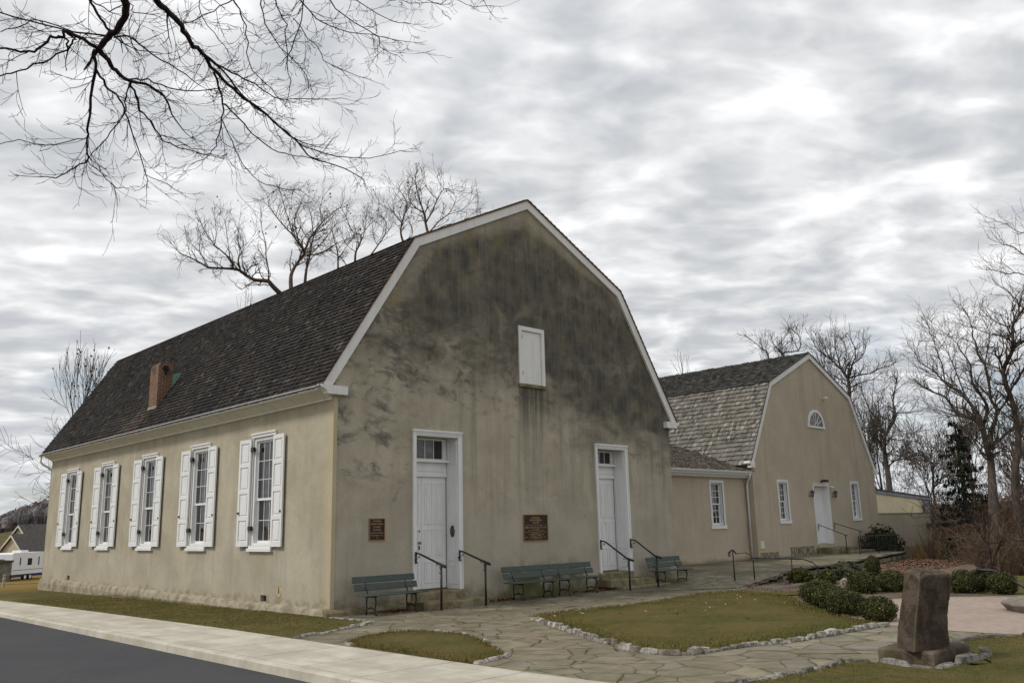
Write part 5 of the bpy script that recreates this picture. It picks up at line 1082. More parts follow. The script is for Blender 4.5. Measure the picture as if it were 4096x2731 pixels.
# clipped column
r_ = bush('column_bush', (19.2, -4.6, -.25), .55, .62, 50, 'small upright clipped evergreen below the terrace wall', 2600, .03, None)
r_.scale = (1, 1, 1.25)
r_ = bush('spreading_juniper', (14.9, -4.15, -.18), .75, .46, 61, 'feathery golden green juniper behind the railing posts, left of two', 1800, .05, 'low junipers at the railing', lump=.4, cols=((.05, .055, .012), (.09, .085, .02), (.035, .04, .012)))
r_ = bush('spreading_juniper', (15.0, -5.0, -.2), .62, .40, 62, 'feathery dark green juniper behind the railing posts, right of two', 1500, .05, 'low junipers at the railing', lump=.4, cols=((.05, .055, .012), (.07, .07, .02), (.035, .04, .012)))
r_ = bush('tufted_perennial', (17.2, -4.6, -.2), 1.0, .55, 63, 'loose blue green tuft of grassy leaves in the leaf strewn garden bed', 1700, .07, None, lump=.5, cols=((.05, .07, .045), (.07, .075, .04), (.10, .085, .05)))
r_ = bush('rhododendron', (34.1, 1.5, -.35), 1.9, 1.6, 64, 'tall loose dark evergreen bush behind the terrace railing', 2600, .09, None, lump=.5, cols=((.018, .026, .012), (.03, .038, .02), (.05, .05, .03)))
# ornamental straw grass at the extension wall
rnd = random.Random(4); r_ = empty('straw_grass', (36.5, -.2, -.8), 'clump of dry straw coloured ornamental grass before the extension wall', 'ornamental grass'); b = MB()
for _ in range(1500):
    x, y = 36.4 + rnd.gauss(0, .95), -.3 + rnd.gauss(0, .5); h_ = rnd.uniform(.5, 1.45) * (1.1 - .25 * abs(x - 36.8)); h_ = max(.3, h_); a = rnd.uniform(0, 6.28); l = rnd.uniform(.1, .5); v = rnd.uniform(.6, 1.2)
    p0 = Vector((x, y, -1.0)); p1 = Vector((x + l * .4 * math.cos(a), y + l * .4 * math.sin(a), -1. + h_ * .9)); p2 = Vector((x + l * math.cos(a), y + l * math.sin(a), -1. + h_ * 1.15)); w = Vector((.012, -.012, 0))
    c = (.30 * v, .19 * v, .085 * v); b.face([p0 - w, p0 + w, p1 + w, p1 - w], c); b.face([p1 - w, p1 + w, p2], c)
b.build('blades', M['leaf'], r_)
for i, (x, y, h_) in enumerate(((34.9, -.6, 1.9), (37.6, -.9, 1.5))):
    r_ = empty('bare_shrub', (x, y, -.6), ('reddish bare twiggy shrub left of the straw grass', 'reddish bare twiggy shrub right of the straw grass')[i], 'shrub'); b = MB(); rn = random.Random(i)
    for _ in range(40):
        a = rn.uniform(0, 6.28); k = rn.uniform(.1, .6); b.tube([(x, y, -1.), (x + k * .4 * math.cos(a), y + k * .4 * math.sin(a), -.9 + h_ * .5), (x + k * math.cos(a + .3), y + k * math.sin(a + .3), -1. + h_ * rn.uniform(.7, 1.3))], [.018, .012, .005], 4)
    b.build('twigs', M['barkr'], r_)

# ------------------------------------------------------------------ bare trees
class Tree:
    """recursive bare tree: the skeleton is grown first, then sized to a real height and width and skinned"""
    def __init__(s, seed, wob=.22, up=.06, maxl=5, nodes=(2, 3), ang=(25, 55), shrink=(.58, .8)):
        s.r = random.Random(seed); s.sk = []; s.wob = wob; s.up = up; s.maxl = maxl; s.nodes = nodes; s.ang = ang; s.shrink = shrink
    def grow(s, p, d, L, r, lvl):
        n = 5 if lvl <= 1 else 4 if lvl <= 3 else 3; pts = [p.copy()]; rr = [r]; q = p.copy(); d = d.normalized(); end = r * (.6 if lvl < s.maxl else .4); dirs = [d]
        for k in range(n):
            d = (d + Vector((s.r.gauss(0, 1), s.r.gauss(0, 1), s.r.gauss(0, .7))) * s.wob * (.5 if lvl == 0 else 1) + Vector((0, 0, s.up))).normalized()
            q = q + d * (L / n); pts.append(q.copy()); rr.append(r + (end - r) * (k + 1) / n); dirs.append(d)
        s.sk.append((pts, rr, lvl))
        if lvl >= s.maxl: return
        m = s.r.randint(*s.nodes)
        for k in range(m):
            f = (.3 if lvl else .5) + (.7 if lvl else .5) * (k + s.r.random()) / m; f = min(f, .999) * n; i = int(f); pp = pts[i] + (pts[i + 1] - pts[i]) * (f - i); dd = dirs[min(i + 1, n)]
            ax = dd.orthogonal().normalized(); ax = Matrix.Rotation(s.r.uniform(0, 6.283), 3, dd) @ ax; nd = Matrix.Rotation(R(s.r.uniform(*s.ang)), 3, ax) @ dd
            s.grow(pp, nd, L * s.r.uniform(*s.shrink), rr[i] * .58 * s.r.uniform(.85, 1.1), lvl + 1)
        s.grow(pts[-1], (d + Vector((s.r.gauss(0, .15), s.r.gauss(0, .15), .1))).normalized(), L * s.r.uniform(.6, .8), rr[-1] * .9, lvl + 1)
    def build(s, x, y, z, H, hw, r0, floor, label, bark, grp, balls):
        A_ = [q for P, _, _ in s.sk for q in P]; zs = sorted(q.z for q in A_); zm = zs[int(len(zs) * .995)]; ws = sorted(math.hypot(q.x, q.y) for q in A_); wm = ws[int(len(ws) * .93)]
        kz, kx_ = H / zm, hw / wm; kr = r0 / s.sk[0][1][0]; tr, cr = MB(), MB(); tips = []
        for P, rr, l in s.sk:
            PP = [Vector((q.x * kx_ + x, q.y * kx_ + y, q.z * kz + z)) for q in P]; RRr = [max(floor * (1 - .12 * max(0, l - 2)), w * kr) for w in rr]
            (tr if l <= 1 else cr).tube(PP, RRr, 7 if l == 0 else 5 if l <= 2 else 3, l < 2)
            if l >= s.maxl - 1: tips.append(PP[-1])
        return finish_tree(tr, cr, (x, y, z), label, bark, grp, balls, tips, s.r)
def finish_tree(tr, cr, loc, label, bark, grp, balls, tips, rn):
    o = empty('bare_tree', loc, label, 'tree', grp); tr.build('trunk', M[bark], o, True); cr.build('crown', M[bark], o)
    if balls:
        b = MB()
        for _ in range(balls):
            v = rn.choice(tips); k = rn.uniform(.025, .045); b.hexa([v + Vector((a * k, c * k, e * k)) for e in (-1, 1) for a, c in ((-1, -.6), (.7, -1), (1, .8), (-.8, 1))])
        b.build('leaf_clumps', M['barkn'], o)
    return o
def bare_tree(az, dist, top_el, label, seed, wd, r=.28, trunk=5., lean=(0, 0), bark='bark', grp='bare trees behind the church', balls=0, floor=.014, **kw):
    """wd: crown width in degrees seen from the path"""
    x = CAM.x + dist * math.sin(R(az)); y = CAM.y + dist * math.cos(R(az)); z = hgt(x, y) - .2; H = CAM.z + dist * math.tan(R(top_el)) - z
    t = Tree(seed, **kw); t.grow(Vector((0, 0, 0)), Vector((lean[0], lean[1], 1)), trunk, .3, 0)
    return t.build(x, y, z, H, dist * math.tan(R(wd / 2)), r, floor, label, bark, grp, balls)
# behind the church
bare_tree(11.2, 60, 7.2, 'thin bare tree cut by the left picture edge', 101, 5.5, .2, maxl=5, floor=.016, nodes=(2, 3))
bare_tree(16.3, 52, 11.2, 'bare tree with tiny clinging leaves behind the far left roof end', 102, 4.2, .17, maxl=5, balls=70, floor=.015, ang=(14, 34), wob=.12, up=.10)
bare_tree(17.6, 60, 6.8, 'low bare tree showing left of the far church corner', 103, 8., .16, 2.5, maxl=5, floor=.015, up=.0)
bare_tree(25.3, 66, 15.0, 'distant small bare tree just above the middle of the church ridge', 104, 4., .2, maxl=5, floor=.016, balls=40)
bare_tree(42.0, 64, 21.5, 'faint bare treetop peeking over the upper church rake', 110, 5.5, .24, maxl=5, floor=.014)
G2 = 'bare trees behind the hall'; G3 = 'bare trees at the right edge'
bare_tree(54.6, 84, 10.7, 'faint far bare tree between church and hall ridge', 121, 4.6, .25, grp=G2, maxl=5, floor=.022, bark='barkg')
bare_tree(64.8, 80, 11.6, 'dense round headed bare tree directly behind the right slope of the hall', 141, 5.6, .34, grp=G2, maxl=6, floor=.018, nodes=(3, 3))
bare_tree(61.2, 82, 11.0, 'dense bare tree crown low behind the hall ridge near its peak', 142, 3.6, .28, grp=G2, maxl=6, floor=.018)
bare_tree(74.9, 60, 8.5, 'slender bare tree between the two large trees of the right edge', 143, 4.5, .22, grp=G3, maxl=6, floor=.016)
bare_tree(59.3, 76, 11.6, 'bare rounded tree over the left end of the hall ridge', 122, 4.2, .32, grp=G2, maxl=6, floor=.016)
bare_tree(66.9, 88, 7.0, 'small bare tree low behind the hall right wall', 127, 4., .2, grp=G2, maxl=6, floor=.022, bark='barkg')
bare_tree(69.2, 92, 5.9, 'small dense bare tree far behind the extension', 126, 4., .2, grp=G2, maxl=6, floor=.024, bark='barkg')
G3 = 'bare trees at the right edge'
bare_tree(79.3, 41, 21.0, 'tall bare tree beyond the right edge, only outer twigs in view', 133, 9, .4, grp=G3, maxl=6, floor=.011, wob=.22)
bare_tree(73.6, 88, 5.6, 'slim distant bare tree low at the right edge', 134, 3.5, .22, grp=G3, maxl=5, floor=.024, bark='barkg')
bare_tree(71.4, 84, 6.6, 'slim bare tree behind the dark conifer', 135, 3.6, .22, grp=G3, maxl=6, floor=.022, bark='barkr')
TRACED = {
'L':(54,'bark','bare tree whose heavy limb sweeps out left over the church ridge',[([(14.04,28.95,16.32),(13.45,29.08,16.85),(13.14,29.17,17.14),(12.64,29.77,17.24),(12.33,30.32,17.59),(11.96,30.53,17.9),(11.45,30.42,17.89),(10.64,30.32,17.76),(9.87,30.43,17.69),(9.52,30.76,17.97),(9.04,31.42,18.42),(8.71,31.93,18.7),(8.53,32.03,18.9)],0.165,0.021),([(13.14,29.17,17.14),(13.15,29.02,17.55),(12.87,28.88,18.35),(12.67,28.67,19.25),(12.33,28.53,20.14),(12.11,28.39,20.83)],0.055,0.014),([(11.96,30.53,17.96),(11.77,30.45,18.62),(11.89,30.27,19.05),(11.57,30.25,19.65),(11.5,30.07,20.48)],0.061,0.014),([(12.33,30.32,17.59),(12.16,30.63,18.3),(12.16,30.78,18.78),(12.33,30.98,19.78)],0.050,0.014),([(11.45,30.42,17.94),(11.17,30.35,18.48),(10.16,30.39,19.16),(9.57,30.36,19.79),(9.18,30.29,20.34)],0.066,0.014),([(11.25,30.51,18.53),(11.19,30.73,19.47),(11.13,30.94,20.41),(11.06,31.11,21.12)],0.033,0.014),([(9.87,30.43,17.69),(9.36,30.46,18.46),(9.21,30.42,18.96)],0.033,0.014),([(10.73,30.28,17.82),(10.33,30.65,18.16),(10.01,30.92,18.22),(9.54,31.4,18.96),(9.14,31.8,19.53)],0.033,0.014),([(13.45,29.08,16.85),(12.89,29.57,16.97),(12.49,29.91,17.08)],0.033,0.014),([(10.19,30.47,19.19),(10.18,30.3,20.02),(9.99,30.21,20.84)],0.028,0.014)]),
'M':(50,'barkr','tallest reddish bare tree with bent trunk above the church ridge',[([(12.6,25.18,15.57),(12.61,25.29,16.43),(12.89,25.4,17.08),(13.17,25.24,17.62),(13.17,24.75,17.92),(12.73,24.6,18.21),(12.37,24.79,18.81),(12.18,25.27,19.32),(11.85,25.93,20.17),(11.57,26.3,20.85)],0.132,0.021),([(13.13,24.78,17.92),(13.21,24.46,18.49),(13.34,24.14,18.96),(13.6,23.65,19.52),(13.88,23.19,19.98),(14.23,22.66,20.34)],0.077,0.014),([(12.73,24.6,18.21),(12.68,24.94,19.13),(12.7,25.24,20.07),(13.06,25.32,20.94)],0.055,0.014),([(13.39,24.22,18.89),(13.2,24.14,19.88),(12.96,24.15,20.56)],0.039,0.014),([(13.25,25.19,17.84),(13.74,24.76,17.88),(14.33,24.21,18.13),(14.75,23.78,18.54),(15.25,23.28,18.83)],0.055,0.014),([(12.37,24.79,18.81),(12.06,24.67,19.44),(11.6,24.5,20.33),(11.29,24.37,20.95)],0.044,0.014),([(13.8,23.98,19.66),(13.79,24.2,20.46),(13.94,24.29,21.18)],0.028,0.014),([(11.85,25.93,20.17),(12.1,26.03,20.91),(12.52,26.01,21.44)],0.022,0.014)]),
'M2':(55,'barkr','slender reddish bare trunk just right of the tallest tree behind the church',[([(15.75,29.15,17.39),(15.76,29.02,18.39),(16.02,29.09,19.38),(16.29,29.37,20.21),(16.41,29.28,20.92),(16.64,28.74,21.42)],0.105,0.028),([(16.02,29.09,19.38),(16.68,28.95,20.19),(17.35,28.84,21.25),(17.81,28.76,21.93)],0.039,0.014),([(16.29,29.37,20.21),(15.99,30.0,21.26),(15.81,30.39,21.92)],0.039,0.014)]),
'N':(55,'barkr','crooked bare tree near the right part of the church ridge',[([(18.45,27.5,18.96),(18.43,27.39,19.69),(18.75,27.4,20.35),(19.0,27.69,21.07),(18.61,27.92,21.17),(18.14,27.81,21.63),(17.72,27.58,22.05)],0.083,0.014),([(18.75,27.4,20.35),(18.81,27.0,21.08),(18.71,26.68,21.92)],0.039,0.014),([(19.0,27.69,21.07),(19.39,27.29,21.77),(19.44,27.17,22.35)],0.033,0.014),([(18.43,27.39,19.69),(18.03,27.8,20.18),(17.8,28.08,20.79)],0.033,0.014)]),
'N0':(58,'bark','bare tree with low forked limbs between the tallest and the crooked one',[([(19.12,30.63,19.42),(19.17,30.74,20.19),(19.02,30.65,20.88),(18.61,30.45,21.48),(18.48,30.47,22.2)],0.072,0.014),([(19.6,30.33,19.63),(19.46,30.66,20.23),(18.94,31.38,20.93),(18.57,31.93,21.61)],0.044,0.014),([(19.17,30.74,20.19),(19.59,30.67,20.88),(20.07,30.58,21.59)],0.039,0.014),([(18.82,30.77,21.12),(18.37,31.32,20.67),(18.08,31.71,20.21)],0.033,0.014)]),
'N2':(57,'barkr','thin leaning bare tree close to the gambrel break',[([(20.44,28.58,20.22),(20.9,28.46,20.96),(21.33,28.28,21.75),(21.27,28.0,22.53),(20.86,27.81,22.75)],0.061,0.014),([(20.9,28.46,20.96),(20.73,28.84,21.77),(21.05,28.91,22.73)],0.033,0.014),([(21.33,28.28,21.75),(21.84,28.19,22.47),(22.04,28.28,23.17)],0.028,0.014)]),
'O':(58,'barkr','narrow bare tree right above the gambrel break',[([(22.82,28.12,21.48),(22.74,28.32,22.21),(22.7,28.16,22.91),(22.66,27.71,23.53),(22.72,27.61,24.28),(22.52,28.14,25.28)],0.088,0.021),([(22.7,28.16,22.91),(22.02,28.25,23.53),(21.27,28.42,23.9)],0.050,0.014),([(22.82,28.12,21.54),(23.15,27.58,21.97),(22.9,27.44,22.76),(22.57,27.4,23.42)],0.044,0.014),([(22.66,27.71,23.53),(23.23,27.69,24.43),(23.52,27.68,24.89)],0.039,0.014),([(21.99,28.2,23.51),(21.83,27.99,24.29),(21.99,27.61,24.85)],0.028,0.014)]),
'P':(57,'barkr','round topped bare tree with twisting limbs over the upper church rake',[([(23.58,26.29,21.84),(23.54,26.52,22.65),(23.51,26.67,23.44),(23.16,26.61,24.09),(22.73,26.44,24.81),(22.58,26.44,25.53)],0.105,0.021),([(23.54,26.52,22.65),(23.7,26.15,23.21),(23.86,25.59,24.21),(24.08,25.1,24.88),(24.56,24.39,24.66)],0.066,0.014),([(23.58,26.29,21.84),(24.21,26.03,22.67),(24.88,25.72,23.37),(25.35,25.53,24.19),(25.51,25.53,24.74)],0.061,0.014),([(23.51,26.67,23.44),(22.82,26.94,23.85),(22.41,26.99,24.52),(22.49,26.71,25.21)],0.050,0.014),([(24.09,25.88,24.36),(23.7,26.34,25.03),(23.48,26.63,25.71)],0.033,0.014),([(24.75,25.56,23.29),(25.41,24.67,23.57),(25.74,24.14,24.13)],0.028,0.014),([(24.0,25.96,22.1),(24.49,25.44,22.44),(25.14,24.74,22.53),(25.69,24.11,23.1)],0.033,0.014),([(24.22,25.27,24.97),(24.07,25.64,25.55),(24.05,25.81,25.98)],0.022,0.014)]),
'R1':(64,'barkg','forked bare tree standing above the hall extension',[([(47.33,6.46,3.17),(47.48,6.49,4.58),(47.37,6.52,5.61),(47.02,6.34,6.49),(46.93,6.14,7.24),(47.37,5.63,8.26),(47.81,5.69,8.82),(48.1,5.83,9.79),(48.18,5.54,10.83)],0.220,0.028),([(47.02,6.34,6.49),(46.7,6.78,7.16),(46.26,7.43,7.85),(46.04,7.66,8.51)],0.088,0.021),([(46.93,6.14,7.24),(46.59,6.35,8.15),(46.16,6.71,9.08),(45.85,6.87,9.99)],0.083,0.021),([(47.81,5.69,8.82),(48.54,4.75,8.84)],0.039,0.021),([(47.42,6.39,5.22),(47.94,5.78,5.71),(48.98,4.44,5.52)],0.061,0.021),([(47.06,6.26,6.1),(47.19,5.45,5.85),(47.29,4.76,5.61),(47.06,4.68,4.47)],0.050,0.021),([(47.37,5.63,8.26),(46.93,6.32,8.56),(46.61,6.57,9.75)],0.039,0.021),([(46.94,6.11,6.98),(46.94,5.47,6.93),(46.91,4.73,6.73)],0.044,0.021),([(47.34,5.7,8.13),(47.75,5.25,7.34),(48.16,4.64,7.43)],0.039,0.021),([(46.8,6.44,8.17),(47.05,6.4,9.5),(47.3,6.15,10.29)],0.033,0.014)]),
'R2':(50,'barkg','large grey trunked bare tree fanning out near the right edge',[([(36.09,-3.44,2.33),(36.2,-3.45,2.99),(36.43,-3.43,3.76),(36.44,-3.48,4.53),(36.02,-3.54,4.99),(35.67,-3.58,5.84),(35.65,-3.55,6.23),(35.85,-3.09,6.68),(36.04,-2.32,7.08),(36.08,-1.84,7.95),(35.71,-1.34,8.28),(35.2,-1.17,8.51)],0.264,0.021),([(35.65,-3.55,6.23),(35.4,-4.01,7.04),(35.01,-3.86,7.7),(34.66,-3.69,8.28),(34.29,-3.84,9.19),(33.79,-3.57,9.95),(33.36,-3.36,10.62)],0.099,0.014),([(35.65,-3.56,6.33),(35.81,-2.88,7.9),(35.78,-2.03,8.61),(35.81,-1.62,9.28),(35.76,-0.92,9.9),(35.8,-0.67,10.47)],0.099,0.014),([(36.07,-3.71,5.08),(35.82,-3.89,5.82),(35.55,-4.36,6.72),(35.2,-4.3,7.47),(34.51,-4.39,9.13),(34.12,-4.26,9.88),(33.74,-4.32,10.79),(33.36,-4.29,11.62)],0.121,0.014),([(35.79,-2.92,6.7),(35.75,-2.22,6.97),(35.71,-1.6,7.23),(35.66,-1.06,7.44)],0.050,0.014),([(36.08,-3.72,5.18),(36.49,-4.2,5.74),(36.83,-4.6,6.2),(37.02,-4.77,6.59),(37.34,-5.1,7.16)],0.083,0.021),([(36.11,-1.92,8.66),(35.8,-1.96,9.65),(35.51,-1.88,10.45),(35.08,-1.79,11.65)],0.044,0.014),([(36.19,-2.76,7.94),(36.47,-2.3,9.67),(36.59,-1.98,10.57),(36.64,-1.46,11.4)],0.044,0.014),([(35.87,-4.26,6.75),(35.61,-4.98,7.62),(35.38,-5.32,8.32),(35.26,-5.82,8.62)],0.055,0.014),([(36.7,-3.71,9.48),(37.29,-3.96,10.74),(37.59,-3.88,11.63)],0.044,0.014),([(36.02,-3.54,4.99),(36.17,-3.31,5.7),(36.17,-3.01,5.53)],0.033,0.014),([(36.45,-3.52,4.53),(36.21,-3.26,4.73),(35.87,-3.1,5.41),(35.41,-2.81,6.19),(34.92,-2.28,6.51)],0.055,0.014)]),
'R3':(44,'bark','bare tree along the right edge with dark crossing limbs',[([(30.63,-6.09,2.16),(30.78,-6.14,3.48),(31.06,-6.41,4.98),(30.94,-6.44,6.68),(30.47,-6.37,8.03),(30.35,-6.92,8.97),(30.49,-7.01,10.02),(30.96,-7.22,10.58),(31.42,-7.43,11.06),(31.59,-7.79,11.82)],0.176,0.021),([(30.96,-7.22,10.58),(31.05,-7.24,11.22),(31.05,-7.05,11.52),(31.04,-6.79,11.94)],0.044,0.014),([(30.49,-7.01,10.02),(30.31,-6.62,10.16),(30.15,-6.31,10.46)],0.033,0.014),([(30.48,-6.96,9.59),(30.49,-6.12,9.83),(30.5,-5.44,10.23)],0.033,0.014),([(30.35,-6.92,8.97),(30.62,-7.27,9.3),(30.92,-7.68,9.61)],0.066,0.021),([(30.47,-6.37,8.03),(30.55,-5.92,8.46),(30.58,-5.52,8.52)],0.039,0.014),([(30.94,-6.44,6.68),(30.59,-6.07,7.22),(30.4,-5.83,7.4)],0.039,0.014),([(30.57,-6.73,7.47),(30.33,-7.36,8.21),(30.08,-7.98,8.93)],0.066,0.021),([(31.6,-7.84,12.26),(31.68,-7.25,12.69),(31.71,-6.85,12.74),(31.75,-6.3,13.02)],0.033,0.014),([(31.63,-7.95,13.06),(31.71,-7.52,13.55),(31.78,-7.16,14.02),(31.81,-6.76,14.23)],0.033,0.014),([(31.71,-8.29,14.63),(31.69,-7.65,14.52),(31.68,-7.22,14.92)],0.028,0.014),([(31.06,-6.41,4.98),(30.73,-5.97,5.6),(30.49,-5.61,5.88)],0.039,0.014)]),
'H1':(66,'bark','broad bare tree with thick long limb right of the hall gable',[([(48.36,9.08,9.83),(48.29,8.92,10.96),(48.1,8.87,11.64),(48.06,9.25,12.39),(48.39,9.56,13.3),(48.57,9.8,14.19)],0.176,0.028),([(48.1,8.87,11.64),(48.56,8.47,11.86),(49.35,7.76,12.07),(49.99,7.18,12.41),(50.6,6.61,12.62)],0.077,0.021),([(48.29,8.92,10.96),(48.66,8.47,11.29),(49.36,7.58,11.58)],0.055,0.021),([(48.06,9.25,12.39),(47.94,9.95,13.31),(47.91,10.44,14.34)],0.077,0.021),([(48.1,8.87,11.64),(47.82,8.29,12.57),(47.6,7.87,13.29),(47.16,7.8,14.14)],0.072,0.021),([(48.06,9.25,12.39),(48.02,8.78,13.25),(47.81,8.7,14.15)],0.044,0.021),([(48.16,10.05,13.35),(47.54,10.54,13.95),(47.11,10.75,14.65)],0.044,0.021),([(48.38,8.54,12.67),(48.84,7.98,13.22),(49.08,7.79,13.81)],0.044,0.021)]),
'H2':(72,'barkr','contorted bare tree just behind the hall gable peak',[([(51.78,15.64,14.39),(51.63,15.7,15.04),(51.21,15.98,15.56),(51.12,16.18,15.98)],0.110,0.028),([(51.21,16.68,14.29),(50.93,16.58,15.1),(50.39,16.94,15.62),(49.96,17.23,16.01)],0.083,0.021),([(51.63,15.7,15.04),(51.76,15.34,15.13),(52.02,14.5,15.16),(52.02,14.22,15.9),(51.97,14.23,16.15)],0.077,0.028),([(51.21,15.98,15.56),(51.75,15.66,16.11),(52.06,15.51,16.53)],0.044,0.021),([(52.22,14.6,15.2),(51.87,14.75,15.97),(51.73,14.78,16.35)],0.039,0.021)]),
}

def smooth_pts(P, k=3):
    P = [Vector(p) for p in P]
    if len(P) < 3: return P
    out = []
    for i in range(len(P) - 1):
        p0, p1, p2, p3 = P[max(i - 1, 0)], P[i], P[i + 1], P[min(i + 2, len(P) - 1)]
        for j in range(k):
            u = j / k; out.append(.5 * ((2 * p1) + (p2 - p0) * u + (2 * p0 - 5 * p1 + 4 * p2 - p3) * u * u + (3 * p1 - p0 - 3 * p2 + p3) * u ** 3))
    out.append(P[-1]); return out
def limb_tree(key, dist, bark, label, limbs, grp, dens=1., tl=1., balls=25):
    """a tree from its main limbs; the smaller wood is grown along them"""
    rn = random.Random(key); tr, cr = MB(), MB(); tips = []; P0 = Vector(limbs[0][0][0]); gz = hgt(P0.x, P0.y) - .3; fl = dist * .00020
    d0 = (Vector(limbs[0][0][1]) - P0).normalized(); bx = P0 - d0 * min(2., (P0.z - gz) * .3); g0 = Vector((bx.x, bx.y, gz)); r0 = limbs[0][1]
    limbs = [(None, 0, 0)] + list(limbs); tr.tube([g0, g0.lerp(bx, .5) + Vector((.1, -.05, 0)), bx] + smooth_pts(limbs[1][0]), [r0 * 1.45, r0 * 1.18, r0 * 1.05] + [r0 + (limbs[1][2] - r0) * (i / (3 * len(limbs[1][0]) - 3)) ** .75 for i in range(3 * len(limbs[1][0]) - 2)], 8)
    def tw(p, d, L, r, lvl):
        n = 4; pts = [p.copy()]; q = p.copy(); bend = Vector((rn.gauss(0, .12), rn.gauss(0, .12), rn.gauss(0, .10)))
        for k in range(n): d = (d + bend + Vector((rn.gauss(0, .17), rn.gauss(0, .17), rn.gauss(0, .14) + .05))).normalized(); q = q + d * (L / n); pts.append(q.copy())
        cr.tube(pts, [max(fl * (1.1 - .2 * lvl), r * (1 - .5 * k / n)) for k in range(n + 1)], 3, False)
        if lvl >= 3: tips.append(pts[-1]); return
        for k in range(rn.randint(2, 3)):
            i = rn.randint(1, n); dd = (pts[i] - pts[i - 1]).normalized(); ax = dd.orthogonal(); ax.rotate(Matrix.Rotation(rn.uniform(0, 6.28), 3, dd).to_quaternion()); nd = dd.copy(); nd.rotate(Matrix.Rotation(R(rn.uniform(18, 52)), 3, ax).to_quaternion()); tw(pts[i], nd, L * rn.uniform(.5, .8), r * .62, lvl + 1)
    for li, (pts, a, c) in enumerate(limbs):
        if li == 0: continue
        P = smooth_pts(pts); n = len(P); jit = min(.035, a * .3); P = [q + (Vector((rn.gauss(0, jit), rn.gauss(0, jit), rn.gauss(0, jit * .6))) if 0 < i and li > 1 else Vector()) for i, q in enumerate(P)]; rr = [a + (c - a) * (i / (n - 1)) ** .75 for i in range(n)]
        if li > 1: (tr if a > .06 else cr).tube(P, rr, 7 if a > .06 else 5)
        Lt = sum((P[i + 1] - P[i]).length for i in range(n - 1)); m = max(3, int(Lt / .42 * dens))
        for k in range(m):
            f = (.22 if a > .2 else .12) + .88 * (k + rn.random()) / m; f = min(f, .995) * (n - 1); i = int(f); q = P[i].lerp(P[min(i + 1, n - 1)], f - i); dd = (P[min(i + 1, n - 1)] - P[i]).normalized()
            ax = dd.orthogonal(); ax.rotate(Matrix.Rotation(rn.uniform(0, 6.28), 3, dd).to_quaternion()); nd = dd.copy(); nd.rotate(Matrix.Rotation(R(rn.uniform(25, 65)), 3, ax).to_quaternion()); nd = (nd + Vector((0, 0, .35))).normalized()
            tw(q, nd, rn.uniform(.7, 1.7) * tl, min(.05, rr[i] * .5), 1)
        tw(P[-1], (P[-1] - P[-2]).normalized(), 1.3 * tl, c, 1); tw(P[-1], ((P[-1] - P[-2]).normalized() + Vector((.3, 0, .3))).normalized(), 1.1 * tl, c, 1)
    return finish_tree(tr, cr, tuple(g0), label, bark, grp, balls, tips, rn)
for k_, (d_, bk, lab, lm_) in TRACED.items():
    g_ = G3 if k_ in ('R2', 'R3') else G2 if k_ in ('R1', 'H1', 'H2') else 'bare trees behind the church'
    limb_tree(k_, d_, bk, lab, lm_, g_, 2.1 if k_ in ('R2', 'R3', 'R1', 'H1') else 1.4, .85 if k_ in ('R2', 'R1', 'H1', 'R3') else .85, 12 if k_ in 'LMM2NOP' else 0)
# small forked sapling in the hollow
bare_tree(71.8, 38, .9, 'thin forked sapling before the brushwood near the round bushes', 136, 2.2, .05, grp=None, maxl=4, floor=.010, bark='barkn')

# conifers
def conifer(az, dist, top_el, rad, label, seed, base_el=None):
    rnd = random.Random(seed); x = CAM.x + dist * math.sin(R(az)); y = CAM.y + dist * math.cos(R(az)); z = hgt(x, y) - .3; H = CAM.z + dist * math.tan(R(top_el)) - z
    o = empty('conifer', (x, y, z), label, 'tree'); b = MB(); b.tube([(x, y, z), (x + .1, y, z + H * .6), (x, y, z + H)], [.2, .1, .02], 6); b.build('trunk', M['bark'], o); f = MB(); h = .06
    while h < .985:
        k = rnd.randint(5, 7); a0 = rnd.uniform(0, 6)
        for i in range(k):
            a = a0 + i * 6.283 / k + rnd.uniform(-.3, .3); L = rad * (1 - h) ** .75 * rnd.uniform(.55, 1.15) + .12; P0 = Vector((x, y, z + H * (h + rnd.uniform(-.018, .018)))); e = Vector((math.cos(a), math.sin(a), 0))
            for j in range(int(12 + L * 26)):
                t_ = rnd.random() ** .7; c_ = P0 + e * L * t_ + Vector((0, 0, -.42 * L * t_ + .30 * L * t_ * t_)) + e.cross(Vector((0, 0, 1))) * rnd.gauss(0, .16) * (1.1 - t_) + Vector((0, 0, rnd.gauss(0, .03)))
                d = (e * .8 + Vector((rnd.uniform(-.7, .7), rnd.uniform(-.7, .7), rnd.uniform(-.6, .1)))).normalized() * rnd.uniform(.10, .24); w = d.cross(Vector((0, 0, 1))).normalized() * .035; v = rnd.uniform(.6, 1.4)
                f.face([c_ - w, c_ + w, c_ + w * .4 + d, c_ - w * .4 + d], (.035 * v, .050 * v, .034 * v)); 
                if j % 2: f.face([c_ - w, c_ + w, c_ + d * .6 + Vector((0, 0, -.16)), c_ + d * .3 + Vector((0, 0, -.18))], (.028 * v, .040 * v, .026 * v))
        h += rnd.uniform(.034, .05)
    f.build('crown', M['leaf'], o)
conifer(70.9, 52, 5.8, 2.5, 'tall dark spruce with drooping branches behind the brushwood', 5)
conifer(70.2, 47, -1.0, 1.7, 'low dark spruce half buried in brushwood right of the extension', 6)

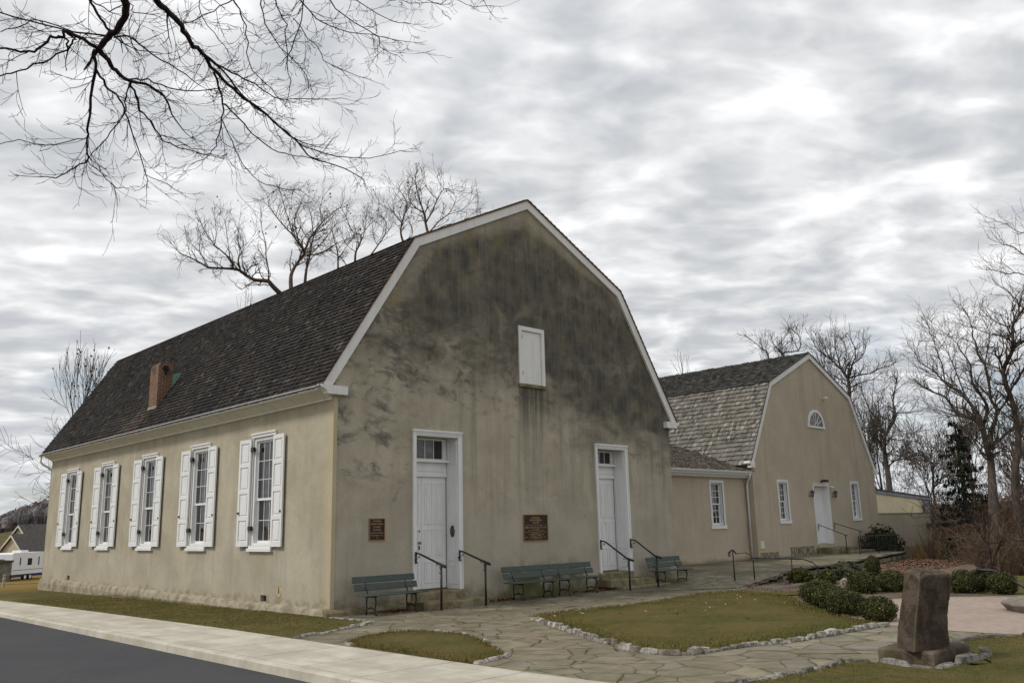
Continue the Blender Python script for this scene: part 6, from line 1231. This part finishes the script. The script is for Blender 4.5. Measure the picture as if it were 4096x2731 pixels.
# brushwood
def brush(cx, cy, sx, sy, n, hm, seed, cols, name='brushwood', label='tangle of reddish brown bare brushwood in the hollow right of the extension', ts=.016, hs=.35):
    rnd = random.Random(seed); b = MB()
    for _ in range(n):
        x, y = cx + rnd.uniform(-1, 1) * sx, cy + rnd.uniform(-1, 1) * sy; z = hgt(x, y) - .1; h_ = hm * rnd.uniform(hs, 1.1) * (.8 + .5 * noise.noise((x * .25, y * .25, seed))); a = rnd.uniform(0, 6.28); l = h_ * rnd.uniform(.1, .75); v = rnd.uniform(.5, 1.4)
        if name == 'brushwood' and math.degrees(math.atan2(x - CAM.x, y - CAM.y)) < 70.3 and x < 60: continue
        c = rnd.choice(cols); c = tuple(q * v for q in c)
        P = [Vector((x, y, z)), Vector((x + l * .35 * math.cos(a), y + l * .35 * math.sin(a), z + h_ * .5)), Vector((x + l * math.cos(a + .3), y + l * math.sin(a + .3), z + h_))]
        b.tube(P, [ts, ts * .7, ts * .3], 3, False, c)
        for k in range(7):
            t_ = rnd.uniform(.2, .98); q = P[0].lerp(P[1], t_ * 2) if t_ < .5 else P[1].lerp(P[2], t_ * 2 - 1); d = Vector((rnd.uniform(-1, 1), rnd.uniform(-1, 1), rnd.uniform(-.2, .9))) * h_ * .26; b.tube([q, q + d * .6 + Vector((0, 0, .02)), q + d + Vector((rnd.uniform(-.1, .1), 0, rnd.uniform(-.05, .1)))], [ts * .55, ts * .4, ts * .25], 3, False, c)
    o = b.build(name, M['leaf']); tag(o, label, 'brushwood', None, 'stuff'); return o
BR = ((.11, .075, .052), (.16, .118, .082), (.10, .085, .07), (.20, .15, .10), (.13, .075, .05))
brush(35, -6.5, 7, 5.5, 5200, 3.4, 1, BR, ts=.014)
brush(44, -11, 7, 6, 2600, 4.2, 11, BR, label='brown brushwood further back at the right edge', ts=.018)
brush(46.5, -2, 8, 7, 5200, 5.6, 2, BR + ((.10, .045, .03),), label='taller reddish brown thicket of bare stems behind the extension', ts=.022)
brush(64, 6, 16, 14, 2600, 5.5, 5, ((.10, .075, .065), (.13, .10, .085), (.08, .06, .05)), label='far greyish brown undergrowth of bare stems behind the buildings', ts=.035)

# woods on the far hill, left
rnd = random.Random(77); b = MB()
for _ in range(7000):
    az = rnd.uniform(8, 24); s_ = rnd.uniform(430, 640); x, y = CAM.x + s_ * math.sin(R(az)), CAM.y + s_ * math.cos(R(az)); z = hgt(x, y) - 1; H = rnd.uniform(5, 9.5) * (1 + .5 * noise.noise((az * .9, s_ * .02, 0))); w = rnd.uniform(.25, 1.3); v = rnd.uniform(.6, 1.35); c = rnd.choice(((.15, .14, .145), (.17, .15, .15), (.12, .115, .125), (.16, .135, .13))); c = tuple(q * v for q in c)
    w *= 1.6; b.tube([(x, y, z), (x + rnd.uniform(-.4, .4), y, z + H * .35), (x, y, z + H * .6), (x + rnd.uniform(-.5, .5), y, z + H * .85), (x, y, z + H * .95)], [w * .25, w * .5, w, w * .7, .1], 5, False, c)
o = b.build('far_woods', M['leaf']); tag(o, 'grey brown leafless woods covering the distant hill at the left', 'woods', None, 'stuff')
brush(1, 118, 20, 16, 900, 3.2, 9, ((.12, .085, .06), (.16, .12, .09)), name='field_scrub', label='pale brown scrub along the field edge before the far hill', ts=.06)

# ------------------------------------------------------------------ the overhanging near tree
LIMBS = [
([(-9.62,-12.39,5.78),(-9.56,-12.26,5.78),(-9.53,-12.12,5.75),(-9.56,-11.97,5.71),(-9.57,-11.82,5.72),(-9.56,-11.67,5.72)],0.029,0.024),
([(-9.56,-11.67,5.72),(-9.66,-11.62,5.77),(-9.79,-11.56,5.83),(-9.8,-11.53,5.78),(-9.88,-11.49,5.77),(-9.96,-11.44,5.65),(-10.05,-11.4,5.62),(-10.2,-11.34,5.62),(-10.33,-11.29,5.57)],0.0164,0.0072),
([(-9.79,-11.51,5.81),(-9.73,-11.44,5.79),(-9.74,-11.35,5.76),(-9.85,-11.24,5.68),(-10.01,-11.12,5.58),(-10.11,-11.01,5.56),(-10.22,-10.91,5.55)],0.0089,0.0054),
([(-9.78,-11.51,5.86),(-9.69,-11.48,5.84),(-9.72,-11.42,5.8)],0.0076,0.0090),
([(-9.59,-11.67,5.7),(-9.53,-11.5,5.59),(-9.49,-11.33,5.43),(-9.44,-11.16,5.29),(-9.4,-10.99,5.21),(-9.33,-10.83,5.1),(-9.37,-10.64,5.07),(-9.43,-10.44,5.04),(-9.56,-10.23,5.07)],0.0152,0.0045),
([(-9.27,-10.61,5.19),(-9.11,-10.52,5.12),(-8.95,-10.43,5.06),(-8.83,-10.33,5.12)],0.0051,0.0036),
([(-9.35,-10.8,5.31),(-9.43,-10.67,5.3),(-9.61,-10.52,5.26),(-9.78,-10.38,5.3),(-9.91,-10.25,5.27)],0.0051,0.0036),
([(-9.56,-11.68,5.71),(-9.44,-11.53,5.71),(-9.33,-11.38,5.73),(-9.17,-11.24,5.76),(-8.99,-11.12,5.84),(-8.8,-11.0,5.87),(-8.68,-10.86,5.86),(-8.56,-10.72,5.84),(-8.41,-10.59,5.77)],0.0228,0.0054),
([(-9.15,-11.17,5.8),(-9.02,-11.01,5.92),(-8.82,-10.86,6.03),(-8.52,-10.76,6.09),(-8.25,-10.65,6.23),(-8.02,-10.54,6.38)],0.0089,0.0045),
([(-9.1,-11.09,5.82),(-9.01,-10.95,5.82),(-8.92,-10.81,5.76),(-8.8,-10.69,5.73),(-8.63,-10.58,5.64),(-8.48,-10.47,5.63),(-8.16,-10.43,5.64),(-7.99,-10.33,5.72)],0.0114,0.0045),
([(-9.11,-11.08,5.81),(-9.09,-10.96,5.73),(-9.05,-10.85,5.64),(-9.08,-10.71,5.54),(-9.15,-10.57,5.41),(-9.19,-10.43,5.3)],0.0076,0.0045),
([(-9.52,-11.48,5.64),(-9.41,-11.35,5.62),(-9.31,-11.22,5.63),(-9.18,-11.09,5.63),(-9.09,-10.96,5.58),(-8.99,-10.83,5.54),(-8.9,-10.69,5.49),(-8.78,-10.57,5.35),(-8.68,-10.44,5.26),(-8.61,-10.3,5.17)],0.0114,0.0036),
([(-8.66,-10.39,5.28),(-8.48,-10.35,5.26),(-8.3,-10.31,5.22)],0.0038,0.0036),
([(-8.68,-10.7,5.58),(-8.49,-10.63,5.63),(-8.29,-10.56,5.61),(-8.05,-10.52,5.68)],0.0051,0.0036),
([(-9.31,-12.17,6.03),(-9.12,-11.98,6.07),(-8.92,-11.79,6.09),(-8.75,-11.6,6.11),(-8.56,-11.41,6.15),(-8.39,-11.21,6.16),(-8.15,-11.05,6.16),(-7.93,-10.88,6.17),(-7.66,-10.74,6.18),(-7.36,-10.62,6.13),(-7.06,-10.49,6.07),(-6.78,-10.37,6.0),(-6.46,-10.28,6.06),(-6.04,-10.26,6.01)],0.0266,0.0054),
([(-8.63,-11.58,6.06),(-8.38,-11.43,6.09),(-8.12,-11.3,6.13),(-7.89,-11.15,6.2),(-7.64,-11.01,6.22),(-7.32,-10.92,6.35),(-6.8,-10.95,6.52)],0.0101,0.0036),
([(-8.52,-11.41,6.14),(-8.25,-11.26,6.11),(-7.97,-11.13,6.0),(-7.67,-11.01,5.98),(-7.39,-10.89,5.92),(-7.11,-10.77,5.94)],0.0101,0.0063),
([(-8.44,-11.33,6.07),(-8.31,-11.19,6.01),(-8.2,-11.04,5.94),(-8.13,-10.87,5.87),(-8.09,-10.69,5.71),(-8.07,-10.49,5.64),(-8.16,-10.26,5.58)],0.0114,0.0036),
([(-8.26,-11.19,5.86),(-8.08,-11.04,5.88),(-7.9,-10.88,5.88),(-7.67,-10.75,5.84),(-7.39,-10.65,5.81),(-7.12,-10.56,5.88),(-6.84,-10.46,5.95)],0.0089,0.0045),
([(-8.19,-11.01,5.79),(-8.01,-10.85,5.68),(-7.8,-10.7,5.53),(-7.56,-10.57,5.46),(-7.24,-10.49,5.48),(-6.96,-10.4,5.56)],0.0057,0.0036),
([(-7.08,-10.56,6.03),(-6.71,-10.48,6.05),(-6.24,-10.48,6.13),(-5.85,-10.44,6.3),(-5.49,-10.4,6.48)],0.0076,0.0036),
([(-9.16,-12.02,6.07),(-9.11,-11.93,6.02)],0.0076,0.0072),
([(-8.61,-12.02,6.45),(-8.42,-11.83,6.43),(-8.26,-11.61,6.43),(-8.13,-11.39,6.26),(-7.89,-11.21,6.23),(-7.59,-11.08,6.17)],0.0076,0.0036),
([(-8.16,-11.91,6.71),(-8.0,-11.74,6.69),(-7.84,-11.58,6.64),(-7.72,-11.39,6.5),(-7.59,-11.21,6.34),(-7.48,-11.02,6.29)],0.0069,0.0036),
([(-7.91,-12.04,6.76),(-7.78,-11.71,6.6),(-7.7,-11.36,6.52)],0.0063,0.0054),
([(-7.97,-12.01,6.76),(-7.62,-11.77,6.78),(-7.24,-11.56,6.92),(-6.75,-11.43,7.12),(-6.19,-11.37,7.28)],0.0076,0.0036),
([(-8.25,-11.86,6.69),(-8.1,-11.63,6.59),(-7.82,-11.46,6.52),(-7.47,-11.34,6.39),(-7.32,-11.11,6.35)],0.0069,0.0036),
([(-8.56,-11.94,6.48),(-8.67,-11.78,6.4),(-8.79,-11.62,6.31),(-8.84,-11.49,6.34)],0.0057,0.0045),
([(-7.69,-12.05,6.87),(-7.38,-11.89,6.85),(-6.92,-11.83,6.84),(-6.74,-11.59,6.9),(-6.42,-11.45,6.98)],0.0069,0.0036),
([(-7.85,-11.73,6.7),(-7.47,-11.52,6.64),(-7.15,-11.29,6.66),(-6.61,-11.2,6.73)],0.0051,0.0036),
([(-7.25,-11.85,7.15),(-6.91,-11.67,7.22),(-6.52,-11.54,7.32),(-6.17,-11.38,7.53)],0.0057,0.0036),
([(-9.75,-11.93,5.99),(-9.69,-11.91,5.91),(-9.63,-11.9,5.85),(-9.56,-11.88,5.78)],0.0101,0.0108),
([(-9.49,-11.8,5.79),(-9.28,-11.63,5.94),(-9.05,-11.47,5.94),(-8.78,-11.33,5.98),(-8.52,-11.19,5.97)],0.0083,0.0045),
([(-9.54,-11.78,5.79),(-9.67,-11.62,5.84),(-9.81,-11.45,5.91),(-10.13,-11.25,5.98),(-10.26,-11.1,6.08)],0.0083,0.0054),
([(-9.73,-11.94,5.96),(-9.57,-11.88,5.96),(-9.4,-11.83,6.13),(-9.33,-11.74,6.11),(-9.14,-11.7,6.2)],0.0057,0.0036),
([(-9.07,-11.73,5.84),(-9.27,-11.71,5.8),(-9.35,-11.74,5.87)],0.0032,0.0054),
([(-8.66,-12.0,6.42),(-8.72,-11.76,6.55),(-8.71,-11.55,6.54),(-8.5,-11.42,6.42),(-8.3,-11.29,6.39)],0.0051,0.0036),
([(-6.66,-11.64,7.47),(-6.34,-11.57,7.63),(-5.92,-11.58,7.8)],0.0038,0.0036),
([(-6.04,-11.48,7.85),(-5.81,-11.5,7.87),(-5.63,-11.49,8.03),(-5.35,-11.57,8.0),(-5.07,-11.65,8.09)],0.0045,0.0036),
([(-5.54,-11.9,7.89),(-5.42,-11.87,7.84),(-5.33,-11.83,7.83)],0.0038,0.0027),
([(-10.2,-11.32,5.77),(-10.08,-11.41,5.84),(-10.0,-11.5,5.87),(-9.82,-11.6,5.84)],0.0038,0.0054)]

NT_ = empty('overhanging_tree', (-14.6, -9.6, -.3), 'dark bare tree whose drooping limbs hang into the upper left of the view', 'tree')
b = MB(); trk = [(-14.6, -9.6, -.6), (-14.5, -9.7, .6), (-14.35, -9.8, 3.0), (-14.2, -10.0, 5.2), (-14.0, -10.1, 8), (-14.1, -10., 11), (-14.0, -9.9, 14)]
b.tube(trk, [.44, .34, .29, .27, .2, .12, .03], 12)
b.tube([(-14.2, -10.0, 5.1), (-13.4, -10.4, 6.3), (-12.2, -11.1, 7.5), (-10.9, -11.9, 7.8), (-10.0, -12.35, 7.2), (-9.7, -12.45, 6.4), LIMBS[0][0][0]], [.16, .13, .10, .08, .06, .042, .032], 9)
b.tube([(-14.1, -10.0, 6.4), (-12.8, -10.8, 8.1), (-11.0, -11.6, 8.6), (-9.9, -12.1, 7.6), (-9.5, -12.15, 6.6), LIMBS[14][0][0]], [.14, .11, .08, .055, .035, .024], 9)
b.tube([(-14.0, -10.1, 8), (-12, -10.6, 9.6), (-10, -11.2, 9.8), (-8.2, -11.6, 9.0)], [.14, .11, .08, .05], 8); b.tube([(-14.0, -10.1, 7.2), (-14.9, -8.3, 9), (-15.9, -6.9, 10.5), (-16.5, -5.5, 11)], [.14, .11, .07, .02], 8); b.tube([(-14.1, -10., 8.8), (-15.7, -11.3, 10.5), (-17, -12.3, 12)], [.12, .08, .02], 8)
b.build('trunk', M['barkn'], NT_, True)
rnd = random.Random(9); tw = MB(); lm = MB()
def twig(p, d, L, r, lvl):
    n = 5 if lvl < 2 else 4; pts = [p.copy()]; q = p.copy(); turn = Vector((rnd.gauss(0, .10), rnd.gauss(0, .10), rnd.gauss(0, .06)))
    for k in range(n):
        d = (d + turn + Vector((rnd.gauss(0, .09), rnd.gauss(0, .09), rnd.gauss(0, .07))) + Vector((0, 0, -.05 if k < n * .4 else .17))).normalized(); q = q + d * (L / n); pts.append(q.copy())
    tw.tube(pts, [max(.0018, r * (1 - .6 * k / n)) for k in range(n + 1)], 3, False)
    if lvl >= 3: return
    for k in range(rnd.randint(2, 4) if lvl < 2 else rnd.randint(1, 2)):
        i = rnd.randint(1, n); ax = d.orthogonal(); ax.rotate(Matrix.Rotation(rnd.uniform(0, 6.28), 3, d).to_quaternion()); dd = (pts[i] - pts[i - 1]).normalized(); dd.rotate(Matrix.Rotation(R(rnd.uniform(18, 50)), 3, ax).to_quaternion()); twig(pts[i], dd, L * rnd.uniform(.4, .65), r * .66, lvl + 1)
for pts, r0, r1 in LIMBS:
    P = smooth_pts(pts); n = len(P); P = [q + Vector((rnd.gauss(0, .008), rnd.gauss(0, .008), rnd.gauss(0, .006))) for q in P]; P[0] = Vector(pts[0]); rr = [(r0 + (r1 - r0) * (i / (n - 1)) ** .8) for i in range(n)]
    (lm if r0 > .0085 else tw).tube(P, [q * (1 + .06 * math.sin(i * 2.1)) for i, q in enumerate(rr)], 7 if r0 > .0085 else 5, True)
    Lt = sum((P[i + 1] - P[i]).length for i in range(n - 1)); m = int(Lt / .095)
    for k in range(m):
        f = (.10 if r0 > .018 else .04) + (.96) * (k + rnd.random()) / m; f = min(f, .995) * (n - 1); i = int(f); q = P[i].lerp(P[min(i + 1, n - 1)], f - i); dd = (P[min(i + 1, n - 1)] - P[i]).normalized()
        ax = dd.orthogonal(); ax.rotate(Matrix.Rotation(rnd.uniform(0, 6.28), 3, dd).to_quaternion()); nd = dd.copy(); nd.rotate(Matrix.Rotation(R(rnd.uniform(22, 62)), 3, ax).to_quaternion())
        if rnd.random() < .75: twig(q, nd, rnd.uniform(.16, .46) * (1 if r0 > .0055 else .85), min(.0040, rr[i] * .6), 1)
    twig(P[-1], (P[-1] - P[-2]).normalized(), .22, r1 * .9, 2)
lm.build('limb', M['barkn'], NT_, True); tw.build('crown', M['barkn'], NT_)
# a second tree across the road, mirrored in the tall window panes
t = Tree(301, maxl=5); t.grow(Vector((0, 0, 0)), Vector((.1, 0, 1)), 5., .3, 0); t.build(-19.5, 6, -.4, 14, 6, .33, .014, 'bare tree across the road, seen only mirrored in the tall window panes', 'barkn', None, 0)

# ------------------------------------------------------------------ far left: trailer, house, fence
def frame(az, dist, rot, z=None):
    x, y = CAM.x + dist * math.sin(R(az)), CAM.y + dist * math.cos(R(az)); return Vector((x, y, hgt(x, y) if z is None else z)), R(rot)
TR = empty('camper_trailer', (0, 0, 0), 'white travel trailer with small windows parked at the field edge', 'trailer')
b = MB(); L, Wd, H = 6.4, 2.35, 2.05; z0 = .62
pr = [(0, z0), (L - .5, z0), (L - .05, z0 + .55), (L, z0 + 1.3), (L - .35, z0 + H - .05), (L - .8, z0 + H), (.15, z0 + H), (0, z0 + H - .12)]
b.prism(pr, lambda u, v, w: (u, w, v), 0, Wd); b.build('body', M['van'], TR)
b = MB(); b.box(2.4, .7, z0 + H, 3.6, 1.6, z0 + H + .2); b.build('roof_unit', M['van'], TR)
for u0, u1, v0, v1 in ((1.2, 1.36, 1.5, 2.2), (2.5, 3.2, 1.45, 2.1), (4.3, 4.46, 1.4, 2.2)): b = MB(); b.box(u0, -.02, v0, u1, -.003, v1); b.box(u0, Wd + .003, v0, u1, Wd + .02, v1); b.build('window', M['glass'], TR)
b = MB(); b.box(-.03, .8, 1.5, -.003, 1.5, 2.1); b.box(L - .02, .7, 1.5, L + .01, 1.6, 2.0); b.build('window', M['glass'], TR)
b = MB(); b.box(.2, -.012, 1.0, 5.6, -.004, 1.06); b.box(.2, Wd + .004, 1.0, 5.6, Wd + .012, 1.06); b.box(-.012, .1, 1.0, -.004, 2.2, 1.06); b.build('stripe', plain('grey_stripe', (.25, .28, .33), .5), TR)
b = MB(); b.box(.3, .15, .35, 5.4, 2.2, z0 + .01); b.build('underframe', M['blue'], TR)
for u in (2.3, 3.15):
    for v in (.02, Wd - .24): b = MB(); b.lathe((u, v, .34), [(.0, 0), (.34, .0), (.34, .22), (.0, .22)], 16, 'y'); wh = b.build('wheel', M['rubber'], TR); b = MB(); b.lathe((u, v - .012 if v < 1 else v + .22, .34), [(.0, 0), (.18, .0), (.17, .012), (.0, .012)], 12, 'y'); b.build('rim', M['van'], wh)
p_, _ = frame(14.55, 99, 0); TR.location = p_ + Vector((-1.2, -1, -.05)); TR.rotation_euler = (0, 0, R(44))
def house(loc, rot, w, d, he, hr, wallm, roofm, name, label, chimney=False, extra=None):
    h_ = empty(name, (0, 0, 0), label, 'house'); b = MB()
    b.prism([(-w / 2, -1), (w / 2, -1), (w / 2, he), (0, hr), (-w / 2, he)], lambda u, v, q: (q, u, v), 0, d); b.build('wall', M[wallm], h_)
    b = MB(); e = .35; sl = (hr - he) / (w / 2)
    for s_ in (-1, 1): b.prism([(0, hr + .02), (s_ * (w / 2 + e), he - e * sl + .02), (s_ * (w / 2 + e), he - e * sl + .22), (0, hr + .24)], lambda u, v, q: (q, u, v), -.3, d + .3)
    b.build('roof', M[roofm], h_)
    b = MB()
    for s_ in (-1, 1): b.prism([(0, hr - .12), (s_ * (w / 2 + e), he - e * sl - .12), (s_ * (w / 2 + e), he - e * sl + .10), (0, hr + .12)], lambda u, v, q: (q, u, v), -.36, -.305)
    b.build('barge_board', M['cream'] if wallm != 'redbrick' else M['white'], h_)
    for x, z_ in ((-w * .22, 1.0), (w * .22, 1.0)): b = MB(); b.box(-.04, x - .45, z_, -.005, x + .45, z_ + 1.2); b.build('window', M['glass'], h_)
    for k in range(3): b = MB(); b.box(d * (.2 + .28 * k), -w / 2 - .04, 1., d * (.2 + .28 * k) + 1., -w / 2 - .005, 2.2); b.build('window', M['glass'], h_)
    h_.location = loc; h_.rotation_euler = (0, 0, rot); return h_
p_, r0 = frame(13.95, 124, 25); house(p_ + Vector((0, 0, -.8)), R(22), 6.6, 16, 2.0, 5.1, 'housewall', 'houseroof', 'far_house', 'cream gabled house with grey roof behind the white trailer, nearer gable')
p_, r0 = frame(14.25, 131, 25); house(p_ + Vector((0, 0, -.8)), R(22), 8.0, 16, 2.6, 6.3, 'housewall', 'houseroof', 'far_house', 'taller cream gable with grey roof rising behind the nearer gabled house')
p_, r0 = frame(73.4, 104, 0); house(p_ + Vector((0, 0, -.4)), R(60), 7, 11, 1.9, 3.6, 'redbrick', 'redbrick', 'brick_house', 'small far red brick house with white trim glimpsed through trees at the right')
r_ = empty('old_shed', (0, 0, 0), 'grey weathered low shed cut by the left edge beside the trailer', 'shed'); b = MB(); b.box(0, 0, -.2, 5, 3, 1.8); b.build('wall', plain('shed_wall', (.16, .15, .13), .9, .3, 3), r_); b = MB(); b.prism([(-.2, 1.8), (5.2, 1.8), (5.2, 1.95), (-.2, 2.05)], lambda u, v, w: (u, w, v), -.2, 3.2); b.build('roof', M['houseroof'], r_)
p_, _ = frame(13.0, 97, 0); r_.location = p_ + Vector((-3.3, .6, 0)); r_.rotation_euler = (0, 0, R(-14))
FN = empty('wire_fence', (0, 40, -.5), 'low wooden post and wire fence before the golden meadow', 'fence')
fp = [];
for k in range(14): az = 9.4 + k * 2.15; x, y = az_pt(az, 46.5, 0)[:2]; fp.append((x, y, hgt(x, y)))
for x, y, z in fp: b = MB(); b.rbox(x - .05, y - .05, z - .2, x + .05, y + .05, z + .55, .01); b.build('post', M['post'], FN)
for hh in (.12, .30, .48):
    b = MB(); b.tube([(x, y - .055, z + hh) for x, y, z in fp], .008, 4); b.build('wire', M['wire'], FN)

# ------------------------------------------------------------------ leaf litter and grass
rnd = random.Random(21); b = MB()
def leaflet(x, y, z, s_=.045, c=None):
    a = rnd.uniform(0, 6.28); u = Vector((math.cos(a), math.sin(a), rnd.uniform(-.5, .5))) * s_ * rnd.uniform(.5, 1.1); v = Vector((-math.sin(a), math.cos(a), rnd.uniform(-.3, .6))) * s_ * .6; k = rnd.uniform(.6, 1.4); c = c or rnd.choice(((.14, .055, .03), (.20, .09, .045), (.10, .045, .028), (.30, .19, .11)))
    p = Vector((x, y, z + rnd.uniform(.006, .035))); b.face([p - u, p + v, p + u * 1.1, p - v], tuple(q * k for q in c))
for _ in range(420): leaflet(1.55 + abs(rnd.gauss(0, .3)) * rnd.choice((-1, 1)), -.12 - abs(rnd.gauss(0, .22)), -.195)
for _ in range(700): leaflet(4.5 + abs(rnd.gauss(0, .6)), -.10 - abs(rnd.gauss(0, .16)), -.195)
for _ in range(500): leaflet(9.75 - abs(rnd.gauss(0, .45)), -.10 - abs(rnd.gauss(0, .2)), -.195)
for _ in range(160): leaflet(rnd.uniform(0, 13.8), -.08 - abs(rnd.gauss(0, .2)), -.195)
for _ in range(90): leaflet(rnd.uniform(-.5, 9), rnd.uniform(-11, -1), -.19, .03)
for _ in range(110):
    x, y = rnd.uniform(1, 9.5), rnd.uniform(-9.8, -4.6)
    if y > -10 + .3 * x and y < -3 and x > 2.2 - (y + 4.4) * .5: leaflet(x, y, -.135, .04, (.36, .26, .16))
for _ in range(40): leaflet(rnd.uniform(1.3, 6), rnd.uniform(-16, -14), -.178, .03, (.30, .20, .12))
for _ in range(60): leaflet(2.0 + rnd.uniform(0, 3.2), -.8 - rnd.uniform(0, .25), -.195, .03)
o = b.build('leaf_litter', M['twig']); tag(o, 'reddish brown dead leaves blown against the steps and wall foot', 'dead leaves', None, 'stuff')
b = MB()
for _ in range(7500):
    t_ = rnd.random(); x = 11 + 21 * t_ ** .9; y0 = -3.6 + (x - 12) * .15 if x > 12 else -4.6; y = y0 - rnd.uniform(.0, 3.4); leaflet(x, y, -.185, .034 + .0015 * (x - 11), rnd.choice(((.16, .075, .045), (.20, .11, .065), (.11, .06, .04), (.10, .06, .04), (.24, .15, .10))))
o = b.build('leaf_litter', M['twig']); tag(o, 'carpet of brown fallen leaves over the garden bed below the terrace', 'dead leaves', None, 'stuff')
for i, (x, y, s_, lab) in enumerate(((15.4, -4.75, .28, 'pale rounded boulder beside the ramp railing post'), (15.5, -6.9, .40, 'tan boulder behind the round bush cluster'), (14.8, -5.75, .3, 'low pale rock near the garden steps'))):
    b = MB(); n1, n2 = 12, 7
    for a in range(n2 + 1):
        for c in range(n1):
            ph = -math.pi / 2 + math.pi * a / n2; th = 2 * math.pi * c / n1; d = Vector((math.cos(th) * math.cos(ph), math.sin(th) * math.cos(ph) * .8, math.sin(ph) * .6)); k = s_ * (1 + .35 * noise.noise(d * 1.9 + Vector((i * 7, 0, 0)))); b.v.append((x + d.x * k, y + d.y * k, -.14 + d.z * k))
    for a in range(n2):
        for c in range(n1): b.f.append((a * n1 + c, a * n1 + (c + 1) % n1, (a + 1) * n1 + (c + 1) % n1, (a + 1) * n1 + c)); b.c.append(((.30, .23, .17), (.30, .19, .13), (.36, .34, .31))[i])
    o = b.build('boulder', M['quartz']); tag(o, lab, 'rock')
def inside(x, y, P):
    c = False; j = len(P) - 1
    for i in range(len(P)):
        if (P[i][1] > y) != (P[j][1] > y) and x < (P[j][0] - P[i][0]) * (y - P[i][1]) / (P[j][1] - P[i][1]) + P[i][0]: c = not c
        j = i
    return c
def grass(P, dens, seed, label, z=-.185, hump=.04):
    rnd = random.Random(seed); b = MB(); x0, x1 = min(p[0] for p in P), max(p[0] for p in P); y0, y1 = min(p[1] for p in P), max(p[1] for p in P)
    for _ in range(int((x1 - x0) * (y1 - y0) * dens)):
        x, y = rnd.uniform(x0, x1), rnd.uniform(y0, y1)
        if not inside(x, y, P): continue
        n_ = noise.noise((x * .9, y * .9, 2)) + .5 * noise.noise((x * 4, y * 4, 0)) + rnd.gauss(0, .3); g = max(0, min(1, .5 + n_ * .8)); v = rnd.uniform(.65, 1.35); c = ((.205 - .115 * g) * v, (.145 - .045 * g) * v, (.05 - .028 * g) * v)
        a = rnd.uniform(0, 3.14); w = rnd.uniform(.005, .010); h_ = rnd.uniform(.008, .024); dx, dy = math.cos(a) * w, math.sin(a) * w; lx, ly = rnd.gauss(0, .02), rnd.gauss(0, .02)
        b.face([(x - dx, y - dy, z), (x + dx, y + dy, z), (x + lx, y + ly, z + h_ + hump * .6)], c)
    o = b.build('grass', M['leaf']); tag(o, label, 'grass', None, 'stuff')
grass(ISL1, 1500, 1, 'short brownish winter grass on the small half moon lawn', -.178, .05)
grass(ISL2, 620, 2, 'short winter grass on the large lawn before the benches', -.165)
grass(FORE[1:] + [(1.06, -12.95), (.74, -13.62), (1.8, -13.75), (2.7, -13.74), (2.97, -13.28), (3.84, -12.97), (4.31, -13.03), (5.25, -13.44), (4, -16), (-1.5, -16), (-1.5, -12.4)], 1300, 3, 'short green brown grass of the front right lawn round the monument', -.19, .01)
grass([(-2.8, -3.2), (-2.29, -3.01), (-1.46, -2.71), (-.69, -2.35), (-.15, -2.1), (-.15, 0), (-.15, 14), (-3.2, 14), (-2.95, 5), (-2.8, -1)], 620, 4, 'green grass strip between the sidewalk and the long church wall', -.205, .0)
